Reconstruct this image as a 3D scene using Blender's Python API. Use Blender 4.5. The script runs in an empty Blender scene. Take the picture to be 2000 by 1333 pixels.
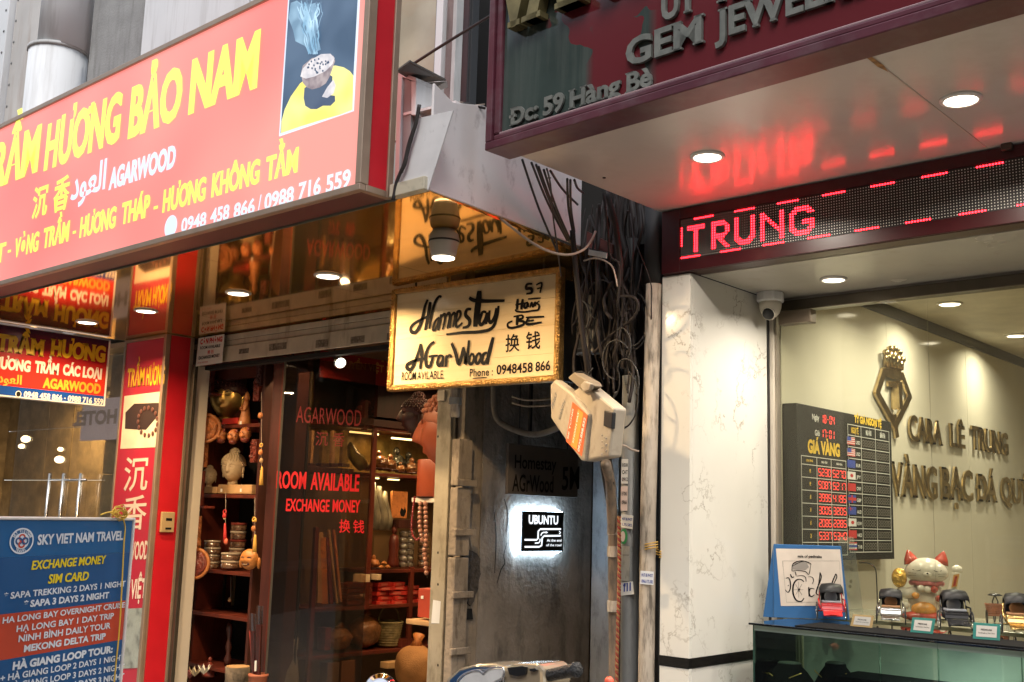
import bpy, math, random
from mathutils import Vector, Matrix
random.seed(7)
S = bpy.context.scene
COL = S.collection
R = math.radians
# ------------------------------------------------------------------ camera
YAW, PITCH, ROLL, FPX = R(41.8375), R(9.1117), R(1.71826), 2129.23
EYE = Vector((0, 0, 1.6))
_fw = Vector((-math.sin(YAW)*math.cos(PITCH), math.cos(YAW)*math.cos(PITCH), math.sin(PITCH)))
_r0 = Vector((math.cos(YAW), math.sin(YAW), 0)); _u0 = _r0.cross(_fw)
_rt = _r0*math.cos(ROLL) + _u0*math.sin(ROLL)
_up = -_r0*math.sin(ROLL) + _u0*math.cos(ROLL)
cd = bpy.data.cameras.new('camera'); cam = bpy.data.objects.new('camera', cd); COL.objects.link(cam)
cd.sensor_width = 36; cd.lens = FPX/2000*36; cd.clip_start = .05; cd.clip_end = 300
cam.matrix_world = Matrix(((_rt.x, _up.x, -_fw.x, EYE.x), (_rt.y, _up.y, -_fw.y, EYE.y), (_rt.z, _up.z, -_fw.z, EYE.z), (0, 0, 0, 1)))
S.camera = cam
# ------------------------------------------------------------------ sky, sun, exposure
W = bpy.data.worlds.new("World"); S.world = W; W.use_nodes = True
nt = W.node_tree; bg = nt.nodes['Background']
sky = nt.nodes.new('ShaderNodeTexSky'); sky.sky_type = 'NISHITA'; sky.sun_disc = False
sky.sun_elevation = R(52); sky.sun_rotation = R(152)
hs = nt.nodes.new('ShaderNodeHueSaturation'); hs.inputs['Saturation'].default_value = .35
nt.links.new(sky.outputs[0], hs.inputs['Color']); nt.links.new(hs.outputs[0], bg.inputs[0])
bg.inputs[1].default_value = .15
sd = bpy.data.lights.new('sun', 'SUN'); sd.energy = 1.1; sd.angle = R(30); sd.color = (1, .96, .9)
sun = bpy.data.objects.new('sun', sd); COL.objects.link(sun)
sun.rotation_euler = (R(40), 0, R(28))
S.view_settings.view_transform = 'Standard'; S.view_settings.look = 'None'
S.view_settings.exposure = 1.0; S.view_settings.gamma = 1; S.view_settings.use_curve_mapping = False
S.cycles.max_bounces = 8; S.cycles.diffuse_bounces = 3; S.cycles.glossy_bounces = 4
S.cycles.transparent_max_bounces = 12; S.cycles.transmission_bounces = 4
S.cycles.sample_clamp_indirect = 4; S.cycles.use_denoising = True; S.cycles.caustics_reflective = False; S.cycles.caustics_refractive = False
# ------------------------------------------------------------------ survey helpers: photo pixel -> point on a known wall plane
def ray(x, y): return _rt*(x-1000) - _up*(y-666.5) + _fw*FPX
def PF(x, y, Y): d = ray(x, y); return EYE + d*(Y/d.y)
def PS(x, y, X): d = ray(x, y); return EYE + d*(X/d.x)
def PZ(x, y, Z): d = ray(x, y); return EYE + d*((Z-1.6)/d.z)
ZV = Vector((0, 0, 1))
class PL:
    """vertical plane frame: u along it, v up (world Z), w outward"""
    def __init__(s, o, u):
        s.o = Vector(o); s.o.z = 0; s.u = Vector(u).normalized(); s.n = s.u.cross(ZV)
    def pt(s, u, v, w=0): return s.o + s.u*u + ZV*v + s.n*w
    def uv(s, px, py, w=0):
        d = ray(px, py); t = ((s.o + s.n*w) - EYE).dot(s.n)/d.dot(s.n); p = EYE + d*t
        return ((p-s.o).dot(s.u), p.z)
def FP(Y): return PL((0, Y, 0), (1, 0, 0))
def XP(X): return PL((X, 0, 0), (0, 1, 0))
# ------------------------------------------------------------------ mesh builder
class MB:
    def __init__(s): s.v = []; s.f = []
    def add(s, vs, fs):
        b = len(s.v); s.v += [Vector(p) for p in vs]; s.f += [tuple(i+b for i in f) for f in fs]; return s
    def hexa(s, o, a, b, c):
        o, a, b, c = map(Vector, (o, a, b, c))
        if a.cross(b).dot(c) < 0: a, b = b, a
        vs = [o, o+a, o+a+b, o+b, o+c, o+a+c, o+a+b+c, o+b+c]
        return s.add(vs, [(3, 2, 1, 0), (4, 5, 6, 7), (0, 1, 5, 4), (1, 2, 6, 5), (2, 3, 7, 6), (3, 0, 4, 7)])
    def box(s, x0, x1, y0, y1, z0, z1): return s.hexa((x0, y0, z0), (x1-x0, 0, 0), (0, y1-y0, 0), (0, 0, z1-z0))
    def pbox(s, pl, u0, u1, v0, v1, w0, w1): return s.hexa(pl.pt(u0, v0, w0), pl.u*(u1-u0), ZV*(v1-v0), pl.n*(w1-w0))
    def quad(s, pl, u0, u1, v0, v1, w): return s.add([pl.pt(u0, v0, w), pl.pt(u1, v0, w), pl.pt(u1, v1, w), pl.pt(u0, v1, w)], [(0, 1, 2, 3)])
    def poly(s, pts): return s.add(pts, [tuple(range(len(pts)))])
    def prism(s, pl, pts, w0, w1):
        n = len(pts); vs = [pl.pt(u, v, w0) for u, v in pts] + [pl.pt(u, v, w1) for u, v in pts]
        return s.add(vs, [tuple(range(n-1, -1, -1)), tuple(range(n, 2*n))] + [(i, (i+1) % n, n+(i+1) % n, n+i) for i in range(n)])
    def tube(s, pts, r, n=8, cap=True, closed=False):
        pts = [Vector(p) for p in pts]; m = len(pts); rs = r if isinstance(r, (list, tuple)) else [r]*m
        b = len(s.v); up = None
        for i, p in enumerate(pts):
            if closed: t = pts[(i+1) % m]-pts[i-1]
            else: t = pts[min(i+1, m-1)]-pts[max(i-1, 0)]
            t = t.normalized() if t.length > 1e-9 else Vector((0, 0, 1))
            if up is None: up = t.orthogonal().normalized()
            up = (up - t*up.dot(t)); up = up.normalized() if up.length > 1e-6 else t.orthogonal().normalized()
            q = t.cross(up)
            for k in range(n):
                a = 2*math.pi*k/n; s.v.append(p + (up*math.cos(a)+q*math.sin(a))*rs[i])
        for i in range(m if closed else m-1):
            j = (i+1) % m
            for k in range(n): s.f.append((b+i*n+k, b+i*n+(k+1) % n, b+j*n+(k+1) % n, b+j*n+k))
        if cap and not closed:
            s.f.append(tuple(b+k for k in range(n-1, -1, -1))); s.f.append(tuple(b+(m-1)*n+k for k in range(n)))
        return s
    def lathe(s, prof, c=(0, 0, 0), n=20, axis=None):
        c = Vector(c); ax = Vector(axis).normalized() if axis is not None else Vector((0, 0, 1))
        a = ax.orthogonal().normalized() if axis is not None else Vector((1, 0, 0)); q = ax.cross(a); b = len(s.v); m = len(prof)
        for r, z in prof:
            for k in range(n):
                t = 2*math.pi*k/n; s.v.append(c + ax*z + (a*math.cos(t)+q*math.sin(t))*max(r, 1e-5))
        for i in range(m-1):
            for k in range(n): s.f.append((b+i*n+k, b+i*n+(k+1) % n, b+(i+1)*n+(k+1) % n, b+(i+1)*n+k))
        s.f.append(tuple(b+k for k in range(n-1, -1, -1))); s.f.append(tuple(b+(m-1)*n+k for k in range(n)))
        return s
    def ell(s, c, r, n=16, m=10, fn=None, rot=0):
        c = Vector(c); b = len(s.v); cr, sr = math.cos(rot), math.sin(rot)
        for i in range(m+1):
            ph = math.pi*i/m
            for k in range(n):
                th = 2*math.pi*k/n
                p = Vector((math.sin(ph)*math.cos(th), math.sin(ph)*math.sin(th), math.cos(ph)))
                q = fn(p) if fn else p
                q = Vector((q.x*r[0], q.y*r[1], q.z*r[2]))
                s.v.append(c + Vector((q.x*cr-q.y*sr, q.x*sr+q.y*cr, q.z)))
        for i in range(m):
            for k in range(n): s.f.append((b+i*n+k, b+(i+1)*n+k, b+(i+1)*n+(k+1) % n, b+i*n+(k+1) % n))
        return s
    def xf(s, M):
        s.v = [M @ p for p in s.v]; return s
    def join(s, o):
        return s.add(o.v, o.f)
def rootloc(p):
    l = Vector((0, 0, 0))
    while p is not None: l += p.location; p = p.parent
    return l
def B(name, mb, m, parent=None, smooth=False, bev=0, local=False, stuff=False):
    me = bpy.data.meshes.new(name)
    vs = mb.v; off = Vector((0, 0, 0)); loc = Vector((0, 0, 0))
    if not local:
        if parent is not None: off = rootloc(parent)
        elif vs:
            lo = [min(v[i] for v in vs) for i in range(3)]; hi = [max(v[i] for v in vs) for i in range(3)]
            loc = Vector(((lo[0]+hi[0])/2, (lo[1]+hi[1])/2, lo[2])); off = loc
    me.from_pydata([tuple(v-off) for v in vs], [], mb.f)
    me.materials.append(m)
    if smooth: me.polygons.foreach_set('use_smooth', [True]*len(me.polygons))
    me.update()
    o = bpy.data.objects.new(name, me); COL.objects.link(o); o.location = loc
    if parent is not None: o.parent = parent
    if bev:
        b = o.modifiers.new('bevel', 'BEVEL'); b.width = bev; b.segments = 2; b.limit_method = 'ANGLE'; b.angle_limit = R(40)
    if stuff: o['kind'] = 'stuff'
    return o
def thing(name, label, cat, loc, group=None):
    o = bpy.data.objects.new(name, None); COL.objects.link(o); o.location = Vector(loc); o.empty_display_size = .1
    return tag(o, label, cat, group)
def tag(o, label=None, cat=None, group=None, kind=None):
    if label: o['label'] = label
    if cat: o['category'] = cat
    if group: o['group'] = group
    if kind: o['kind'] = kind
    return o
def struct(name, mb, m, **k): o = B(name, mb, m, **k); o['kind'] = 'structure'; return o
def dup(root, loc, rz=None, label=None):
    c = root.copy(); COL.objects.link(c); c.location = Vector(loc)
    if rz is not None: c.rotation_euler = (0, 0, rz)
    if label: c['label'] = label
    for ch in root.children:
        d = ch.copy(); COL.objects.link(d); d.parent = c
        for g in ch.children:
            e = g.copy(); COL.objects.link(e); e.parent = d
    return c
# ------------------------------------------------------------------ materials
def mat(name, col, rough=.5, metal=0, em=None, es=0, var=.12, vs=6, bump=0, bs=60, dirt=0, dcol=(.05, .045, .04), dscale=(4, 4, 4), coat=0, spec=.5, dth=.5, rvar=.1, trans=0, alpha=1):
    m = bpy.data.materials.new(name); m.use_nodes = True; t = m.node_tree; N = t.nodes; L = t.links; p = N['Principled BSDF']
    tc = N.new('ShaderNodeTexCoord')
    nz = N.new('ShaderNodeTexNoise'); nz.inputs['Scale'].default_value = vs; nz.inputs['Detail'].default_value = 5; L.new(tc.outputs['Object'], nz.inputs['Vector'])
    mx = N.new('ShaderNodeMix'); mx.data_type = 'RGBA'
    mr = N.new('ShaderNodeMapRange'); mr.inputs[1].default_value = .3; mr.inputs[2].default_value = .7; L.new(nz.outputs['Fac'], mr.inputs[0]); L.new(mr.outputs[0], mx.inputs[0])
    mx.inputs[6].default_value = tuple(c*(1-var) for c in col)+(1,); mx.inputs[7].default_value = tuple(min(1, c*(1+var)) for c in col)+(1,)
    out = mx.outputs[2]
    if dirt:
        mp = N.new('ShaderNodeMapping'); mp.inputs['Scale'].default_value = dscale; L.new(tc.outputs['Object'], mp.inputs[0])
        n2 = N.new('ShaderNodeTexNoise'); n2.inputs['Scale'].default_value = 1; n2.inputs['Detail'].default_value = 9; n2.inputs['Roughness'].default_value = .65; L.new(mp.outputs[0], n2.inputs['Vector'])
        m2 = N.new('ShaderNodeMapRange'); m2.inputs[1].default_value = dth; m2.inputs[2].default_value = dth+.17; m2.inputs[4].default_value = dirt; L.new(n2.outputs['Fac'], m2.inputs[0])
        x2 = N.new('ShaderNodeMix'); x2.data_type = 'RGBA'; L.new(m2.outputs[0], x2.inputs[0]); L.new(out, x2.inputs[6]); x2.inputs[7].default_value = tuple(dcol)+(1,); out = x2.outputs[2]
    L.new(out, p.inputs['Base Color'])
    rr = N.new('ShaderNodeMapRange'); rr.inputs[3].default_value = max(0, rough-rvar*rough); rr.inputs[4].default_value = min(1, rough+rvar*rough*2); L.new(nz.outputs['Fac'], rr.inputs[0]); L.new(rr.outputs[0], p.inputs['Roughness'])
    p.inputs['Metallic'].default_value = metal; p.inputs['Specular IOR Level'].default_value = spec
    if coat: p.inputs['Coat Weight'].default_value = coat; p.inputs['Coat Roughness'].default_value = .05
    if bump:
        n3 = N.new('ShaderNodeTexNoise'); n3.inputs['Scale'].default_value = bs; n3.inputs['Detail'].default_value = 4; L.new(tc.outputs['Object'], n3.inputs['Vector'])
        bp = N.new('ShaderNodeBump'); bp.inputs['Strength'].default_value = bump; bp.inputs['Distance'].default_value = .01; L.new(n3.outputs['Fac'], bp.inputs['Height']); L.new(bp.outputs[0], p.inputs['Normal'])
    if em: p.inputs['Emission Color'].default_value = tuple(em)+(1,); p.inputs['Emission Strength'].default_value = es*.55
    if trans: p.inputs['Transmission Weight'].default_value = trans
    if alpha < 1: p.inputs['Alpha'].default_value = alpha
    return m
def emat(name, c1, c2, s, scale=1.5, axis=None):
    """translucent lit face: light from tubes behind it, uneven"""
    m = bpy.data.materials.new(name); m.use_nodes = True; t = m.node_tree; N = t.nodes; L = t.links; p = N['Principled BSDF']
    tc = N.new('ShaderNodeTexCoord'); nz = N.new('ShaderNodeTexNoise'); nz.inputs['Scale'].default_value = scale; nz.inputs['Detail'].default_value = 1; L.new(tc.outputs['Object'], nz.inputs['Vector'])
    mr = N.new('ShaderNodeMapRange'); mr.inputs[1].default_value = .35; mr.inputs[2].default_value = .65; L.new(nz.outputs['Fac'], mr.inputs[0])
    mx = N.new('ShaderNodeMix'); mx.data_type = 'RGBA'; L.new(mr.outputs[0], mx.inputs[0]); mx.inputs[6].default_value = tuple(c1)+(1,); mx.inputs[7].default_value = tuple(c2)+(1,)
    L.new(mx.outputs[2], p.inputs['Emission Color']); p.inputs['Emission Strength'].default_value = s*.5
    p.inputs['Base Color'].default_value = tuple(c*.3 for c in c1)+(1,); p.inputs['Roughness'].default_value = .35
    return m
def glass(name, tint=(1, 1, 1), rough=.0, refl=1.0, film=0, filmcol=(.5, .5, .45)):
    m = bpy.data.materials.new(name); m.use_nodes = True; t = m.node_tree; N = t.nodes; L = t.links
    N.remove(N['Principled BSDF']); o = N['Material Output']
    tr = N.new('ShaderNodeBsdfTransparent'); tr.inputs[0].default_value = tuple(tint)+(1,)
    gl = N.new('ShaderNodeBsdfGlossy'); gl.inputs['Roughness'].default_value = rough
    fr = N.new('ShaderNodeFresnel'); fr.inputs[0].default_value = 1.5
    mu = N.new('ShaderNodeMath'); mu.operation = 'MULTIPLY'; mu.inputs[1].default_value = refl; L.new(fr.outputs[0], mu.inputs[0])
    mx = N.new('ShaderNodeMixShader'); L.new(mu.outputs[0], mx.inputs[0]); L.new(tr.outputs[0], mx.inputs[1]); L.new(gl.outputs[0], mx.inputs[2])
    last = mx
    if film:
        df = N.new('ShaderNodeBsdfDiffuse'); df.inputs[0].default_value = tuple(filmcol)+(1,); m3 = N.new('ShaderNodeMixShader'); m3.inputs[0].default_value = film
        L.new(mx.outputs[0], m3.inputs[1]); L.new(df.outputs[0], m3.inputs[2]); last = m3
    L.new(last.outputs[0], o.inputs[0]); return m
# ------------------------------------------------------------------ lettering
def _cur(t, off):
    c = bpy.data.curves.new('lettering', 'FONT'); c.body = t; c.size = 1; c.offset = off; c.resolution_u = 3
    ob = bpy.data.objects.new('lettering', c); m = bpy.data.meshes.new_from_object(ob)
    v = [(p.co.x, p.co.y) for p in m.vertices]; f = [tuple(p.vertices) for p in m.polygons]
    bpy.data.objects.remove(ob); bpy.data.curves.remove(c); bpy.data.meshes.remove(m); return v, f
_, CAP = 0, .68
_v, _f = _cur('H', 0); CAP = max(p[1] for p in _v)
def glyphs(t, off=.0, serif=0):
    HORN = {'Ơ': 'O', 'Ờ': 'Ò', 'ơ': 'o', 'ờ': 'ò'}
    base = ''.join(HORN.get(c, 'D' if c == 'Đ' else c) for c in t)
    v, f = _cur(base, off); v = list(v); f = list(f)
    def rect(x0, x1, y0, y1, sh=0):
        b = len(v); v.extend([(x0, y0), (x1, y0), (x1+sh, y1), (x0+sh, y1)]); f.append((b, b+1, b+2, b+3))
    st = .085+2*off
    for i, c in enumerate(t):
        if c in HORN:
            xr = max(p[0] for p in _cur(base[:i]+('O' if c in 'ƠỜ' else 'o'), off)[0]); y = CAP if c in 'ƠỜ' else CAP*.7
            rect(xr-.13, xr+.02, y-.10, y-.10+st*.8, .03); rect(xr-.01, xr-.01+st*.8, y-.10, y+.06, .02)
        if c == 'Đ':
            a = _cur(base[:i+1], off)[0]; d = _cur('D', off)[0]; w = max(p[0] for p in d)-min(p[0] for p in d); xl = max(p[0] for p in a)-w
            rect(xl-.09, xl+.24, CAP*.45, CAP*.45+st*.8)
    if serif:
        ed = {}
        for fc in f:
            for a, b in zip(fc, fc[1:]+fc[:1]): k = (min(a, b), max(a, b)); ed[k] = ed.get(k, 0)+1
        tops = [-off, CAP+off, CAP*.7+off]
        xh = None
        for (a, b), n in list(ed.items()):
            if n != 1: continue
            (x0, y0), (x1, y1) = v[a], v[b]
            if abs(y0-y1) > .004: continue
            w = abs(x0-x1)
            if not (.03 < w < .26+off*2): continue
            s_ = serif
            if abs(y0+off) < .012: rect(min(x0, x1)-s_, max(x0, x1)+s_, -off, -off+.05)
            elif abs(y0-CAP-off) < .012: rect(min(x0, x1)-s_, max(x0, x1)+s_, CAP+off-.05, CAP+off)
    return v, f
def text(name, t, pl, u0, u1, v0, vc, m, parent, w=.002, off=.0, serif=0, ext=0, slant=0, v1=None, split=None, fitcap=None, fat=0):
    """one line of lettering fitted between u0..u1, baseline v0 (v1 at the right end), cap line vc"""
    v, f = glyphs(t, off, serif)
    xs = [p[0] for p in v]; a, b = min(xs), max(xs)+fat; cap = (fitcap or CAP)
    sx = (u1-u0)/(b-a); sy = (vc-v0)/cap
    if v1 is None: v1 = v0
    def P(p, ww):
        u = u0+(p[0]-a)*sx; k = (u-u0)/(u1-u0 or 1); return pl.pt(u+p[1]*slant*sy, v0+(v1-v0)*k+p[1]*sy, ww)
    def mk(vs, fs):
        mb = MB()
        if not ext:
            mb.add([P(p, w) for p in vs], fs)
            if fat: mb.add([P((p[0]+fat, p[1]), w+.0004) for p in vs], fs)
            return mb
        n = len(vs); mb.add([P(p, w+ext) for p in vs]+[P(p, w) for p in vs], fs)
        ed = {}
        for fc in fs:
            for i, j in zip(fc, fc[1:]+fc[:1]): ed.setdefault((min(i, j), max(i, j)), []).append((i, j))
        for k, l in ed.items():
            if len(l) == 1: i, j = l[0]; mb.f.append((j, i, i+n, j+n))
        return mb
    if not split: return B(name, mk(v, f), m, parent)
    # pieces: connected sets of faces merged where their spans overlap
    par = list(range(len(v)))
    def fd(i):
        while par[i] != i: par[i] = par[par[i]]; i = par[i]
        return i
    for fc in f:
        for i in fc[1:]: par[fd(fc[0])] = fd(i)
    comp = {}
    for fc in f: comp.setdefault(fd(fc[0]), []).append(fc)
    cs = []
    for fl in comp.values():
        ix = {i for fc in fl for i in fc}; cs.append([min(v[i][0] for i in ix), max(v[i][0] for i in ix), fl])
    cs.sort(key=lambda c: c[0]); mg = []
    for c in cs:
        if mg and c[0] < mg[-1][1] - .25*min(c[1]-c[0], mg[-1][1]-mg[-1][0]): mg[-1][1] = max(mg[-1][1], c[1]); mg[-1][2] = mg[-1][2]+c[2]
        else: mg.append(list(c))
    for _, _, fl in mg:
        ix = sorted({i for fc in fl for i in fc}); mp = {i: k for k, i in enumerate(ix)}
        B(split, mk([v[i] for i in ix], [tuple(mp[i] for i in fc) for fc in fl]), m, parent)
def ptext(name, t, pl, xl, yl, xr, yr, caph, m, parent, w=.002, **k):
    """line given by its photo pixels: left baseline, right baseline, cap height in pixels at the middle"""
    a = pl.uv(xl, yl, w); b = pl.uv(xr, yr, w); xm, ym = (xl+xr)/2, (yl+yr)/2
    c0 = pl.uv(xm, ym, w)[1]; c1 = pl.uv(xm, ym-caph, w)[1]
    if k.pop('level', False): z = (a[1]+b[1])/2; return text(name, t, pl, a[0], b[0], z, z+c1-c0, m, parent, w, **k)
    return text(name, t, pl, a[0], b[0], a[1], a[1]+c1-c0, m, parent, w, v1=b[1], **k)
def smooth_pts(p, n=4):
    out = []
    for i in range(len(p)-1):
        p0, p1, p2, p3 = p[max(i-1, 0)], p[i], p[i+1], p[min(i+2, len(p)-1)]
        for j in range(n):
            t = j/n; out.append(tuple(.5*((2*b)+(-a+c)*t+(2*a-5*b+4*c-d)*t*t+(-a+3*b-3*c+d)*t**3) for a, b, c, d in zip(p0, p1, p2, p3)))
    out.append(tuple(p[-1])); return out
def ribbon(mb, pl, pts, wd, w, n=4, taper=.45):
    p = smooth_pts(pts, n) if n > 1 else [tuple(q) for q in pts]; m = len(p); b = len(mb.v)
    for i in range(m):
        a, c = p[max(i-1, 0)], p[min(i+1, m-1)]; dx, dy = c[0]-a[0], c[1]-a[1]; l = math.hypot(dx, dy) or 1
        k = wd*(taper+(1-taper)*math.sin(math.pi*min(1, max(0, (i+.6)/(m+.2)))))/2 * (1+.35*abs(dy)/l)
        mb.v += [pl.pt(p[i][0]-dy/l*k, p[i][1]+dx/l*k, w), pl.pt(p[i][0]+dy/l*k, p[i][1]-dx/l*k, w)]
        if i: mb.f.append((b+2*i-2, b+2*i-1, b+2*i+1, b+2*i))
def circ(u, v, ru, rv, n=28, a0=0, a1=2*math.pi):
    return [(u+ru*math.cos(a0+(a1-a0)*i/n), v+rv*math.sin(a0+(a1-a0)*i/n)) for i in range(n+(0 if a1-a0 > 6.28 else 1))]
def flat(mb, pl, pts, w): mb.add([pl.pt(u, v, w) for u, v in pts], [tuple(range(len(pts)))]); return mb
def pquad(mb, pl, pix, w): return flat(mb, pl, [pl.uv(x, y, w) for x, y in pix], w)
def pprism(mb, pl, pix, w0, w1): return mb.prism(pl, [pl.uv(x, y, w1) for x, y in pix], w0, w1)
def lamp(name, parent, loc, e, size, col, kind='AREA', spread=180, rot=(0, 0, 0)):
    l = bpy.data.lights.new(name, kind); l.energy = e; l.color = col
    if kind == 'AREA': l.shape = 'DISK'; l.size = size; l.spread = R(spread)
    else: l.shadow_soft_size = size
    o = bpy.data.objects.new(name, l); COL.objects.link(o); o.parent = parent; o.location = loc; o.rotation_euler = rot; return o
# ------------------------------------------------------------------ palette
M = {}
M['asphalt'] = mat('asphalt', (.05, .05, .052), .8, vs=20, bump=.4, bs=200)
M['paving'] = mat('paving', (.22, .21, .2), .7, vs=3, dirt=.5, bump=.2)
M['panel_white'] = mat('painted_panel', (.66, .67, .68), .55, vs=2, var=.05, dirt=.35, dscale=(9, 9, .8), dcol=(.3, .28, .26), dth=.5)
M['panel_beige'] = mat('beige_panel', (.50, .475, .45), .55, vs=2, dirt=.5, dscale=(7, 7, .9), dcol=(.3, .2, .14), dth=.52)
M['cement'] = mat('cement', (.27, .27, .265), .85, vs=5, var=.15, dirt=.5, dscale=(14, 14, 1.5), dcol=(.15, .145, .14), bump=.3, bs=50)
M['pipe_grey'] = mat('grey_pipe', (.42, .42, .41), .5, vs=5, dirt=.4, dscale=(10, 10, 1.5))
M['pipe_dark'] = mat('dark_grey_pipe', (.17, .175, .175), .45, vs=5, dirt=.6, dscale=(10, 10, 2))
M['pipe_dirty'] = mat('stained_pipe', (.42, .36, .29), .55, vs=9, dirt=.85, dscale=(30, 30, 5), dcol=(.07, .055, .04), dth=.47)
M['alu'] = mat('anodised_frame', (.42, .31, .23), .38, .6, vs=10, var=.08)
M['alu_grey'] = mat('grey_alu', (.50, .45, .36), .5, .0, vs=10, dirt=.7, dscale=(9, 9, 2.2), dcol=(.16, .12, .07), dth=.53)
M['bronze'] = mat('bronze_frame', (.10, .085, .065), .35, .6, vs=8)
M['black'] = mat('black_plastic', (.012, .012, .012), .4, var=.05)
M['rubber'] = mat('black_rubber', (.014, .013, .013), .6)
M['cable'] = mat('cable_sheath', (.022, .018, .017), .5)
M['cable_brown'] = mat('brown_cable', (.02, .015, .014), .6, spec=.3)
M['cable_pale'] = mat('pale_cable', (.32, .25, .2), .5)
M['red_vinyl'] = mat('red_vinyl', (.55, .012, .022), .35, var=.08)
M['maroon'] = mat('maroon_soffit', (.12, .03, .03), .4, vs=4, dirt=.3)
M['gold_mirror'] = mat('gold_mirror_panel', (.86, .47, .10), .04, .88, vs=1.2, var=.18, bump=.006, bs=2.0, rvar=.5)
M['fascia'] = mat('white_fascia', (.74, .70, .70), .4, vs=3, var=.06, dirt=.75, dscale=(7, 7, 5), dcol=(.2, .15, .15), dth=.55, bump=.05, bs=12)
M['wood_red'] = mat('mahogany', (.12, .022, .012), .35, vs=4, var=.35, dirt=.4, dscale=(40, 40, 3), dcol=(.03, .008, .006))
M['wood_dark'] = mat('dark_wood', (.055, .016, .012), .38, vs=4, var=.3, dirt=.5, dscale=(30, 30, 3), dcol=(.018, .008, .006))
M['wood_orange'] = mat('orange_wood', (.56, .20, .06), .4, vs=8, var=.25, dirt=.5, dscale=(30, 30, 30), dcol=(.16, .045, .02), bump=.5, bs=90)
M['wood_mask'] = mat('boxwood_mask', (.52, .2, .045), .4, vs=8, var=.15, dirt=.3, dscale=(20, 20, 20), dcol=(.2, .06, .02))
M['wood_pale'] = mat('pale_wood', (.5, .3, .14), .5, vs=8, var=.2, dirt=.5, dscale=(4, 4, 40), dcol=(.25, .13, .06))
M['carved_red'] = mat('red_carving', (.2, .035, .02), .35, vs=25, var=.5, bump=1, bs=60, dirt=.6, dscale=(50, 50, 50), dcol=(.04, .008, .006))
M['carved_orange'] = mat('orange_carving', (.55, .19, .06), .4, vs=25, var=.4, bump=1, bs=70, dirt=.6, dscale=(60, 60, 60), dcol=(.12, .03, .015))
M['cream'] = mat('cream_resin', (.68, .52, .33), .45, vs=6, var=.08, dirt=.35, dscale=(30, 30, 30), dcol=(.4, .25, .12), bump=.2)
M['gold'] = mat('gold_leaf', (.80, .52, .16), .38, .85, vs=6, var=.15, bump=.1, bs=20)
M['gold_letter'] = mat('polished_bronze_letter', (.55, .42, .22), .2, 1, vs=12, var=.3)
M['orange_head'] = mat('stained_wood_head', (.22, .045, .014), .42, vs=5, var=.2, dirt=.35, dscale=(6, 6, 30), dcol=(.2, .035, .015))
M['hair_dark'] = mat('dark_red_curls', (.07, .02, .018), .4)
M['hair_brown'] = mat('brown_curls', (.22, .07, .035), .45)
M['ink'] = mat('black_paint', (.008, .007, .007), .6, spec=.15)
M['white_paint'] = mat('white_print', (.8, .8, .78), .4, var=.03)
M['wall_in'] = mat('interior_wall', (.10, .07, .045), .7, vs=3)
M['jamb'] = mat('cream_jamb', (.62, .56, .47), .5, vs=3, var=.06, dirt=.35, dscale=(10, 10, 3), dcol=(.3, .2, .12), dth=.56)
M['steel'] = mat('brushed_steel', (.6, .58, .54), .25, 1, var=.06)
M['chrome'] = mat('chrome', (.8, .8, .8), .08, 1, var=.02)
M['paper'] = mat('paper', (.72, .7, .66), .7, var=.03)
M['rose'] = mat('pinkish_paper', (.75, .6, .55), .7, var=.03)
M['soffit'] = mat('white_gloss_soffit', (.62, .58, .54), .17, vs=1.5, var=.04, coat=0, dirt=.3, dscale=(3, 3, 3), dcol=(.42, .36, .31), rvar=.5, spec=.85)
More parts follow.
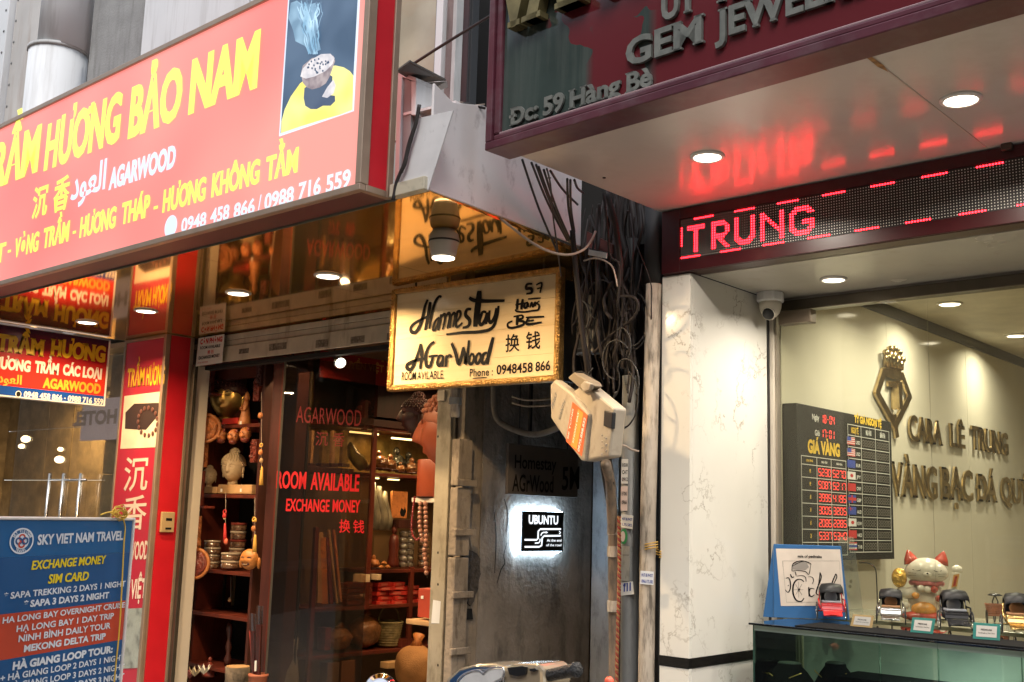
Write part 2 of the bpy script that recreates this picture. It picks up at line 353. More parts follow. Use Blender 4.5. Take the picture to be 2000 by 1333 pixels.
def marble():
    m = mat('veined_marble', (.70, .68, .62), .12, vs=1.5, var=.06, spec=.5); t = m.node_tree; N = t.nodes; L = t.links; p = N['Principled BSDF']
    tc = N.new('ShaderNodeTexCoord'); old = p.inputs['Base Color'].links[0].from_socket
    n1 = N.new('ShaderNodeTexNoise'); n1.inputs['Scale'].default_value = 3.2; n1.inputs['Detail'].default_value = 7; n1.inputs['Roughness'].default_value = .6; L.new(tc.outputs['Object'], n1.inputs['Vector'])
    s = N.new('ShaderNodeVectorMath'); s.operation = 'SCALE'; s.inputs[3].default_value = 1.3
    L.new(n1.outputs['Color'], s.inputs[0]); ad = N.new('ShaderNodeVectorMath'); L.new(tc.outputs['Object'], ad.inputs[0]); L.new(s.outputs[0], ad.inputs[1])
    mp = N.new('ShaderNodeMapping'); mp.inputs['Scale'].default_value = (2.4, 2.4, 1.1); mp.inputs['Rotation'].default_value = (.3, .35, .2); L.new(ad.outputs[0], mp.inputs[0])
    vo = N.new('ShaderNodeTexVoronoi'); vo.feature = 'DISTANCE_TO_EDGE'; vo.inputs['Scale'].default_value = .8; L.new(mp.outputs[0], vo.inputs['Vector'])
    mr = N.new('ShaderNodeMapRange'); mr.inputs[1].default_value = .0; mr.inputs[2].default_value = .022; mr.inputs[3].default_value = 1; mr.inputs[4].default_value = 0; L.new(vo.outputs['Distance'], mr.inputs[0])
    n2 = N.new('ShaderNodeTexNoise'); n2.inputs['Scale'].default_value = 4; n2.inputs['Detail'].default_value = 3; L.new(tc.outputs['Object'], n2.inputs['Vector'])
    m3 = N.new('ShaderNodeMapRange'); m3.inputs[1].default_value = .45; m3.inputs[2].default_value = .62; m3.inputs[4].default_value = .75; L.new(n2.outputs['Fac'], m3.inputs[0])
    mu = N.new('ShaderNodeMath'); mu.operation = 'MULTIPLY'; L.new(mr.outputs[0], mu.inputs[0]); L.new(m3.outputs[0], mu.inputs[1])
    mx = N.new('ShaderNodeMix'); mx.data_type = 'RGBA'; L.new(mu.outputs[0], mx.inputs[0]); L.new(old, mx.inputs[6]); mx.inputs[7].default_value = (.22, .18, .13, 1)
    L.new(mx.outputs[2], p.inputs['Base Color']); return m
M['marble'] = marble()
M['concrete'] = mat('stained_concrete', (.25, .215, .185), .85, vs=4, var=.3, dirt=.8, dscale=(6, 6, 2.6), dcol=(.075, .065, .055), dth=.48, bump=.7, bs=35)
M['plaster_old'] = mat('flaking_plaster', (.27, .22, .17), .8, vs=6, var=.2, dirt=.85, dscale=(18, 18, 5), dcol=(.08, .06, .04), dth=.52, bump=.6, bs=40)
M['stone_tan'] = mat('tan_marble', (.34, .25, .13), .3, vs=5, var=.35, dirt=.5, dscale=(6, 6, 6), dcol=(.17, .12, .06), dth=.45)
M['dark'] = mat('dark_void', (.012, .011, .01), .9)  # near-black colour in place of unlit depth in gaps and recesses
M['glass_clear'] = glass('window_glass', (.93, .96, .93), 0, .9)
M['glass_film'] = glass('dusty_window_glass', (.93, .95, .9), .02, 1.1, film=.06, filmcol=(.7, .68, .55))
M['glass_green'] = glass('green_edge_glass', (.78, .88, .81), 0, 1.2)
M['glass_dark'] = glass('dark_door_glass', (.62, .55, .48), .01, 1.0, film=.02, filmcol=(.3, .25, .2))
M['lens'] = mat('lamp_lens', (.9, .9, .85), .4, em=(1, .86, .66), es=6)
M['trim_white'] = mat('lamp_trim', (.75, .73, .7), .35)

# ================================================================== SETTING
struct('road', MB().box(-80, 40, -5.2, .8, -.25, -.15), M['asphalt'])
struct('pavement', MB().box(-80, 40, .8, 12, -.2, 0), M['paving'])
mb = MB().box(-80, 40, -6.5, -5.2, -.2, 0); struct('far_pavement', mb, M['paving'])
# the houses over the road: only seen mirrored in glass and panels
op = thing('row_house', 'plain row of grey street houses across the road, seen only as reflections', 'house', (0, -6.5, 0))
B('wall', MB().box(-80, 40, -9, -6.5, 0, 10), mat('grimy_render', (.13, .125, .11), .8, vs=1, var=.4), op)
wl = mat('lit_far_window', (.3, .28, .22), .3, em=(1, .75, .45), es=1.2); wd = mat('far_window', (.05, .07, .08), .1)
for i in range(9):
    for j in range(2):
        x = -14+i*3.4; z = 3.6+j*2.2
        f = B('window', MB().box(x-.7, x+.7, -6.5, -6.44, z, z+1.3), M['pipe_grey'], op); B('pane', MB().box(x-.62, x+.62, -6.44, -6.42, z+.08, z+1.22), wl if (i*3+j) % 4 == 0 else wd, f)
    B('door', MB().box(-14.8+i*3.4, -12.5+i*3.4, -6.5, -6.45, 0, 2.6), wl if i % 3 == 1 else wd, op)

# ---------------------------------------------------------------- left building: upper facade
Yf = 4.3
ub = thing('shop_house', 'pale panelled upper storey wall above the big red agarwood lightbox', 'building', (-8, Yf, 2.95))
def colx(x, Y=Yf): return PF(x, 60, Y).x
B('cement_wall', MB().box(colx(178)+.012, colx(291)-.012, Yf, 5.2, 3.0, 7.2), M['cement'], ub)
x0 = colx(291)
for a, b in ((x0, x0+1.52), (x0+1.53, -5.2)):
    B('panel', MB().box(a+.006, b-.006, Yf-.06, 5.2, 3.0, 7.2), M['panel_white'], ub, bev=.006)
B('panel', MB().box(colx(46)+.01, colx(122), Yf-.10, 5.2, 3.0, 7.2), M['panel_beige'], ub, bev=.006)
B('corner_panel', MB().box(-13, colx(46)-.005, Yf-.16, 5.2, 3.0, 7.2), M['panel_white'], ub, bev=.006)
sc = MB()
for k in range(9):
    z = 4.6+k*.22
    sc.ell((colx(46)-.06, Yf-.162, z), (.014, .008, .014), 8, 5); sc.ell((colx(46)+.05, Yf-.102, z+.1), (.014, .008, .014), 8, 5)
B('screw', sc, M['pipe_dark'], ub, stuff=True)
dp = thing('downpipe', 'fat grey white drainpipe with a sleeve joint, at top left above the red lightbox', 'pipe', (colx(150), Yf-.1, 3))
xa, xb = colx(127), colx(176); xm = (xa+xb)/2; rr = (xb-xa)/2
zj = PF(150, 75, Yf-.2).z
B('pipe_length', MB().tube([(xm, Yf-.15, 3), (xm, Yf-.15, zj)], rr, 24), M['panel_white'], dp, smooth=True)
B('pipe_length', MB().tube([(xm+.05, Yf-.13, zj), (xm+.05, Yf-.13, 7.2)], rr*.9, 24), M['panel_white'], dp, smooth=True)
B('joint_ring', MB().tube([(xm, Yf-.15, zj-.02), (xm, Yf-.15, zj+.012)], rr*1.05, 24), M['pipe_grey'], dp, smooth=True)

# middle bay above the canopy
mbay = thing('upper_bay', 'tan frosted glass bay with white mullion above the dirty canopy fascia', 'window', (-4.7, 4.4, 3.0))
Yb = 4.5
def cx(x): return PF(x, 150, Yb).x
fr = mat('frosted_tan_glass', (.42, .38, .28), .22, vs=1.6, var=.3, dirt=.6, dscale=(1.5, 1.5, 2.5), dcol=(.36, .26, .17), dth=.45)
fb = mat('frosted_blue_grey', (.30, .33, .31), .25, vs=2)
B('pane', MB().box(-5.3, cx(856), Yb, Yb+.05, PF(850, 120, Yb).z-.45, 6), fr, mbay)
B('pane', MB().box(-5.3, cx(856), Yb+.01, Yb+.05, 3.0, PF(850, 120, Yb).z-.455), fb, mbay)
B('mullion', MB().box(cx(858), cx(871), Yb-.05, Yb+.08, 3.0, 6), M['panel_white'], mbay, bev=.004)
B('mullion', MB().box(cx(853), cx(855.5), Yb-.03, Yb+.08, 3.0, 6), M['pipe_dark'], mbay)
rust = mat('weathered_board', (.17, .13, .125), .8, vs=5, var=.3, dirt=.5, dscale=(12, 12, 2), bump=.3)
B('board', MB().box(cx(873), cx(896), Yb-.02, Yb+.08, 3.0, 6), rust, mbay)
B('board', MB().box(cx(897.5), cx(911), Yb+.0, Yb+.08, 3.0, 6), M['wood_dark'], mbay)
B('post', MB().box(cx(926), cx(933), Yb-.2, Yb-.14, 3.0, 6), M['pipe_grey'], mbay, bev=.003)
B('dark_post', MB().box(cx(935), cx(941), Yb-.1, Yb-.04, 3.0, 6), M['black'], mbay, bev=.003)
wb = mat('lit_hanging_bulb', (1, .8, .5), .4, em=(1, .55, .22), es=5)
for (px, py, r_) in ((918, 72, .028), (917, 112, .04)):
    p = PF(px, py, 5.3); t = thing('bulb', 'small warm bulb, %s of two in the gap left of the jewelry sign' % ('upper' if py < 100 else 'lower and larger'), 'lamp', p-Vector((0, 0, r_)))
    B('glass_bulb', MB().ell(p, (r_, r_, r_*1.25), 12, 8), wb, t, smooth=True); B('cap', MB().lathe([(.012, 0), (.014, .05), (.003, .06)], p+Vector((0, 0, r_*1.2)), 10), M['black'], t); B('flex', MB().tube([p+Vector((0, 0, .08)), p+Vector((.05, 0, .6)), p+Vector((.03, 0, 1.6))], .004, 6), M['cable'], t)
struct('upper_dark_backing', MB().box(-8, -2.95, 6.2, 6.4, 3.06, 7.2), M['dark'])  # wall added to hide the sky and keep this gap dark

# jewelry building mass above its sign
jb = thing('jewelry_building', 'jewelry shop building wall behind its maroon sign', 'building', (-1, 4.6, 3.2))
B('wall', MB().box(-2.9, 3, 4.75, 5.1, 3.1, 7.5), M['cement'], jb)

# ---------------------------------------------------------------- alley
Xw = -4.4
aw = thing('alley_wall', 'stained dark concrete wall of the alley carrying the small lit black sign', 'wall', (Xw, 5.1, 0))
B('concrete_face', MB().box(Xw-.12, Xw, 4.69, 5.74, 0, 2.46), M['concrete'], aw)
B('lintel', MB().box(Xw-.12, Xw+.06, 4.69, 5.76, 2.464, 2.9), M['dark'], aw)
B('plaster_edge', MB().box(Xw-.12, Xw-.004, 4.53, 4.686, 0, 2.5), M['plaster_old'], aw)
# broken hole in the plaster: ragged rough patch, the hole's shade put into its colour
xp = XP(Xw-.002)
hm = mat('hole_shade', (.05, .04, .033), .95, vs=30, var=.5, bump=1, bs=50)
hole = [(905, 1080), (912, 1073), (922, 1076), (932, 1082), (938, 1092), (937, 1108), (939, 1122), (935, 1135), (934, 1150), (929, 1162), (926, 1175), (919, 1184), (914, 1180), (911, 1160), (909, 1140), (906, 1118), (903, 1098)]
B('broken_patch', pprism(MB(), xp, hole, .0, .006), hm, aw)
B('dark_socket_patch', pprism(MB(), xp, [(899, 1190), (922, 1189), (924, 1210), (902, 1212)], .0, .008), M['dark'], aw)  # flat black plate, darkness of the square hole put into its colour
ck = MB()
for pts in ([(990, 1060), (984, 1085), (986, 1100), (979, 1112), (974, 1128), (971, 1140)], [(965, 1000), (969, 1050), (966, 1120)], [(985, 975), (992, 1005), (989, 1040)]):
    q = [xp.uv(x, y, .004) for x, y in pts]; ribbon(ck, xp, q, .007, .004, 3)
B('crack', ck, M['dark'], aw, stuff=True)
bw = thing('alley_end_wall', 'pale strip of wall at the end of the dark alley, bluish in the sign glow', 'wall', (-3.6, 5.76, 0))
B('pale_strip', MB().box(-4.395, -4.19, 5.75, 5.9, 0, 2.3), mat('end_wall_plaster', (.4, .41, .43), .8, vs=5, var=.15, dirt=.4, dscale=(20, 20, 8), bump=.4, bs=60), bw)
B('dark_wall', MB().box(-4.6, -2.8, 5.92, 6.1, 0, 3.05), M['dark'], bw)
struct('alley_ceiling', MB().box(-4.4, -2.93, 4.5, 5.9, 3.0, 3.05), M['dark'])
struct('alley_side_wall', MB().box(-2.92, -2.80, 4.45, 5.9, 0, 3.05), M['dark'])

# square downpipe with clamps at the left of the alley
sp = thing('square_downpipe', 'peeling square downpipe with clamps, left of the alley concrete wall', 'pipe', (Xw, 4.55, 0))
yl, yr = xp.uv(885, 1000, .03)[0], xp.uv(912, 1000, .03)[0]
zt = PS(900, 858, Xw+.05).z
for a, b in ((0, 1.36), (1.37, 1.75), (1.76, zt)): B('pipe_length', MB().pbox(xp, yl, yr, a, b, .0, .06), M['plaster_old'], sp, bev=.006)
for y in (943, 1040, 1162, 1272):
    z = PS(898, y, Xw+.06).z; B('clamp', MB().pbox(xp, yl-.02, yr+.03, z-.018, z+.018, .058, .078), M['plaster_old'], sp, bev=.004)
rp = thing('pipe_stub', 'short rusty pipe end hanging beside the grey door post, below the painted wooden sign', 'pipe', (Xw+.05, 4.5, 2.1))
p = PS(888, 815, Xw+.06); B('pipe', MB().tube([p, p+Vector((0, 0, .35))], .028, 14), M['pipe_dirty'], rp, smooth=True); B('collar', MB().tube([p+Vector((0, 0, .07)), p+Vector((0, 0, .11))], .036, 14), M['pipe_grey'], rp)
# upper dark alcove fittings
ap = thing('sagging_pipe', 'dusty bent conduit sagging across the top of the dark alley', 'pipe', PS(970, 800, -4.2))
pts = [PS(965, 745, -4.25), PS(966, 800, -4.25), PS(975, 823, -4.22), PS(1000, 838, -4.15), PS(1040, 849, -4.05), PS(1075, 842, -3.95), PS(1110, 825, -3.8)]
B('conduit', MB().tube(smooth_pts([tuple(q) for q in pts], 4), .018, 10), mat('dusty_conduit', (.14, .13, .12), .7, dirt=.6, dscale=(20, 20, 20)), ap, smooth=True)
st = thing('bracket_bar', 'thin dark hanger bar in the gloom above the hand-lettered board', 'bracket', PS(1037, 790, -4.2))
B('bar', MB().box(*sum(([a-.008, a+.008] for a in PS(1037, 770, -4.1)[:2]), []), 2.05, 2.5), M['black'], st)
for k, (y, c) in enumerate(((778, .2), (790, .3))):
    q = [PS(1000, y-3, -4.1), PS(1030, y+4, -4.05), PS(1075, y+2, -3.95)]
    tag(B('cable', MB().tube(smooth_pts([tuple(v) for v in q], 4), .006, 6), M['pipe_dirty'], smooth=True), '%s dusty cable strung across the top of the alley' % ('upper' if k == 0 else 'lower'), 'cable')

# lit sign UBUNTU
us = thing('lit_sign', 'small black backlit sign reading UBUNTU on the alley wall', 'sign', (Xw, 5.25, 1.39))
up_ = XP(Xw); bx = [up_.uv(1021, 998, .06), up_.uv(1101, 1000, .06), up_.uv(1100, 1076, .06), up_.uv(1021, 1079, .06)]
u0, u1, v0, v1 = bx[0][0], bx[1][0], (bx[2][1]+bx[3][1])/2, bx[0][1]
B('face', MB().pbox(up_, u0, u1, v0, v1, .05, .06), M['black'], us)
glow = mat('led_edge', (.8, .9, 1), .4, em=(.62, .82, 1), es=18)
B('light_edge', MB().pbox(up_, u0-.006, u1+.004, v0-.002, v1+.003, .038, .048), glow, us)
B('backing', MB().pbox(up_, u0+.01, u1-.01, v0+.01, v1-.01, .022, .036), M['black'], us)
ed = MB()
ed.pbox(up_, u0-.012, u0+.004, v0-.01, v1+.01, .012, .02); ed.pbox(up_, u1-.004, u1+.012, v0-.01, v1+.01, .012, .02); ed.pbox(up_, u0+.005, u1-.005, v1, v1+.014, .012, .02); ed.pbox(up_, u0+.005, u1-.005, v0-.014, v0, .012, .02)
B('led_strip', ed, mat('cold_led_strip', (.8, .9, 1), .4, em=(.55, .78, 1), es=38), us)
lt = mat('lit_white_print', (.9, .95, 1), .4, em=(.85, .93, 1), es=1.3)
text('lettering', 'UBUNTU', up_, u0+.055, u1-.055, v0+.165, v0+.215, lt, us, .062, off=.03)
pipes = MB()
def sgp(x, y): # logo drawing in sign pixels (zoomed crop) -> plane
    return (u0+(x-688)/(1000-688)*(u1-u0), v1-(y+15)/(315+15)*(v1-v0))
for pl_, w_ in (([(705, 220), (795, 220), (805, 205), (805, 150), (820, 132), (980, 128)], .010), ([(707, 277), (815, 277), (833, 265), (836, 205), (850, 187), (980, 184)], .010), ([(782, 247), (810, 245), (820, 230), (820, 210)], .007), ([(825, 185), (832, 165), (845, 158), (868, 158)], .007), ([(966, 145), (978, 160), (966, 168)], .006)):
    ribbon(pipes, up_, [sgp(*q) for q in pl_], w_, .062, 1, taper=1)
flat(pipes, up_, [sgp(862, 148), sgp(880, 158), sgp(862, 168)], .0622)
B('logo', pipes, lt, us)
text('lettering', 'At the end', up_, *[sgp(872, 0)[0], sgp(985, 0)[0]], sgp(0, 234)[1], sgp(0, 212)[1], lt, us, .062, off=.01)
text('lettering', 'of the road', up_, *[sgp(868, 0)[0], sgp(985, 0)[0]], sgp(0, 272)[1], sgp(0, 252)[1], lt, us, .062, off=.01)

# dark hand-lettered board
hb = thing('hanging_board', 'dark hand-lettered homestay board hanging above the lit black sign', 'sign', PS(1050, 965, -4.3))
hp = XP(-4.28); a = hp.uv(991, 963, 0); b = hp.uv(1128, 975, 0); c = hp.uv(993, 866, 0)
bd = mat('grimy_board', (.12, .10, .09), .7, dirt=.3)
B('board', MB().pbox(hp, a[0], b[0], (a[1]+b[1])/2, c[1], -.02, 0), bd, hb, bev=.003)
def hz(x, y): return hp.uv(850+x/4.444, 733+y/4.444, .003)
for t_, xl, yl_, xr, yr_, ch in (('Homestay', 690, 805, 1050, 828, 110), ('AGrWood', 668, 1005, 1025, 1018, 140), ('5M', 1100, 995, 1250, 985, 190)):
    A = hz(xl, yl_); Bq = hz(xr, yr_); T_ = hz((xl+xr)/2, (yl_+yr_)/2-ch)[1]-hz((xl+xr)/2, (yl_+yr_)/2)[1]
    text('lettering', t_, hp, A[0], Bq[0], A[1], A[1]+T_, M['ink'], hb, .003, off=.015, v1=Bq[1])
B('hanger', MB().tube([hp.pt(a[0]+.1, c[1], -.01), hp.pt(a[0]+.1, 2.47, -.01)], .004, 6), M['cable'], hb)
B('hanger', MB().tube([hp.pt(b[0]-.1, c[1], -.01), hp.pt(b[0]-.1, 2.47, -.01)], .004, 6), M['cable'], hb)

# ---------------------------------------------------------------- pipes right of the alley
def vpipe(name, label, pts, r, m, n=16, cat='pipe', extra=None):
    t = thing(name, label, cat, pts[0]); B('pipe', MB().tube([Vector(p) for p in pts], r, n), m, t, smooth=True); return t
pg = vpipe('grey_downpipe', 'smooth dark grey downpipe with pasted stickers, right side of the alley', [PF(1229, 1333, 4.4)-Vector((0, 0, .8)), PF(1229, 1333, 4.4), PF(1232, 735, 4.4)], .043, M['pipe_dark'], 20)
B('socket', MB().tube([PF(1232, 735, 4.4), PF(1232, 735, 4.4)+Vector((0, 0, .7))], .032, 16), M['rubber'], pg, smooth=True)
pw = vpipe('stained_downpipe', 'dirty white downpipe tied with yellow cord beside the marble column', [PF(1262, 1333, 4.32)-Vector((0, 0, .8)), PF(1262, 1333, 4.32), PF(1266, 1000, 4.32), PF(1277, 556, 4.32)], .038, M['pipe_dirty'], 20)
B('upper_length', MB().tube([PF(1277, 556, 4.35), PF(1279, 400, 4.35)], .05, 16), M['rubber'], pw, smooth=True)
for k in range(3): z = PF(1264, 1070+k*5, 4.28); B('cord', MB().tube([z+Vector((.041*math.cos(q*.5), .041+.041*math.sin(q*.5)-.0, .004*q-.02)) for q in range(13)], .003, 6), mat('yellow_cord', (.5, .3, .06), .6), pw)
bc = vpipe('brown_conduit', 'brown jointed conduit running up the alley edge to the tilted meter box', [PF(1199, 1333, 4.3)-Vector((0, 0, .6)), PF(1199, 1333, 4.3), PF(1197, 1050, 4.28), PF(1192, 940, 4.2), PF(1183, 905, 4.1)], [.024]*5, mat('brown_conduit', (.22, .16, .11), .5, dirt=.7, dscale=(20, 20, 6), dth=.45), 14, 'conduit')
for y in (1045, 1088, 1195): q = PF(1197.5, y, 4.28); B('coupling', MB().tube([q, q+Vector((0, 0, .05))], .029, 14), M['pipe_dirty'], bc)
# twisted striped rope
rt = thing('striped_rope', 'red and yellow twisted cord running down beside the grey downpipe', 'rope', PF(1209, 1333, 4.25))
red = mat('red_cord', (.20, .025, .015), .8); yel = mat('straw_cord', (.25, .13, .05), .8)
for s_, m_ in ((0, red), (math.pi, yel)):
    pts = []
    for k in range(240):
        y = 1010+k*(1333-1010)/239; c_ = PF(1209+math.sin(k*.02)*1.5-(k/239)*3, y, 4.25); a_ = k*.72+s_
        pts.append(c_+Vector((math.cos(a_)*.0045, math.sin(a_)*.0045, 0)))
    B('strand', MB().tube(pts, .0055, 6), m_, rt, smooth=True)
# stickers
def sticker(label, pix, Y, m, lines, cat='sticker', w=.045, ink=None):
    pl = FP(Y); t = thing('sticker', label, cat, PF(pix[3][0], pix[3][1], Y-w))
    B('paper', pprism(MB(), pl, pix, w-.001, w), m, t)
    for (s, xl, yl, xr, yr, h, *k) in lines: ptext('lettering', s, pl, xl, yl, xr, yr, h, (k[0] if k else M['ink']), t, w+.001, off=.02)
blue = mat('blue_ink', (.02, .05, .3), .5); grn = mat('green_ink', (.04, .3, .1), .5); redk = mat('red_ink', (.6, .03, .03), .5)
sticker('narrow white vertical sticker, highest on the dark grey downpipe', [(1214, 897), (1227, 897), (1226, 945), (1213, 945)], 4.4, M['paper'], [('KHOAN', 1215, 912, 1226, 912, 7), ('CAT', 1215, 926, 1226, 926, 7), ('0912', 1215, 940, 1226, 940, 7)])
sticker('narrow sticker just below the highest one on the dark grey downpipe', [(1213, 950), (1226, 950), (1225, 998), (1212, 998)], 4.4, M['rose'], [('BE TONG', 1214, 968, 1224, 968, 7), ('0966', 1214, 985, 1224, 985, 7)])
sticker('square white sticker with blue writing on the grey downpipe', [(1213, 1004), (1237, 1008), (1235, 1034), (1212, 1030)], 4.4, M['paper'], [('HUT BE PHOT', 1215, 1016, 1235, 1018, 5, blue), ('1.75.582', 1215, 1027, 1234, 1029, 5, blue)])
sticker('long faded pale sticker on the grey downpipe below the round one', [(1214, 1066), (1230, 1068), (1229, 1136), (1213, 1134)], 4.4, mat('faded_paper', (.4, .38, .33), .7, dirt=.6, dscale=(30, 30, 8)), [('......', 1216, 1085, 1228, 1085, 6)])
sticker('white sticker with navy block near the bottom of the grey downpipe', [(1211, 1139), (1236, 1136), (1238, 1161), (1213, 1164)], 4.4, M['paper'], [('|||', 1218, 1152, 1232, 1150, 12, blue), ('VIET', 1216, 1146, 1226, 1145, 6, blue)])
sticker('bluish white sticker on the dirty white pipe', [(1251, 1115), (1277, 1117), (1276, 1143), (1250, 1141)], 4.32, mat('bluish_paper', (.6, .64, .7), .6), [('HUT BE PHOT', 1253, 1126, 1275, 1128, 6, blue), ('0966.175.582', 1253, 1138, 1275, 1140, 6, blue)], w=.041)
t = thing('round_sticker', 'round green and pink sticker on the dark grey downpipe', 'sticker', PF(1216, 1062, 4.35))
fp = FP(4.4); cu = fp.uv(1215, 1048, .045); B('disc', flat(MB(), fp, circ(cu[0]+.01, cu[1], .022, .037), .0455), grn, t); B('disc', flat(MB(), fp, circ(cu[0]+.005, cu[1], .014, .025), .0462), M['rose'], t)

# ---------------------------------------------------------------- cable tangle
rnd = random.Random(3)
tg = MB()
for k in range(80):
    x0 = rnd.uniform(1115, 1262); x1 = x0+rnd.uniform(-45, 45); Y = rnd.uniform(4.15, 4.9); pts = []
    ya = rnd.uniform(380, 560); yb = rnd.uniform(620, 800); n = 7
    for i in range(n):
        f_ = i/(n-1); x = x0+(x1-x0)*f_+rnd.uniform(-5, 5)+8*math.sin(f_*5+k); x = min(1272, max(1118, x)); pts.append(tuple(PF(x, ya+(yb-ya)*f_, Y+rnd.uniform(-.06, .06))))
    tg.tube(smooth_pts(pts, 4), rnd.choice((.003, .004, .006, .009)), 5)
for k in range(22):
    x = rnd.uniform(1190, 1245); Y = rnd.uniform(4.3, 4.6); pts = [tuple(PF(x+rnd.uniform(-10, 10)+(1175-x)*.0, 370+i*70, Y+rnd.uniform(-.03, .03))) for i in range(6)]
    tg.tube(smooth_pts(pts, 4), rnd.choice((.006, .01, .014)), 6)
tag(B('cable_tangle', tg, M['cable_brown'], smooth=True), 'dense dark tangle of old cables hanging in the alley mouth between the shops', 'cables', kind='stuff')
tg = MB()
for k in range(14):
    x0 = rnd.uniform(1130, 1240); y0 = rnd.uniform(560, 800); pts = []
    a0, r0, Y0 = rnd.uniform(0, 6), rnd.uniform(12, 34), rnd.uniform(4.05, 4.3)
    for i in range(9): pts.append(tuple(PF(x0+r0*math.cos(a0+i*.45), y0+r0*1.6*math.sin(a0+i*.45)+i*3, Y0)))
    tg.tube(smooth_pts(pts, 3), .004, 5)
tag(B('loose_wires', tg, M['rubber'], smooth=True), 'loose curling black wires around the electrical box in the alley mouth', 'wires', kind='stuff')
def cable(label, px, Ys, r, m=None):
    pts = [tuple(PF(x, y, Ys[0]+(Ys[1]-Ys[0])*i/(len(px)-1))) for i, (x, y) in enumerate(px)]
    return tag(B('cable', MB().tube(smooth_pts(pts, 5), r, 7), m or M['cable'], smooth=True), label, 'cable')
fan = [(1020, 312, 1092, 500), (1038, 318, 1108, 470), (1047, 322, 1113, 474), (1052, 326, 1116, 478), (1062, 332, 1119, 480), (1075, 334, 1128, 400), (1108, 350, 1118, 450), (1114, 352, 1122, 452), (1122, 352, 1140, 378)]
nm = ['leftmost thin', 'second', 'third', 'fourth', 'fifth', 'crossing', 'short upright', 'second short', 'rightmost short']
for (a0, b0, a1, b1), s_ in zip(fan, nm):
    cable('%s black cable fanning down over the white fascia from the jewelry soffit' % s_, [(a0, b0), ((a0+a1)/2-3, (b0+b1)/2+3), (a1, b1)], (3.42, 3.95), .0055)
cable('long thin black cable dropping in front of the painted wooden sign corner', [(1068, 330), (1075, 360), (1080, 420), (1088, 480), (1096, 540)], (3.3, 3.9), .004)
cable('pale pinkish cable looping from the fascia clip to the tangle', [(966, 418), (1000, 445), (1040, 475), (1075, 492), (1110, 498), (1140, 488), (1155, 470), (1163, 453)], (3.45, 4.0), .006, M['cable_pale'])
cable('thick brown cable bundle falling down the left of the tangle', [(1118, 450), (1124, 520), (1130, 580), (1136, 640), (1145, 700), (1150, 730)], (3.9, 4.1), .013, M['cable_brown'])
cable('thick purple brown cable in the upper tangle', [(1186, 380), (1200, 430), (1206, 470), (1212, 520), (1208, 560)], (4.0, 4.1), .014, M['cable_brown'])
cable('thin reddish cable beside the thick one in the upper tangle', [(1178, 375), (1186, 440), (1192, 500), (1210, 520), (1206, 600)], (3.95, 4.05), .006, M['cable_brown'])
cable('fat pale brown hose looping under the tangle', [(1206, 580), (1235, 580), (1247, 596), (1236, 622), (1205, 645), (1182, 665), (1160, 690)], (4.12, 4.2), .007, M['cable_brown'])
cable('thin pale wire running down into the tangle', [(1140, 510), (1165, 505), (1195, 520), (1206, 560)], (4.0, 4.0), .004, M['cable_pale'])
cable('curly wire end sticking out right of the meter box', [(1195, 840), (1205, 865), (1222, 872), (1232, 878), (1248, 882)], (4.1, 4.2), .005, M['cable_pale'])
cable('long thin wire rising across the gap to the jewelry sign', [(806, 126), (870, 85), (950, 36), (1010, 0)], (3.3, 3.3), .007)
cable('drooping wire along the top of the white fascia', [(845, 232), (880, 220), (905, 203), (925, 207), (948, 212)], (3.1, 3.3), .006)
cable('pale wire lying on the top edge of the white fascia', [(878, 205), (900, 200), (918, 206), (947, 204)], (3.15, 3.3), .003, M['cable_pale'])
# bundle under the meter box
bd_ = MB()
for k in range(9):
    o_ = rnd.uniform(-10, 10); bd_.tube(smooth_pts([tuple(PF(1183+o_*.8, 870, 4.1)), tuple(PF(1184+o_, 905, 4.15)), tuple(PF(1191+o_*.9, 960, 4.22)), tuple(PF(1200+o_*.6, 1040, 4.32)), tuple(PF(1203+o_*.5, 1200, 4.34)), tuple(PF(1203+o_*.4, 1333, 4.34))], 4), .008, 6)
tag(B('cable_bundle', bd_, M['cable'], smooth=True), 'thick black bundle of cables dropping from the tilted meter box', 'cables', kind='stuff')

# grey electrical box behind
eb = thing('electrical_box', 'old grey fuse box half hidden by cables in the alley mouth', 'electrical box', PF(1143, 700, 4.4))
g1 = mat('old_grey_enamel', (.16, .15, .135), .5, dirt=.6, dscale=(12, 12, 12))
e0, e1 = fp.uv(1128, 690, 0), fp.uv(1160, 575, 0)
B('case', MB().pbox(fp, e0[0]-.06, e1[0], e0[1], e1[1], -.1, 0), g1, eb, bev=.006)
B('cover', MB().pbox(fp, e0[0]+.0, e1[0]-.004, e1[1]-.14, e1[1]-.006, 0, .02), g1, eb, bev=.004)
B('lower_cover', MB().pbox(fp, e0[0]+.0, e1[0]-.01, e0[1]+.02, e1[1]-.16, 0, .016), mat('greyer_enamel', (.26, .25, .22), .5, dirt=.5), eb, bev=.004)
B('switch', MB().pbox(fp, e0[0]+.02, e0[0]+.06, e1[1]-.09, e1[1]-.05, .02, .035), M['black'], eb)
jx = thing('junction_strip', 'small pale metal strip wired across the tangle below the fascia corner', 'bracket', PF(1168, 498, 4.05))
B('strip', pprism(MB(), FP(4.05), [(1150, 488), (1184, 494), (1183, 505), (1148, 498)], 0, .012), M['pipe_grey'], jx, bev=.002)
B('wood_block', pprism(MB(), FP(4.25), [(1146, 452), (1196, 478), (1196, 496), (1146, 482)], -.03, .0), M['wood_dark'], jx)

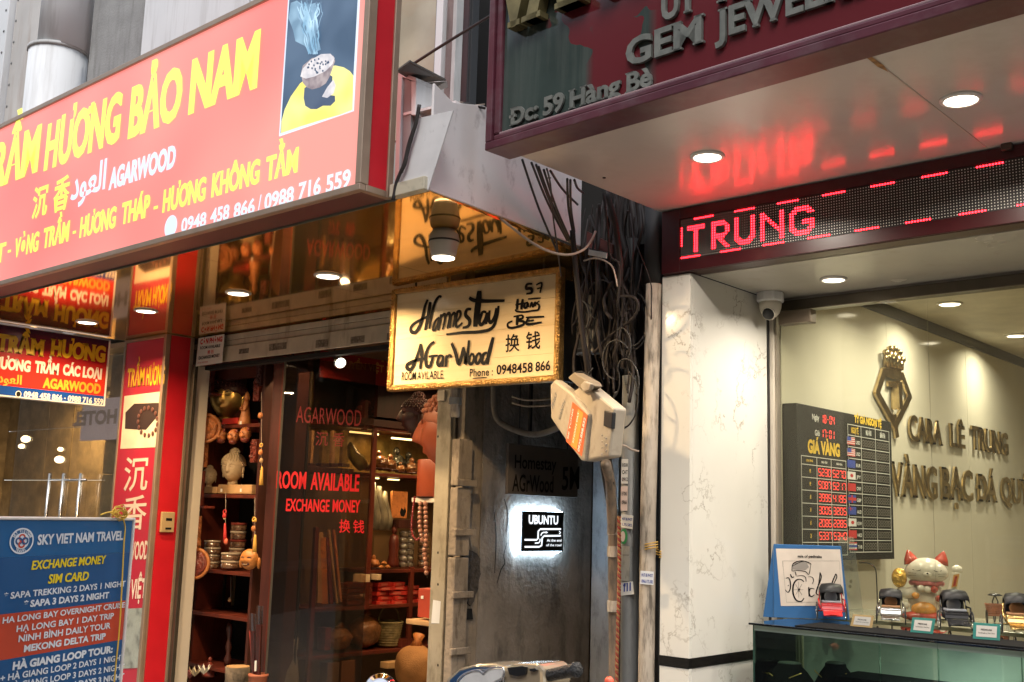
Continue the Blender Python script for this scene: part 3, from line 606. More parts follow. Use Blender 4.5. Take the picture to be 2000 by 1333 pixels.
# tilted meter box
mx_ = thing('meter_box', 'dirty cream meter box hanging tilted with an orange sticker', 'meter box', PF(1135, 900, 4.0))
mp = PL(PF(1135, 815, 3.95), (.87, -.5, 0)); mp.o = Vector((PF(1135, 815, 3.95).x, PF(1135, 815, 3.95).y, 0))
cb = mat('dirty_cream_plastic', (.36, .31, .24), .45, vs=8, var=.12, dirt=.6, dscale=(9, 9, 7), dcol=(.14, .1, .07), dth=.55)
body = [(1074, 752), (1082, 742), (1117, 768), (1149, 808), (1141, 901), (1134, 900), (1105, 862), (1075, 818)]
B('front', pprism(MB(), mp, body, -.02, .03), cb, mx_, bev=.012)
side = [(1118, 766), (1140, 748), (1199, 797), (1189, 893), (1166, 896), (1142, 902), (1150, 808)]
B('side', pprism(MB(), mp, side, -.05, .012), cb, mx_, bev=.01)
B('hinge', pprism(MB(), mp, [(1108, 738), (1120, 728), (1150, 745), (1156, 754), (1140, 765), (1128, 756)], -.02, .035), mat('brown_hinge', (.2, .16, .11), .5, dirt=.6), mx_, bev=.006)
B('latch', pprism(MB(), mp, [(1133, 752), (1140, 745), (1153, 750), (1150, 762), (1138, 766)], .035, .055), cb, mx_, bev=.004)
og = mat('orange_sticker', (.75, .13, .03), .5); og2 = mat('yellow_sticker', (.75, .30, .04), .5)
B('sticker', flat(MB(), mp, [mp.uv(x, y, .032) for x, y in ((1118, 785), (1148, 811), (1136, 892), (1105, 862))], .032), og, mx_)
B('sticker_band', flat(MB(), mp, [mp.uv(x, y, .033) for x, y in ((1129, 799), (1139, 807), (1126, 879), (1115, 870))], .033), og2, mx_)
def dtext(s, p0, p1, h, m, w):
    A, Bq = mp.uv(*p0, w), mp.uv(*p1, w); v, f = glyphs(s, .03); xs = [q[0] for q in v]; a_, b_ = min(xs), max(xs)
    d = Vector((Bq[0]-A[0], Bq[1]-A[1])); n_ = Vector((-d.y, d.x)).normalized()*h
    B('lettering', MB().add([mp.pt(A[0]+d.x*(x-a_)/(b_-a_)+n_.x*y/CAP, A[1]+d.y*(x-a_)/(b_-a_)+n_.y*y/CAP, w) for x, y in v], f), m, mx_)
dtext('0973.858.832', (1131, 884), (1144, 818), .022, M['white_paint'], .034); dtext('KHOAN CAT', (1120, 866), (1131, 806), .014, M['white_paint'], .034); dtext('BE TONG', (1110, 858), (1120, 800), .014, M['white_paint'], .034)
dtext('PH63', (1080, 800), (1088, 772), .03, M['pipe_dark'], .032); dtext('CANTH', (1093, 822), (1104, 786), .025, M['pipe_dark'], .032)
B('terminal', pprism(MB(), mp, [(1180, 802), (1196, 806), (1194, 838), (1178, 832)], .0, .018), M['black'], mx_, bev=.003)
sprg = MB()
for k in range(7): q = mp.uv(1178+(k % 2)*8, 850+k*6, .02); sprg.tube([mp.pt(q[0]-.012, q[1], .02), mp.pt(q[0]+.012, q[1]-.004, .03)], .004, 6)
B('screws', sprg, M['pipe_dirty'], mx_, stuff=True)
# ================================================================== LEFT SHOP: lightbox sign
ZC = 2.9; YS = 2.80
ls = thing('lightbox_sign', 'huge red backlit lightbox sign with yellow agarwood shop lettering and incense photo', 'sign', (-5.5, YS+.08, 2.91))
s0 = FP(YS)
XR = -3.36
pts = [(-8.6, 2.935), (XR-.035, 2.935), (XR-.035, 3.99), (-8.6, 3.99)]
pink = emat('lit_red_face', (1.0, .20, .18), (1.0, .37, .31), 1.02, .9)
B('face', MB().pbox(s0, -8.6, XR-.033, 2.932, 3.965, -.02, 0), pink, ls)
B('bottom_frame', MB().pbox(s0, -8.6, XR, 2.903, 2.932, -.02, .014), M['alu'], ls, bev=.003)
B('top_frame', MB().pbox(s0, -8.6, XR, 3.965, 3.995, -.02, .014), M['alu'], ls, bev=.003)
B('corner_post', MB().pbox(s0, XR-.033, XR+.0, 2.933, 3.964, -.035, .012), M['alu'], ls, bev=.003)
sx = XP(XR)
B('side_panel', MB().pbox(sx, YS+.036, YS+.135, 2.934, 3.96, -.03, -.006), M['red_vinyl'], ls)
B('side_frame', MB().pbox(sx, YS+.136, YS+.168, 2.904, 3.99, -.03, .002), M['alu'], ls, bev=.003)
B('side_bottom_frame', MB().pbox(sx, YS+.022, YS+.135, 2.904, 2.933, -.03, .001), M['alu'], ls, bev=.003)
B('underside', MB().box(-8.6, XR-.03, YS+.022, YS+.165, 2.905, 2.93), M['maroon'], ls)
yl_ = emat('lit_yellow_letter', (1, .95, .13), (1, 1, .2), 1.05, .8); wl_ = emat('lit_white_letter', (.66, .78, .98), (.78, .88, 1), 1.0, .8)
def T(s, xl, yl, xr, yr, h, m=yl_, off=.032, **k): k.setdefault('fat', .045 if m is yl_ and off > .03 else (.03 if off > .03 else .015)); k.setdefault('level', True); ptext('lettering', s, s0, xl, yl, xr, yr, h, m, ls, .004, off=off, **k)
T('TRẦM', -44, 378, 73, 333, 79); T('HƯƠNG', 85.5, 327, 232, 277, 84); T('BẢO', 249.5, 265, 352, 231, 92); T('NAM', 367.5, 218, 502, 170, 99)
T('沉', 61, 424, 91, 413, 50, off=.02, fitcap=.78); T('香', 102, 411, 133, 401, 54, off=.02, fitcap=.78)
T('\uFEA9\uFEEE\uFECC\uFEDF\uFE8D', 137, 392, 205, 367, 52, wl_, off=.02)
T('AGARWOOD', 212, 367, 341.5, 328, 38, wl_, off=.045, level=True)
T('VẬT', -50, 527, 9, 509, 33, level=True)
for a in ((15, 492, 21), (142, 455, 148), (300, 407, 308)):
    q0 = s0.uv(a[0], a[1], .004); q1 = s0.uv(a[2], a[1], .004); B('lettering', flat(MB(), s0, [(q0[0], q0[1]-.008), (q1[0], q0[1]-.008), (q1[0], q0[1]+.008), (q0[0], q0[1]+.008)], .004), yl_, ls)
T('VÒNG', 27, 503, 74, 489, 34, level=True); T('TRẦM', 82.5, 486, 133.5, 469, 36, level=True); T('HƯƠNG', 154.5, 465, 225, 442, 37, level=True); T('THÁP', 235.6, 439, 291, 421, 39, level=True)
T('HƯƠNG', 316.6, 416, 400.6, 388, 41, level=True); T('KHÔNG', 412, 386, 506, 355, 43, level=True); T('TẰM', 517.5, 355, 581, 333, 44, level=True)
T('0948', 353, 455, 402, 441, 26, wl_, off=.025, level=True); T('458', 410, 437, 447, 428, 27, wl_, off=.025, level=True); T('866', 455.5, 428, 497, 415, 27.5, wl_, off=.025, level=True)
T('/', 503, 414, 509, 412, 30, wl_, off=.02, level=True); T('0988', 515.5, 411, 573, 395, 30, wl_, off=.025, level=True); T('716', 582, 391, 626, 378, 31, wl_, off=.025, level=True); T('559', 636, 377, 684, 363, 32, wl_, off=.025, level=True)
c_ = s0.uv(333.5, 443, .004); r_ = s0.uv(345.5, 443, .004)[0]-c_[0]; B('phone_dot', flat(MB(), s0, circ(c_[0], c_[1], r_, r_*1.02), .004), wl_, ls)
# printed incense photo
q = [s0.uv(545, 265, .004), s0.uv(690, 219, .004), s0.uv(700, 0, .004)]
pu0, pu1, pv0 = q[0][0], q[1][0], (q[0][1]+q[1][1])/2; pv1 = 3.945
B('photo_border', MB().pbox(s0, pu0, pu1, pv0, pv1, .001, .004), wl_, ls)
def photo_mat():
    m = emat('printed_night_blue', (.055, .10, .17), (.10, .16, .25), 1.0, 5); return m
B('photo_print', MB().pbox(s0, pu0+.012, pu1-.012, pv0+.012, pv1-.01, .004, .0055), photo_mat(), ls)
def ph(x, y): # crop pixels (400,0 crop, 3.332x) -> plane
    return s0.uv(400+x/3.332, y/3.332, .006)
ye = emat('printed_yellow', (.95, .82, .18), (1, .93, .36), 1.0, 6); st_ = emat('printed_smoke', (.22, .42, .6), (.6, .85, 1), 1.0, 9)
dark = emat('printed_shadow', (.06, .09, .16), (.09, .13, .2), 1.0, 8); brz = emat('printed_bowl', (.25, .2, .22), (.5, .42, .42), 1.0, 30); pale = emat('printed_ash', (.6, .58, .62), (.85, .8, .8), 1.0, 30)
dish = [(497, 868), (500, 790), (520, 715), (560, 630), (620, 545), (700, 480), (780, 440), (850, 428), (905, 440), (945, 465), (968, 495), (962, 716), (880, 748), (760, 782), (600, 832)]
B('photo_dish', flat(MB(), s0, [ph(*p) for p in dish], .0065), ye, ls)
B('photo_shadow', flat(MB(), s0, [ph(*p) for p in [(650, 575), (645, 640), (655, 690), (690, 712), (730, 712), (770, 690), (820, 690), (850, 660), (848, 625), (800, 620), (830, 560), (832, 500), (800, 480), (700, 540)]], .0072), dark, ls)
B('photo_bowl', flat(MB(), s0, [ph(*p) for p in [(628, 480), (640, 540), (665, 570), (700, 585), (750, 572), (790, 545), (815, 500), (850, 400), (840, 365), (700, 380), (640, 430)]], .008), brz, ls)
B('photo_shard', flat(MB(), s0, [ph(*p) for p in [(765, 632), (800, 570), (840, 520), (855, 560), (840, 610), (800, 640)]], .0085), pale, ls)
top = [(625, 500), (640, 450), (690, 395), (760, 355), (820, 352), (848, 380), (835, 420), (790, 465), (720, 500), (660, 515)]
B('photo_ash', flat(MB(), s0, [ph(*p) for p in top], .0088), pale, ls)
mb = MB(); rn = random.Random(5)
for k in range(26):
    a, r2 = rn.uniform(0, 6.28), math.sqrt(rn.random())*.8; x, y = 738+95*r2*math.cos(a)+18*r2*math.sin(a), 432+52*r2*math.sin(a)-30*r2*math.cos(a)
    flat(mb, s0, [ph(x+6*math.cos(t), y+8*math.sin(t)) for t in (0, 1.2, 2.5, 3.8, 5)], .0096)
B('photo_spots', mb, dark, ls, stuff=True)
mb = MB(); mb2 = MB()
for k in range(26):
    x, y = 690+rn.uniform(-15, 60), 355; pl_ = []
    dx = rn.uniform(-1, 1); tx = 600+rn.random()*170
    for i in range(9):
        pl_.append(ph(x+(tx-x)*(i/8)**.8+math.sin(i*1.1+k)*rn.uniform(8, 26)*(i/8)**.5, y-i*rn.uniform(38, 44)))
    ribbon(mb if k % 2 else mb2, s0, pl_, rn.uniform(.004, .014), .0098+k*.00006, 3)
B('photo_smoke', mb, st_, ls, stuff=True); B('photo_smoke', mb2, emat('printed_smoke_faint', (.12, .22, .33), (.32, .5, .68), 1, 9), ls, stuff=True)
mb = MB()
flat(mb, s0, [ph(*p) for p in [(560, 20), (600, 5), (650, 40), (720, 20), (740, 80), (700, 190), (740, 260), (755, 325), (690, 350), (650, 300), (590, 270), (575, 200), (545, 120)]], .0062)
B('photo_smoke', mb, emat('printed_smoke_haze', (.16, .28, .40), (.33, .52, .68), 1, 11), ls)

# ---------------------------------------------------------------- canopy
cp_ = thing('canopy', 'mirror gold ceiling canopy with stained white side fascia over the agarwood shop', 'canopy', (-5.5, 3.8, ZC))
yC0 = 2.975
def ctr(y): return -3.125 - (y-2.96)*.127
segs = [-8.12, -6.55, -5.0, -4.25]
for a, b in zip(segs, segs[1:]): B('ceiling_panel', MB().hexa((a+.0015, yC0, ZC), (b-a-.003, 0, 0), (0, 4.72-yC0, 0), (0, 0, .02)), M['gold_mirror'], cp_)
mb = MB(); x1, x2 = ctr(yC0)-.012, ctr(4.2)-.012
mb.add([(-4.2485, yC0, ZC), (x1, yC0, ZC), (x2, 4.2, ZC), (x2-.06, 4.72, ZC), (-4.2485, 4.72, ZC), (-4.2485, yC0, ZC+.02), (x1, yC0, ZC+.02), (x2, 4.2, ZC+.02), (x2-.06, 4.72, ZC+.02), (-4.2485, 4.72, ZC+.02)], [(4, 3, 2, 1, 0), (5, 6, 7, 8, 9), (0, 1, 6, 5), (1, 2, 7, 6), (2, 3, 8, 7)])
B('ceiling_panel', mb, M['gold_mirror'], cp_)
B('front_edge', MB().box(-8.6, XR+.02, YS+.169, yC0-.002, 2.895, 2.95), mat('grey_green_edge', (.16, .17, .13), .5, dirt=.3), cp_, bev=.002)
cream = mat('cream_edge', (.52, .47, .36), .5, dirt=.4, dscale=(12, 12, 12))
B('corner_edge', MB().box(XR+.022, ctr(2.96)-.003, YS+.13, yC0-.002, 2.90, 2.955), cream, cp_, bev=.003)
# side fascia
a = Vector((ctr(2.962), 2.962, 0)); b = Vector((ctr(4.15), 4.15, 0)); fpn = PL(a, b-a); L_ = (b-a).length
B('fascia_board', MB().prism(fpn, [(0, 2.902), (L_, 2.935), (L_, 3.36), (fpn.uv(945, 209)[0], 3.38), (fpn.uv(884, 222)[0], 3.32), (0, 3.36)], -.012, 0), M['fascia'], cp_, bev=.002)
B('fascia_top', MB().hexa(fpn.pt(.16, 3.33, -.3), fpn.u*(L_-.16), fpn.n*.29, (0, 0, .012)), M['fascia'], cp_)
lp = thing('loose_panel', 'loose white plastic sheet leaning at the left end of the fascia, cables behind', 'panel', (-3.2, 2.95, 2.96))
pf_ = FP(2.955)
B('sheet', pprism(MB(), pf_, [(779, 375), (836, 371), (885, 216), (812, 232)], 0, .006), mat('scuffed_white_sheet', (.62, .61, .62), .45, dirt=.5, dscale=(14, 14, 14), dth=.6), lp, bev=.001)
mb = MB()
for k in range(5): mb.tube(smooth_pts([tuple(PF(x+rn.uniform(-2, 2), y, 2.93)) for x, y in ((818, 205), (812, 240), (800, 280), (790, 320), (776, 355), (768, 392))], 4), .006, 6)
tag(B('edge_cables', mb, M['cable'], smooth=True), 'grimy bundle of cables between the lightbox end and loose white sheet', 'cables', kind='stuff')
# bracket lamp / junction box behind the sign
fx = thing('floodlight_box', 'grey metal box with white frame and dark bent visor beside the lightbox end', 'floodlight', PF(795, 380, 3.08))
p3 = FP(3.08)
B('frame_side', pprism(MB(), p3, [(776, 145), (785, 148), (778, 385), (770, 385)], -.1, 0), M['panel_white'], fx, bev=.002)
B('frame_side', pprism(MB(), p3, [(803, 158), (813, 160), (812, 225), (803, 225)], -.1, 0), M['panel_white'], fx, bev=.002)
B('frame_top', pprism(MB(), p3, [(776, 138), (813, 152), (813, 160), (776, 147)], -.1, 0), M['panel_white'], fx, bev=.002)
B('front_plate', pprism(MB(), p3, [(785, 151), (803, 159), (802, 280), (781, 345)], -.08, -.012), mat('blue_grey_plate', (.27, .29, .3), .5, dirt=.3), fx)
vz = mat('dark_visor', (.1, .095, .085), .5, dirt=.4)
A = [PF(774, 140, 2.96), PF(800, 121, 2.98), PF(871, 158, 3.25), PF(812, 163, 3.2)]
mb = MB().add(A+[p+Vector((0, 0, .008)) for p in A], [(3, 2, 1, 0), (4, 5, 6, 7), (0, 1, 5, 4), (1, 2, 6, 5), (2, 3, 7, 6), (3, 0, 4, 7)]); B('visor', mb, vz, fx)
A = [PF(812, 163, 3.2), PF(871, 160, 3.25), PF(873, 172, 3.3), PF(816, 192, 3.22)]
mb = MB().add(A+[p+Vector((0, .006, .004)) for p in A], [(3, 2, 1, 0), (4, 5, 6, 7), (0, 1, 5, 4), (1, 2, 6, 5), (2, 3, 7, 6), (3, 0, 4, 7)]); B('visor_flap', mb, mat('grey_flap', (.3, .29, .27), .5), fx)

# ---------------------------------------------------------------- recessed downlights
def downlight(label, x, y, z, e, rad, col, group, spread=150):
    t = thing('downlight', label, 'ceiling light', (x, y, z-.012), group)
    B('trim', MB().lathe([(rad*1.28, .012), (rad*1.28, .007), (rad*1.1, .001), (rad*1.0, .004), (rad*1.0, .012)], (0, 0, 0), 28), M['trim_white'], t, smooth=True, local=True)
    B('lens', MB().lathe([(rad*.98, .0035), (rad*.98, .010)], (0, 0, 0), 28), M['lens'], t, local=True)
    lamp('lamp', t, (0, 0, .002), e, rad*1.9, col, spread=spread); return t
WARM = (1, .70, .38)
for k, (px, py, s_) in enumerate(((157, 627, 'just above the projecting agarwood sign, leftmost of the four'), (280, 606, 'above the vertical red lightbox'), (465, 572, 'above the small white room notice'), (648, 540, 'above the glass door with red lettering, rightmost of the four'))):
    q = PZ(px, py, ZC); downlight('round warm ceiling light %s' % s_, q.x, 3.76, ZC, 19, .062, WARM, 'round lights in the gold canopy ceiling')
q = PZ(868, 450, ZC)
sl = thing('canister_light', 'white canister lamp hanging from the gold ceiling over the painted homestay sign', 'lamp', (q.x, q.y, ZC-.14))
B('body', MB().lathe([(.052, .14), (.066, .12), (.072, .09), (.06, .03), (.056, .01), (.05, .008)], (0, 0, 0), 28), mat('grey_white_canister', (.5, .48, .42), .35), sl, smooth=True, local=True)
B('band', MB().lathe([(.073, .088), (.074, .084), (.073, .08)], (0, 0, 0), 28), M['black'], sl, local=True)
B('lens', MB().lathe([(.052, .004), (.052, .012)], (0, 0, 0), 28), M['lens'], sl, local=True)
lamp('lamp', sl, (0, 0, .0), 15, .1, WARM)

# ---------------------------------------------------------------- homestay sign
hs_ = thing('wooden_sign', 'hand-painted plywood homestay sign in a gilt frame under the canister lamp', 'sign', (-3.88, 4.0, 2.24))
YH = 4.2; h0 = FP(YH)
tl = h0.uv(765, 567); tr = h0.uv(1095, 522); br = h0.uv(1097, 745); bl = h0.uv(763, 765)
hu0, hu1 = (tl[0]+bl[0])/2, (tr[0]+br[0])/2; hp_ = h0
z0a, z0b = bl[1], br[1]; z1a, z1b = tl[1], tr[1]
def HZ(f, t): # f across 0..1, t up 0..1
    return (hu0+(hu1-hu0)*f, (z0a+(z0b-z0a)*f)*(1-t)+(z1a+(z1b-z1a)*f)*t)
ply = mat('varnished_plywood', (.78, .60, .36), .2, vs=3, var=.08, dirt=.4, dscale=(1.2, 1.2, 26), dcol=(.62, .42, .2), dth=.5, bump=.02)
W_ = hu1-hu0; fw_ = .034
for k in range(4):
    t0, t1 = [(0.0, .238), (.2395, .50), (.5015, .748), (.7495, 1)][k]
    B('plank', MB().prism(h0, [HZ(.01, .02+.96*t0), HZ(.99, .02+.96*t0), HZ(.99, .02+.96*t1), HZ(.01, .02+.96*t1)], -.02, -.002), ply, hs_)
gf = mat('gilt_frame', (.40, .23, .07), .33, .8, vs=30, var=.35, bump=.9, bs=110)
fx_ = fw_/W_; fy_ = fw_/(z1a-z0a)
def mould(p0, p1, q1, q0, nm):
    mb = MB(); mb.prism(h0, [p0, p1, q1, q0], -.03, .016); B(nm, mb, gf, hs_, bev=.006)
mould(HZ(0, 0), HZ(1, 0), HZ(1-fx_, fy_), HZ(fx_, fy_), 'frame_rail'); mould(HZ(0, 1), HZ(fx_, 1-fy_), HZ(1-fx_, 1-fy_), HZ(1, 1), 'frame_rail')
mould(HZ(0, 0), HZ(fx_, fy_), HZ(fx_, 1-fy_), HZ(0, 1), 'frame_side'); mould(HZ(1, 0), HZ(1, 1), HZ(1-fx_, 1-fy_), HZ(1-fx_, fy_), 'frame_side')
def beads(f0, t0, f1, t1, n):
    mb = MB()
    for k in range(n):
        q = HZ(f0+(f1-f0)*k/(n-1), t0+(t1-t0)*k/(n-1)); mb.ell(h0.pt(q[0], q[1], .017), (.007, .006, .007), 6, 4)
    B('frame_beading', mb, gf, hs_, stuff=True)
beads(.02, fy_*.25, .98, fy_*.25, 60); beads(.02, 1-fy_*.25, .98, 1-fy_*.25, 60); beads(fx_*.25, .03, fx_*.25, .97, 30); beads(1-fx_*.25, .03, 1-fx_*.25, .97, 30)
for fx2 in (.12, .88):
    q = HZ(fx2, .93); B('hook', MB().tube([h0.pt(q[0], q[1], -.035), h0.pt(q[0], ZC-.001, -.035)], .006, 6), M['cable'], hs_)
B('power_block', pprism(MB(), FP(4.24), [(1096, 545), (1100, 545), (1102, 745), (1097, 745)], -.10, 0), M['black'], hs_)
def hw(x, y): return h0.uv(740+x/3.332, 350+y/3.332, .001)
strokes = [
 ([(318, 785), (300, 830), (285, 900), (262, 965), (235, 1000), (210, 990), (212, 962), (250, 928), (330, 890)], .014), ([(334, 800), (325, 870), (302, 985)], .014),
 ([(408, 770), (392, 765), (365, 805), (345, 880), (328, 975)], .011), ([(392, 900), (365, 930), (352, 980), (372, 975), (392, 905)], .010),
 ([(405, 880), (398, 930), (386, 985)], .011), ([(402, 905), (425, 880), (432, 905), (415, 980)], .011), ([(432, 900), (455, 872), (462, 900), (445, 975)], .011),
 ([(470, 880), (462, 970)], .011), ([(468, 900), (488, 872), (496, 895), (482, 965)], .010),
 ([(505, 930), (530, 895), (530, 865), (512, 868), (500, 930), (510, 965), (545, 935)], .011),
 ([(602, 848), (575, 850), (565, 885), (592, 920), (582, 958), (545, 968)], .013), ([(655, 728), (648, 800), (638, 880), (628, 962)], .024), ([(588, 772), (620, 790), (700, 795), (820, 792)], .014),
 ([(700, 868), (675, 868), (655, 925), (668, 950), (690, 918), (704, 868)], .012), ([(706, 868), (698, 945)], .012), ([(722, 855), (716, 910), (730, 935), (755, 895), (765, 840)], .012),
 ([(780, 825), (768, 900), (735, 972), (650, 995), (540, 1000), (440, 1012)], .012),
 ([(362, 1062), (330, 1090), (285, 1140), (270, 1075)], .0), ([(272, 1072), (255, 1140), (212, 1235), (184, 1228), (190, 1205), (240, 1180), (300, 1168)], .014), ([(273, 1075), (280, 1150), (268, 1238)], .013),
 ([(362, 1060), (330, 1085), (305, 1150), (312, 1215), (335, 1215), (350, 1165), (348, 1150)], .013), ([(325, 1155), (385, 1148)], .009),
 ([(418, 1152), (395, 1152), (382, 1195), (395, 1215), (412, 1185), (420, 1150)], .011), ([(420, 1150), (414, 1222)], .011), ([(442, 1145), (436, 1222)], .011), ([(440, 1170), (458, 1148), (476, 1158)], .010),
 ([(474, 1068), (500, 1130), (522, 1205), (545, 1130), (552, 1095)], .014), ([(550, 1095), (562, 1150), (565, 1203), (580, 1130), (588, 1050)], .013),
 ([(610, 1135), (592, 1160), (590, 1195), (606, 1203), (622, 1165), (610, 1135)], .011), ([(655, 1130), (635, 1155), (632, 1190), (648, 1200), (665, 1160), (655, 1130)], .011),
 ([(706, 1130), (684, 1140), (672, 1185), (688, 1200), (706, 1165)], .012), ([(745, 1030), (730, 1090), (715, 1150), (708, 1205)], .014),
 ([(1000, 683), (965, 687), (962, 713), (992, 714), (995, 740), (960, 748)], .010), ([(1025, 690), (1062, 678), (1050, 742)], .007), ([(1030, 715), (1058, 708)], .006),
 ([(905, 780), (900, 852)], .010), ([(938, 782), (928, 850)], .010), ([(890, 820), (950, 808)], .007), ([(972, 803), (952, 812), (948, 835), (962, 838), (972, 808), (975, 835)], .008),
 ([(985, 838), (996, 805), (1005, 832), (1020, 802), (1020, 830)], .008), ([(1048, 795), (1028, 808), (1044, 822), (1038, 852), (1000, 858), (940, 866), (900, 862), (888, 850)], .007), ([(972, 782), (1055, 775)], .006),
 ([(906, 888), (900, 952)], .011), ([(878, 897), (930, 888), (938, 905), (908, 920), (945, 930), (938, 950), (880, 968), (845, 965), (842, 940), (872, 925)], .009),
 ([(975, 905), (965, 945), (1062, 933)], .009), ([(972, 925), (1012, 920)], .007), ([(958, 902), (1078, 896)], .007), ([(612, 1298), (705, 1292)], .004)]
mb = MB()
for k, (p, wd_) in enumerate(strokes):
    if wd_: ribbon(mb, h0, [hw(*q) for q in p], wd_*1.5, .0015+.00005*k, 4, .6)
B('brush_lettering', mb, M['ink'], hs_)
def HT(s, xl, yl2, xr, yr2, h, off=.02, **k):
    A_, B_ = hw(xl, yl2), hw(xr, yr2); c = hw((xl+xr)/2, (yl2+yr2)/2-h)[1]-hw((xl+xr)/2, (yl2+yr2)/2)[1]
    text('lettering', s, h0, A_[0], B_[0], A_[1], A_[1]+c, M['ink'], hs_, .0015, off=off, v1=B_[1], **k)
HT('换', 822, 1118, 915, 1110, 98, .012, fitcap=.8); HT('钱', 955, 1100, 1050, 1094, 98, .012, fitcap=.8)
HT('ROOM', 148, 1310, 240, 1306, 52, .01); HT('AVILABLE.', 248, 1306, 425, 1298, 52, .0); HT('Phone :', 590, 1285, 742, 1278, 48, .015); HT('0948458', 765, 1272, 1000, 1255, 60, .02); HT('866', 1018, 1252, 1115, 1242, 60, .02)

# ---------------------------------------------------------------- projecting sign
XT = -8.1; pt_ = XP(XT)
ps = thing('projecting_sign', 'projecting red and blue agarwood sign hanging under the left end of the canopy', 'sign', (XT, 3.7, 2.36))
ysl = PS(0, 632, XT).y; ysr = PS(215, 655, XT).y; zt_, zb_ = 2.885, 2.355
B('case', MB().pbox(pt_, 2.9, ysr+.012, zb_, zt_, -.08, -.001), M['white_paint'], ps, bev=.004)
def band(nm, a, b, m): B(nm, MB().quad(pt_, 2.9, ysr-.006, a, b, .001), m, ps)
zz = lambda x, y: pt_.uv(x, y, .001)[1]
g0, g1_, g2 = zz(200, 774), zz(205, 720), zz(205, 690)
def gradmat():
    m = mat('purple_to_red_vinyl', (.5, .02, .02), .18); t = m.node_tree; N = t.nodes; L = t.links; p = N['Principled BSDF']
    tc = N.new('ShaderNodeTexCoord'); sp_ = N.new('ShaderNodeSeparateXYZ'); L.new(tc.outputs['Generated'], sp_.inputs[0]); cr = N.new('ShaderNodeValToRGB'); L.new(sp_.outputs[2], cr.inputs[0])
    e = cr.color_ramp.elements; e[0].color = (.62, .03, .02, 1); e[0].position = .25; e[1].color = (.05, .012, .04, 1); e[1].position = .95; n = e.new(.6); n.color = (.36, .015, .02, 1)
    L.new(cr.outputs[0], p.inputs['Base Color']); return m
B('printed_face', MB().pbox(pt_, 2.9, ysr-.006, g0, zt_-.006, -.0005, .001), gradmat(), ps)
B('blue_band', MB().pbox(pt_, 2.9, ysr-.006, zb_+.012, g0-.001, -.0005, .001), mat('blue_vinyl', (.01, .06, .28), .2), ps)
yv = mat('yellow_vinyl', (.75, .48, .02), .3); yo = mat('orange_yellow_vinyl', (.8, .35, .03), .3); wv = mat('cream_vinyl', (.75, .68, .6), .3)
def PT(s, xl, yl2, xr, yr2, h, m, off=.04, **k): k.setdefault('fat', .025); ptext('lettering', s, pt_, xl, yl2, xr, yr2, h, m, ps, .002, off=off, level=True, **k)
PT('TRẦM', -8, 686, 86, 693, 30, yv, .05, serif=.05); PT('HƯƠNG', 97, 694, 205, 706, 29, yv, .05, serif=.05)
PT('HƯƠNG', -14, 718, 59, 726, 20, wv, .05); PT('TRẦM', 67, 727, 114, 731, 20, wv, .05); PT('CÁC', 122, 732, 156, 735, 19, wv, .05); PT('LOẠI', 161, 736, 198, 741, 19, wv, .05)
PT('\uFEA9\uFEEE\uFECC\uFEDF\uFE8D', -6, 748, 42, 750, 17, yo, .02); PT('AGARWOOD', 83, 757, 196, 769, 18, yo, .04)
PT('0948 458 866', 46, 776, 121, 783, 11, wv, .03); PT('-', 125, 781, 128, 782, 10, wv, .02); PT('0988 716 559', 132, 784, 201, 791, 11, wv, .03)
c_ = pt_.uv(36, 770, .002); B('phone_icon', flat(MB(), pt_, circ(c_[0], c_[1], .022, .024), .002), wv, ps); B('phone_icon', flat(MB(), pt_, circ(c_[0], c_[1], .017, .019), .0026), M['ink'], ps)

# ---------------------------------------------------------------- vertical red lightbox
YV = 4.38; v0_ = FP(YV)
vb = thing('vertical_lightbox', 'tall narrow red lightbox with bracelet photo, left of the shop doorway', 'sign', (-7.76, YV+.1, 0))
xa_, xb_ = -8.07, -7.45
B('case', MB().box(xa_+.01, xb_-.012, YV+.004, YV+.23, 0, ZC-.002), M['alu'], vb)
rv = mat('dark_pink_red_vinyl', (.42, .022, .045), .3, vs=2, var=.06, dirt=.15, em=(.5, .02, .04), es=.06)
B('face', MB().box(xa_+.025, xb_-.035, YV-.004, YV+.002, .05, ZC-.03), rv, vb)
B('frame_post', MB().box(xb_-.034, xb_-.0, YV-.012, YV+.012, 0, ZC-.004), M['alu'], vb, bev=.003); B('frame_post', MB().box(xa_, xa_+.024, YV-.012, YV+.012, 0, ZC-.004), M['alu'], vb, bev=.003)
B('frame_rail', MB().box(xa_+.025, xb_-.035, YV-.012, YV+.003, ZC-.029, ZC-.004), M['alu'], vb, bev=.003)
B('side_panel', MB().box(xb_-.011, xb_-.003, YV+.035, YV+.20, .02, ZC-.01), M['red_vinyl'], vb)
B('side_frame', MB().box(xb_-.011, xb_+.002, YV+.201, YV+.232, 0, ZC-.004), M['alu'], vb, bev=.002)
def VT(s, xl, yl2, xr, yr2, h, m, off=.03, **k): ptext('lettering', s, v0_, xl, yl2, xr, yr2, h, m, vb, .006, off=off, **k)
VT('TRẦM', 247, 756, 281, 753, 34, yv, .03, serif=.04); VT('HƯƠNG', 284, 753, 320, 750, 35, yv, .03, serif=.04)
crm = mat('cream_print', (.72, .62, .45), .5)
B('photo_print', flat(MB(), v0_, [v0_.uv(*p, .007) for p in ((235, 877), (306, 874), (315, 765), (243, 774))], .007), crm, vb)
br_ = mat('printed_block', (.035, .018, .014), .6); bd2 = mat('printed_bead', (.13, .05, .035), .4)
B('photo_block', flat(MB(), v0_, [v0_.uv(*p, .008) for p in ((244, 838), (285, 840), (309, 812), (310, 787), (262, 789), (245, 806))], .008), br_, vb)
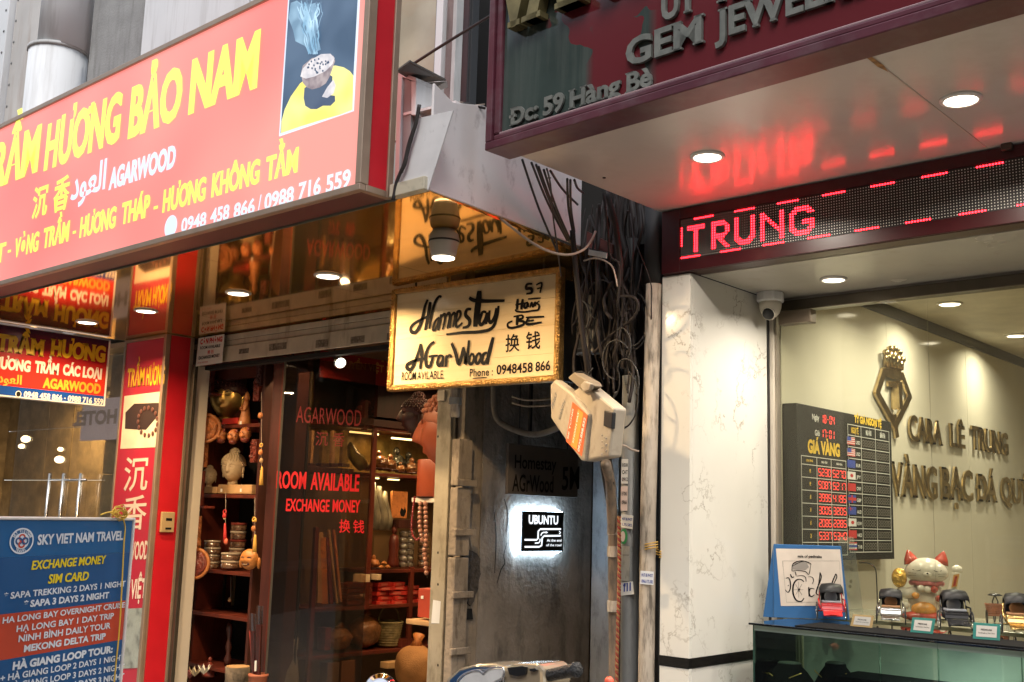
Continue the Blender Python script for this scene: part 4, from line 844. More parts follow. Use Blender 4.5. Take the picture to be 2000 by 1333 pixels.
for k in range(15):
    a = 2*math.pi*k/15+.2; q = v0_.uv(288+19*math.cos(a), 824+27*math.sin(a), .012); B('photo_bead', MB().ell(v0_.pt(q[0], q[1], .011), (.019, .004, .019), 10, 6), bd2, vb, smooth=True)
cd_ = mat('cream_letter', (.72, .6, .5), .4)
VT('沉', 240, 954, 287, 952, 58, cd_, .008, fitcap=.8); VT('香', 236, 1030, 284, 1028, 58, cd_, .008, fitcap=.8)
VT('AGARWOOD', 222, 1095, 288, 1091, 33, cd_, .03); VT('NHẬT', 224, 1170, 250, 1169, 36, cd_, .03); VT('VIỆT', 254, 1169, 284, 1167, 36, cd_, .03)
B('photo_print', flat(MB(), v0_, [v0_.uv(*p, .007) for p in ((225, 1307), (270, 1305), (278, 1188), (228, 1190))], .007), mat('printed_landscape', (.32, .36, .34), .5, vs=9, var=.6, dirt=.6, dscale=(9, 9, 9), dcol=(.1, .12, .1)), vb)
sw = thing('wall_socket', 'beige power socket fixed to the side of the tall red lightbox', 'socket', (xb_, YV+.15, 1.5))
q = XP(xb_+.004); a, b = q.uv(314, 1000, 0), q.uv(336, 1040, 0)
B('plate', MB().pbox(q, a[0], b[0], b[1], a[1], 0, .025), mat('beige_plastic', (.4, .28, .14), .45), sw, bev=.004); B('hole', MB().pbox(q, (a[0]+b[0])/2-.02, (a[0]+b[0])/2+.03, (a[1]+b[1])/2+.01, (a[1]+b[1])/2+.03, .025, .027), M['ink'], sw); B('hole', MB().pbox(q, (a[0]+b[0])/2-.02, (a[0]+b[0])/2+.03, b[1]+.02, b[1]+.035, .025, .027), M['ink'], sw)

# ---------------------------------------------------------------- hotel glass door on the far left
hd = thing('glass_door', 'frameless glass entrance doors with steel bar handles, far left', 'door', (-9.4, 4.55, 0))
gd = glass('door_glass', (.95, .92, .85), 0, .35)
xs_ = PF(135, 900, 4.6).x
B('door_leaf', MB().box(xs_-1.1, xs_-.006, 4.6, 4.612, .01, 2.86), gd, hd); B('door_leaf', MB().box(xs_+.006, -8.09, 4.6, 4.612, .01, 2.86), gd, hd)
for px, nm in ((98, 0), (125, 1), (158, 0)):
    p = PF(px, 925, 4.53); B('handle', MB().tube([(p.x, 4.53, .8), (p.x, 4.53, p.z)], .014, 12), M['steel'], hd, smooth=True)
p = PF(95, 938, 4.53); p2 = PF(168, 938, 4.53); B('handle_rod', MB().tube([p, (p2.x, 4.53, p.z)], .010, 10), M['steel'], hd, smooth=True)
# stone lobby behind
lw = thing('lobby_wall', 'tan marble slab wall of the lobby behind the glass doors', 'wall', (-11, 6.2, 0))
def slabs(parent, x0, x1, Y, m):
    zs = [0, .62, 1.24, 1.86, 2.48, 3.1]; k = 0
    for i in range(len(zs)-1):
        x = x0
        while x < x1-.01:
            xe = min(x1, x+1.1); o = B('slab', MB().box(x+.003, xe-.003, Y-.015, Y+.03, zs[i]+.003, zs[i+1]-.003), m, parent, bev=.002); x = xe; k += 1
slabs(lw, -14.2, -8.2, 6.2, M['stone_tan'])
rw_ = thing('lobby_pillar', 'tan marble pier beside the tall red lightbox behind the glass', 'pillar', (-8.3, 4.9, 0))
for i in range(5): B('slab', MB().box(-9.25, -8.12, 4.9, 5.0, i*.62+.003, i*.62+.617), M['stone_tan'], rw_, bev=.002)
struct('lobby_ceiling', MB().box(-14.2, -8.12, 4.62, 6.2, 2.92, 2.96), mat('lobby_ceiling_paint', (.4, .3, .18), .5))
struct('lobby_left_wall', MB().box(-14.3, -14.2, 4.62, 6.2, 0, 3), M['stone_tan'])
lam = thing('lobby_lamp', 'small warm lamp inside the lobby glimpsed through the glass doors', 'lamp', PF(52, 860, 5.6))
for x, y, r_ in ((50, 858, .05), (42, 872, .035), (118, 878, .03), (116, 898, .05)):
    B('globe', MB().ell(PF(x, y, 5.6), (r_*1.2, r_, r_*.8), 12, 8), mat('lamp_globe', (1, .9, .7), .4, em=(1, .8, .5), es=5), lam, smooth=True)
lamp('lamp', lam, (.6, 0, .6), 30, .5, (1, .7, .38), 'AREA')
ht = thing('light_panel', 'dim lilac lit hotel panel with mirrored lettering behind the glass', 'sign', PF(195, 860, 5.2))
q = FP(4.88); a, b = q.uv(157, 862), q.uv(240, 775)
B('panel', MB().pbox(q, a[0], b[0], a[1], b[1], 0, .01), mat('lilac_panel', (.3, .26, .3), .4, em=(.55, .45, .5), es=.35), ht, bev=.01)
v, f = glyphs('HOTEL', .05); xm = max(p[0] for p in v); u_a, u_b = q.uv(172, 830)[0], q.uv(262, 830)[0]; zb = q.uv(200, 828)[1]; zt2 = q.uv(200, 803)[1]
f2 = [tuple(reversed(fc)) for fc in f]
B('lettering', MB().add([q.pt(u_b-(x/xm)*(u_b-u_a)-.28, zb+y/CAP*(zt2-zb), .012) for x, y in v if True], f2), mat('brown_print', (.2, .15, .13), .5, em=(.3, .24, .24), es=.25), ht)

# ---------------------------------------------------------------- shop lintel, jamb, post
li = thing('shutter_lintel', 'dusty aluminium shutter housing across the top of the shop doorway with torn sticker marks', 'lintel', (-6, 4.65, 2.68))
l0 = FP(4.65); zz1 = l0.uv(600, 687)[1]
B('front_board', MB().pbox(l0, -7.43, -4.70, 2.685, 2.80, 0, .02), M['alu_grey'], li, bev=.003)
for k in range(2): B('ridge', MB().pbox(l0, -7.43, -4.70, 2.803+k*.045, 2.845+k*.045, 0, .010+k*.002), M['alu_grey'], li, bev=.004)
B('inner_track', MB().pbox(l0, -7.43, -4.70, 2.655, 2.684, -.12, -.06), M['dark'], li)  # painted near-black so it merges with the unlit interior
smk = mat('sticker_residue', (.16, .13, .1), .8, vs=30, var=.5, dirt=.8, dscale=(60, 60, 60), dcol=(.3, .27, .22)); 
for (xa2, ya2, xb2, yb2) in ((466, 692, 486, 680), (525, 686, 560, 668), (616, 680, 641, 662), (684, 672, 712, 655), (755, 665, 764, 650)):
    a, b = l0.uv(xa2, ya2, .022), l0.uv(xb2, yb2, .022); B('sticker_mark', MB().pbox(l0, a[0], b[0], max(2.69, a[1]), min(2.797, b[1]), .0205, .0215), smk, li)
nb = thing('notice', 'small white room available notice stuck to the lintel corner', 'notice', PF(411, 714, 4.6))
n0 = FP(4.6); B('card', pprism(MB(), n0, [(382, 716), (433, 709), (438, 653), (388, 661)], 0, .004), M['paper'], nb)
ptext('lettering', 'CÒN PHÒNG', n0, 391, 673, 434, 667, 9, redk, nb, .006, off=.05); ptext('lettering', 'ROOM AVAILABLE', n0, 391, 683, 430, 678, 5.5, M['ink'], nb, .006, off=.02)
ptext('lettering', '换 钱', n0, 405, 692, 417, 690, 6, redk, nb, .006, off=.01); ptext('lettering', 'EXCHANGE MONEY', n0, 388, 703, 429, 697, 6, M['ink'], nb, .006, off=.02)
ptext('lettering', '0948 458 866', n0, 386, 711, 406, 708, 2.5, redk, nb, .006)
jm = thing('door_jamb', 'cream painted door jamb return at the left of the shop doorway', 'jamb', (-7.46, 4.7, 0))
B('return_wall', MB().box(-7.56, -7.45, 4.635, 4.77, 0, 2.684), M['jamb'], jm, bev=.004); B('shutter_track', MB().box(-7.445, -7.40, 4.60, 4.632, 0, 2.684), M['bronze'], jm, bev=.003)
struct('shop_side_wall', MB().box(-7.95, -7.9, 4.9, 7.7, 0, 2.95), M['wall_in'])
po = thing('door_post', 'upright grey metal door post with rust specks at the right of the shop doorway', 'post', (-4.62, 4.52, 0))
pa, pb = FP(4.5).uv(838, 1200)[0], FP(4.5).uv(866, 1200)[0]
pgm = mat('stained_post_metal', (.33, .29, .22), .5, vs=10, dirt=.75, dscale=(9, 9, 4), dcol=(.12, .09, .05), dth=.5); B('post', MB().box(pa, pb, 4.5, 4.56, 0, 2.684), pgm, po, bev=.004); B('channel', MB().box(pb+.002, pb+.03, 4.51, 4.60, 0, 2.684), M['bronze'], po, bev=.003)
cl_ = FP(4.5); q = cl_.uv(864, 770, .0); B('clip', MB().pbox(cl_, q[0]-.03, q[0]+.03, q[1]-.04, q[1]+.02, 0, .012), M['alu_grey'], po, bev=.003)
for y in (853, 1080, 1142, 1300): q = cl_.uv(858, y, 0); B('bolt_hole', flat(MB(), cl_, circ(q[0]-.01, q[1], .006, .008, 10), .001), M['ink'], po)
q = [cl_.uv(x, y, .001) for x, y in ((842, 1218), (858, 1218), (861, 1175), (846, 1172))]; B('paint_patch', flat(MB(), cl_, q, .001), M['panel_white'], po)
struct('shop_right_wall', MB().box(-4.66, -4.53, 4.62, 7.7, 0, 2.95), M['wall_in'])
struct('shop_back_wall', MB().box(-7.9, -4.66, 7.7, 7.8, 0, 2.95), M['wall_in'])
struct('shop_ceiling', MB().box(-7.9, -4.66, 4.74, 7.7, 2.88, 2.93), M['wall_in'])
for k, (x, y, e) in enumerate(((-6.6, 5.3, 5), (-5.5, 6.0, 9), (-6.2, 6.9, 8))):
    downlight('recessed warm ceiling light inside the agarwood shop', x, y, 2.88, e*1.3, .05, (1, .66, .32), 'hidden ceiling lights inside the shop')
# ================================================================== SHOP GOODS
def gs(x, c, s): return math.exp(-((x-c)/s)**2)
def facefn(p):
    x, y, z = p
    if y < .25:
        w = min(1, max(0, (.25-y)*1.3)); d = 0
        nz_ = max(0, 1-abs(z+.08)/.34)
        d += (.12+.22*max(0, min(1, (.30-z)/.5)))*gs(x, 0, .10+.06*max(0, -z))*(1 if -.27 < z < .3 else max(0, 1-abs(z+.27 if z < 0 else z-.3)/.06))
        d -= .12*(gs(x, .32, .17)+gs(x, -.32, .17))*gs(z, .12, .10)
        d += .07*(gs(x, .32, .16)+gs(x, -.32, .16))*gs(z, .06, .06)
        d += .03*(gs(x, .3, .22)+gs(x, -.3, .22))*gs(z, .27+.0, .04)
        d += .11*gs(x, 0, .22)*gs(z, -.43, .035)+.11*gs(x, 0, .17)*gs(z, -.53, .04)-.05*gs(x, 0, .2)*gs(z, -.48, .018)
        d += .05*gs(x, 0, .2)*gs(z, -.78, .12)+.03*(gs(x, .5, .2)+gs(x, -.5, .2))*gs(z, -.25, .2)
        y -= d*w
    x *= 1-.20*max(0, -z)**1.6
    return Vector((x, y, z))
def buddha(name, label, px, py, Y, h, rz, mface, mhair, base=None, crown=True, loc=None, curls=True):
    """h = height of face ellipsoid; head centre at the given pixel"""
    c = loc if loc is not None else PF(px, py, Y); t = thing(name, label, 'statue', (c.x, c.y, c.z-h*.62)); t.rotation_euler = (0, 0, rz)
    a = h/2; cz = h*.62; rx, ry = a*.78, a*.86
    B('face', MB().ell((0, 0, cz), (rx, ry, a), 48, 40, facefn), mface, t, smooth=True, local=True)
    for s in (-1, 1):
        o = MB().ell((s*rx*.98, .1*a, cz-.12*a), (a*.09, a*.17, a*.36), 12, 10); o.ell((s*rx*.98, .1*a, cz-.5*a), (a*.07, a*.1, a*.2), 10, 8)
        B('ear', o, mface, t, smooth=True, local=True)
        eye = [(s*rx*x_, -ry*y_, cz+a*z_) for x_, y_, z_ in ((.22, .955, .075), (.34, .90, .05), (.46, .85, .055), (.58, .77, .085))]
        B('eyelid', MB().tube(eye, a*.022, 6), M['hair_brown'] if mhair is M['cream'] else mhair, t, local=True)
        brow = [(s*rx*x_, -ry*y_, cz+a*z_) for x_, y_, z_ in ((.12, .985, .20), (.25, .97, .29), (.42, .89, .31), (.62, .76, .24))]
        B('brow', MB().tube(brow, a*.016, 6), mface, t, smooth=True, local=True)
    hr = MB()
    hr.ell((0, a*.06, cz+a*.30), (rx*1.06, ry*1.05, a*.80), 24, 12, lambda p: Vector((p.x, p.y, max(p.z, -.12 if p.y < -.3 else -.75))) if p.z < 0 else p)
    if crown: hr.ell((0, a*.12, cz+a*1.12), (a*.36, a*.36, a*.32), 16, 10)
    if curls:
        for i in range(9):
            ph = .25+i*.17
            n = max(3, int(2*math.pi*math.sin(ph)/.22))
            for k in range(n):
                th = 2*math.pi*(k+.5*(i % 2))/n
                x, y, z = math.sin(ph)*math.cos(th), math.sin(ph)*math.sin(th), math.cos(ph)
                if y < -.35 and z < .27: continue
                hr.ell((x*rx*1.07, a*.06+y*ry*1.06, cz+a*.30+z*a*.81), (a*.075,)*3, 6, 4)
        if crown:
            for i in range(4):
                for k in range(9):
                    ph, th = .2+i*.38, 2*math.pi*(k+.5*(i % 2))/9; hr.ell((math.sin(ph)*math.cos(th)*a*.36, a*.12+math.sin(ph)*math.sin(th)*a*.36, cz+a*1.12+math.cos(ph)*a*.32), (a*.07,)*3, 6, 4)
    B('hair', hr, mhair, t, smooth=True, local=True)
    B('neck', MB().lathe([(a*.40, cz-a*1.22), (a*.34, cz-a*.95), (a*.36, cz-a*.5)], (0, a*.12, 0), 20), mface, t, smooth=True, local=True)
    if base: B('base', MB().lathe([(a*.75, cz-a*1.5), (a*.9, cz-a*1.45), (a*.85, cz-a*1.25), (a*.5, cz-a*1.2)], (0, a*.1, 0), 24), base, t, smooth=True, local=True)
    return t
YC = 4.95
# cabinet
cab = thing('display_shelf', 'dark mahogany open shelf of carvings standing at the left of the shop doorway', 'shelf', (-7.1, 5.1, 0))
def zC(y, x=450): return PF(x, y, YC).z
cxl, cxr = -7.80, PF(512, 900, YC).x
B('back', MB().box(cxl, cxr, 5.36, 5.38, 0, 2.7), M['dark'], cab)
B('side', MB().box(cxl, cxl+.03, 5.0, 5.35, 0, 2.6), M['wood_red'], cab)
B('side', MB().box(cxr-.03, cxr, YC-.02, 5.35, 0, 2.7), M['wood_dark'], cab, bev=.003)
for y in (830, 966, 1116, 1203, 1310): z = zC(y); B('shelf', MB().box(cxl+.032, cxr-.032, YC-.005, 5.35, z-.028, z), M['wood_red'], cab, bev=.003)
z = zC(1116); B('back_panel', MB().box(cxl+.04, PF(418, 1150, 5.3).x, 5.33, 5.355, zC(1198), z-.04), mat('tan_board', (.34, .25, .13), .6), cab)
B('strut', MB().box(PF(438, 1150, 5.2).x-.008, PF(438, 1150, 5.2).x+.008, 5.19, 5.21, zC(1198), z-.03), M['black'], cab)
B('turned_post', MB().lathe([(.022, 0), (.03, .05), (.015, .09), (.026, .14), (.014, .2), (.028, .28), (.018, .32)], (PF(444, 1300, 5.05).x, 5.05, zC(1308)), 14), M['wood_dark'], cab, smooth=True)
wp = thing('wooden_pillar', 'dark mahogany pillar between the carving shelf and the glass door', 'pillar', (PF(526, 1000, 4.85).x, 4.85, 0))
a, b = PF(512, 1000, 4.8).x, PF(541, 1000, 4.8).x; B('shaft', MB().box(a+.03, b, 4.8, 4.92, 0, 2.72), M['wood_dark'], wp, bev=.006); B('moulding', MB().box(b-.03, b+.004, 4.79, 4.798, 0, 2.72), M['wood_red'], wp, bev=.002)
B('top_board', MB().box(cxl, b, 5.0, 5.05, 2.62, 2.86), M['wood_red'], cab)

buddha('buddha_head', 'gilded Buddha head with dark red curls on the top shelf under the white notice', 443, 778, 5.10, .34, R(38), M['gold'], M['hair_dark'], base=M['carved_red'])
buddha('buddha_head', 'large cream Buddha head on a pale wood block in the middle of the carving shelf', 455, 915, 5.08, .22, R(30), M['cream'], M['cream'])
buddha('buddha_head', 'small cream Buddha head at the left edge beside the large cream head', 409, 932, 5.02, .13, R(50), M['cream'], M['cream'])
z = zC(966)+.001
def block(label, xl, xr, yt, yb, Y, d, m, name='wood_block', cat='block'):
    a, b = PF(xl, yb, Y), PF(xr, yb, Y); t = PF((xl+xr)/2, yt, Y); zb = a.z*.5+b.z*.5
    return tag(B(name, MB().box(a.x, b.x, Y, Y+d, zb, t.z), m, bev=.004), label, cat)
block('pale sawn wood block under the large cream Buddha head', 425, 491, 947, 965, 4.96, .2, M['wood_pale'])
block('pale round wood slab under the small cream Buddha head', 396, 423, 951, 964, 4.97, .1, M['wood_pale'])
block('bright red lacquered tray under the gilded Buddha head', 433, 463, 817, 829, 4.97, .2, mat('red_lacquer', (.5, .03, .02), .3), 'tray', 'tray')
# guanyin
q = PF(478, 832, 5.0); gy = thing('standing_figurine', 'slim orange wood robed figurine on a round base right of the gilded head', 'statue', q)
B('robe', MB().lathe([(.05, 0), (.055, .02), (.045, .05), (.036, .10), (.028, .15), (.022, .19), (.012, .205)], (0, 0, 0), 16), M['wood_orange'], gy, smooth=True, local=True)
B('head', MB().ell((0, 0, .225), (.018, .018, .024), 14, 10), M['wood_orange'], gy, smooth=True, local=True); B('hood', MB().lathe([(.022, .2), (.024, .23), (.014, .255), (.004, .27)], (0, .006, 0), 12), M['wood_orange'], gy, smooth=True, local=True)
B('arm', MB().tube([(-.03, -.005, .17), (-.03, -.03, .13), (0, -.04, .14)], .009, 8), M['wood_orange'], gy, smooth=True, local=True); B('arm', MB().tube([(.03, -.005, .17), (.03, -.03, .12), (.0, -.04, .12)], .009, 8), M['wood_orange'], gy, smooth=True, local=True)
# three hanging gourd heads
for k, (x, y, s_) in enumerate(((432, 850, 'left'), (456, 852, 'middle'), (479, 848, 'right'))):
    q = PF(x, y, 4.93); t = thing('carved_gourd', '%s of three small reddish carved lion heads hanging in a row under the top shelf' % s_, 'carving', q-Vector((0, 0, .055)), 'small carved lion heads in a row')
    def lf(p): return p*(1+.12*math.sin(p.x*9)*math.sin(p.z*8)+.1*gs(p.z, -.2, .2)*(p.y < 0))
    B('head', MB().ell((0, 0, .055), (.048, .042, .05), 24, 18, lf), M['carved_orange'], t, smooth=True, local=True)
    B('muzzle', MB().ell((.012, -.035, .042), (.026, .02, .018), 14, 10), M['carved_orange'], t, smooth=True, local=True)
    for s in (-1, 1): B('ear', MB().ell((s*.036, -.0, .09), (.012, .01, .018), 10, 6), M['carved_red'], t, smooth=True, local=True); B('eye', MB().ell((s*.018+.008, -.042, .064), (.006, .005, .005), 8, 6), M['ink'], t, local=True)
    B('collar', MB().ell((0, 0, .01), (.036, .034, .022), 16, 8, lambda p: p*(1+.15*math.sin(math.atan2(p.y, p.x)*8))), M['carved_red'], t, smooth=True, local=True)
# wooden plates (thick discs)
def plate(label, x, y, r, th, ax, mf, ms, Y=4.8):
    c = PF(x, y, Y); t = thing('wooden_plate', label, 'plate', c-Vector((0, 0, r)))
    c2 = Vector((0, 0, r))
    B('rim', MB().lathe([(r*.9, -th), (r, -th*.7), (r, 0), (r*.84, .006), (r*.8, -.004)], c2, 36, ax), ms, t, smooth=True, local=True)
    B('carved_face', MB().lathe([(r*.8, -.006), (r*.8, -.001), (r*.55, .004), (r*.3, .002), (r*.28, .008), (.001, .009)], c2, 36, ax), mf, t, smooth=True, local=True)
plate('thick round carved wooden box hung at the upper left of the carving shelf', 402, 836, .118, .07, (.86, -.5, 0), M['carved_orange'], M['wood_orange'], 4.80)
plate('thin round carved wooden plate hung at the lower left of the carving shelf', 380, 1101, .122, .02, (.55, -.84, .1), M['carved_red'], M['wood_orange'], 4.79)
def carvedcol(label, pix, Y, m, name='wood_carving'):
    x0, y0, x1, y1 = pix; a, b = PF(x0, y1, Y), PF(x1, y0, Y); rn2 = random.Random(x0)
    t = thing(name, label, 'carving', ((a.x+b.x)/2, Y, a.z)); w, h = b.x-a.x, b.z-a.z
    B('slab', MB().box(-w/2, w/2, 0, .03, 0, h), m, t, local=True, bev=.005); mb = MB()
    for k in range(int(h/.02)*3):
        mb.ell((rn2.uniform(-w*.4, w*.4), -.002, rn2.uniform(.01, h-.01)), (rn2.uniform(.006, .014), .01, rn2.uniform(.006, .014)), 6, 4)
    B('relief', mb, m, t, local=True, stuff=True, smooth=True)
carvedcol('dark red carved panel at the top left of the carving shelf under the notice', (390, 706, 416, 768), 4.93, M['carved_red'])
carvedcol('orange carved bamboo piece just below the thick round box', (381, 866, 402, 913), 4.85, M['carved_orange'])
carvedcol('dark red carved strip beside the small cream head', (374, 920, 396, 988), 4.85, M['carved_red'])
carvedcol('orange carved strip above the thin round plate', (372, 1008, 389, 1056), 4.85, M['carved_orange'])
q = PF(384, 1062, 4.84); tag(B('wood_carving', MB().ell(q, (.045, .03, .05), 16, 10, lambda p: p*(1+.1*math.sin(p.x*14+p.z*9))), M['wood_orange'], smooth=True), 'knobbly orange wood lump above the thin round plate', 'carving')
block('small dark red lacquer ledge at the left of the shelf, under the small head', 372, 398, 988, 993, 4.84, .1, M['carved_red'], 'ledge', 'ledge')
block('narrow dark red ledge under the upper carved panel', 385, 412, 768, 773, 4.86, .1, M['carved_red'], 'ledge', 'ledge')
# round clear bracelet boxes
tin = mat('beaded_box', (.16, .085, .05), .2, vs=60, var=.6, dirt=.8, dscale=(90, 90, 90), dcol=(.03, .015, .01), dth=.48, coat=.6)
lidm = mat('clear_lid_rim', (.45, .36, .27), .15, dirt=.3)
def tins(label, x, yb, n, r, h, Y, redlid=False, lab=None):
    b = PF(x, yb, Y)
    for k in range(n):
        t = thing('bracelet_box', '%s, %s' % (label, ('lowest', 'second from below', 'third from below', 'fourth from below', 'fifth from below', 'topmost')[k] if k < n-1 else 'topmost'), 'box', (b.x+random.uniform(-.006, .006), Y, b.z+k*(h+.003)), 'round clear bracelet boxes on the carving shelf')
        B('box', MB().lathe([(r*.96, 0), (r, .006), (r, h*.72)], (0, 0, 0), 24), tin, t, smooth=True, local=True)
        B('lid', MB().lathe([(r*1.03, h*.722), (r*1.03, h*.96), (r*.98, h)], (0, 0, 0), 24), (red if redlid and k % 2 else lidm), t, smooth=True, local=True)
tins('round bead box, left stack under the cream heads', 412, 1110, 4, .064, .052, 5.02)
tins('round bead box, front stack beside the laughing mask', 450, 1110, 2, .075, .058, 5.0)
tins('round bead box, tall rear stack with red rims', 463, 1086, 4, .062, .062, 5.12, True)
tins('narrow dark bead box, stack behind the left one', 424, 1068, 4, .045, .075, 5.22)
# laughing mask
q = PF(487, 1093, 4.86); lm = thing('laughing_mask', 'orange wood laughing bald mask hanging at the edge of the carving shelf', 'mask', q-Vector((0, 0, .08))); lm.rotation_euler = (0, 0, R(18))
def lf2(p):
    x, y, z = p
    if y < .2:
        d = .16*gs(x, 0, .16)*gs(z, -.05, .13)+.12*(gs(x, .45, .22)+gs(x, -.45, .22))*gs(z, -.12, .18)+.05*gs(x, 0, .5)*gs(z, .38, .05)-.10*(gs(x, .38, .16)+gs(x, -.38, .16))*gs(z, .16, .05)-.2*gs(z, -.42-.0+.35*x*x, .08)*gs(x, 0, .38)+.08*gs(x, 0, .3)*gs(z, -.62, .07)
        y -= d
    return Vector((x, y, z))
B('face', MB().ell((0, 0, .08), (.075, .05, .076), 44, 36, lf2), M['wood_mask'], lm, smooth=True, local=True)
for s in (-1, 1): B('ear', MB().ell((s*.08, .01, .055), (.014, .014, .042), 12, 8), M['wood_mask'], lm, smooth=True, local=True); B('eye_slit', MB().tube([(s*.014, -.048, .094), (s*.028, -.047, .099), (s*.044, -.038, .093)], .0028, 6), M['hair_dark'], lm, local=True)
B('mouth', MB().tube([(-.03, -.040, .052), (-.015, -.046, .044), (0, -.048, .042), (.015, -.046, .044), (.03, -.040, .052)], .006, 8), M['hair_dark'], lm, local=True); B('teeth', MB().box(-.018, .018, -.0535, -.047, .044, .048), M['cream'], lm, local=True)
# tassels
def tassel(label, x, y0, y1, Y, parts, mcol):
    t = thing('tassel', label, 'hanging ornament', PF(x, y1, Y)); top = PF(x, y0, Y)
    B('string', MB().tube([top+Vector((0, 0, .05)), PF(x, y1, Y)+Vector((0, 0, .03))], .0025, 5), M['cable_pale'], t)
    for (k, y, r, m) in parts:
        c = PF(x+random.uniform(-2, 2), y, Y-.005)
        if k == 'ball': B('bead', MB().ell(c, (r, r*.7, r*1.1), 14, 10, lambda p: p*(1+.06*math.sin(p.x*12)*math.cos(p.z*11))), m, t, smooth=True)
        if k == 'fringe':
            c2 = PF(x, y+r, Y-.005); B('fringe', MB().tube([c, c+(c2-c)*.15, c+(c2-c)*.55, c2], [.006, .010, .013, .017], 10), m, t, smooth=True)
        if k == 'knot': B('knot', MB().tube([c+Vector((r*math.cos(a)*1.5, 0, r*math.sin(a))) for a in [i*.6 for i in range(11)]], .005, 6, closed=False), m, t, smooth=True)
ysilk = mat('yellow_silk', (.75, .42, .08), .5); rsilk = mat('red_silk', (.55, .03, .03), .5); psilk = mat('pale_silk', (.7, .5, .28), .5)
tassel('upper carved medallion charm with yellow fringe on the dark pillar', 510, 780, 948, 4.76, [('ball', 812, .022, M['wood_orange']), ('ball', 884, .020, M['wood_orange']), ('ball', 900, .018, M['wood_pale']), ('fringe', 912, 36, ysilk), ('knot', 870, .012, ysilk)], ysilk)
tassel('lower charm with yellow butterfly knot hanging above the laughing mask', 497, 985, 1080, 4.8, [('knot', 1015, .014, ysilk), ('ball', 1017, .013, ysilk), ('ball', 1033, .020, M['wood_orange']), ('fringe', 1045, 34, ysilk)], ysilk)
tassel('red silk charm hanging in front of the bead boxes', 440, 975, 1072, 4.9, [('knot', 1000, .014, rsilk), ('ball', 1008, .020, rsilk), ('ball', 1012, .013, psilk), ('fringe', 1022, 36, rsilk), ('ball', 1058, .022, mat('coral_silk', (.65, .14, .08), .5))], rsilk)
tassel('tiny pale price tag on a thread in the empty middle shelf', 450, 1140, 1180, 5.1, [('ball', 1172, .018, M['wood_pale'])], psilk)
# bottom shelf goods
for k, (x, y, c_) in enumerate(((380, 1322, (.75, .62, .4)), (398, 1318, (.8, .75, .6)), (370, 1326, (.6, .2, .2)))):
    q = PF(x, y, 4.85); t = thing('paper_lotus', ('pale yellow', 'white', 'dull red')[k]+' paper flower at the bottom of the carving shelf', 'flower', q)
    pm = mat('petal', c_, .6)
    for i in range(7):
        a = i*.9; d = Vector((math.cos(a), math.sin(a), 0)); s_ = d.cross(ZV)
        B('petal', MB().add([(0, 0, 0), d*.03+s_*.016+ZV*.03, d*.055+ZV*.075, d*.03-s_*.016+ZV*.03], [(0, 1, 2, 3)]), pm, t, local=True)
q = PF(408, 1322, 5.0); t = thing('red_figurine', 'small dark red seated figurine behind the paper flowers', 'statue', q)
B('body', MB().lathe([(.05, 0), (.055, .02), (.035, .06), (.02, .10), (.012, .11)], (0, 0, 0), 14), M['carved_red'], t, smooth=True, local=True); B('head', MB().ell((0, 0, .13), (.016, .016, .02), 12, 8), M['carved_red'], t, smooth=True, local=True)
q = PF(462, 1340, 4.85); t = thing('bark_stump', 'rough bark covered wood stump at the foot of the carving shelf', 'log', q)
bk = mat('bark', (.13, .10, .07), .9, vs=14, var=.5, bump=1, bs=40, dirt=.7, dscale=(20, 20, 8), dcol=(.03, .025, .02))
B('bark', MB().lathe([(.088, -.3), (.092, -.1), (.085, .05), (.09, .135)], (0, 0, 0), 18), bk, t, smooth=True, local=True); B('cut_top', MB().lathe([(.084, .1355), (.084, .139)], (0, 0, 0), 18), M['wood_pale'], t, local=True)
q = PF(503, 1340, 4.7); t = thing('incense_pot', 'terracotta pot holding bundles of red incense sticks by the dark pillar', 'pot', q)
B('pot', MB().lathe([(.05, -.1), (.06, -.02), (.064, .06), (.07, .065), (.07, .08), (.06, .08)], (0, 0, 0), 20), mat('terracotta', (.33, .10, .05), .6), t, smooth=True, local=True)
for k, (dx, tx, h_) in enumerate(((-.01, -.075, .44), (.015, -.02, .50))):
    pk = MB(); 
    for i in range(9): o_ = (i-4)*.005; pk.tube([(dx+o_, -.02, .05), (tx+dx+o_*1.2, -.02, h_*.82)], .003, 4)
    B('incense_sticks', pk, mat('incense', (.42, .05, .035), .7), t, local=True, stuff=True)
    B('wrapper', MB().hexa((dx-.03, -.028, .04), (.06, 0, 0), (0, .016, 0), (tx, 0, h_)), glass('cellophane', (.95, .9, .88), .1, 1, .03, (.6, .4, .35)), t, local=True)
B('tag_card', MB().hexa((.0, -.035, .10), (.022, 0, .004), (0, .003, 0), (-.004, 0, .07)), M['paper'], t, local=True)
# dark cloth/twisted column seen through the door glass
q = PF(556, 1333, 5.35); t = thing('carved_column', 'tall dark twisted carved column behind the left edge of the glass door', 'statue', (q.x, 5.35, 0.2))
tw = MB()
for j in range(4):
    tw.tube([(math.cos(k*.28+j*1.57)*.035, math.sin(k*.28+j*1.57)*.035, k*.034) for k in range(56)], .026, 8)
B('twisted_shaft', tw, mat('gilt_brown_carving', (.20, .12, .05), .35, vs=30, var=.6, bump=1, bs=60, dirt=.6, dscale=(50, 50, 50), dcol=(.04, .025, .012)), t, smooth=True, local=True)
B('stone_base', MB().lathe([(.10, -.2), (.11, .1), (.08, .3), (.085, .42)], (0, 0, 0), 12), M['cement'], t, smooth=True, local=True)

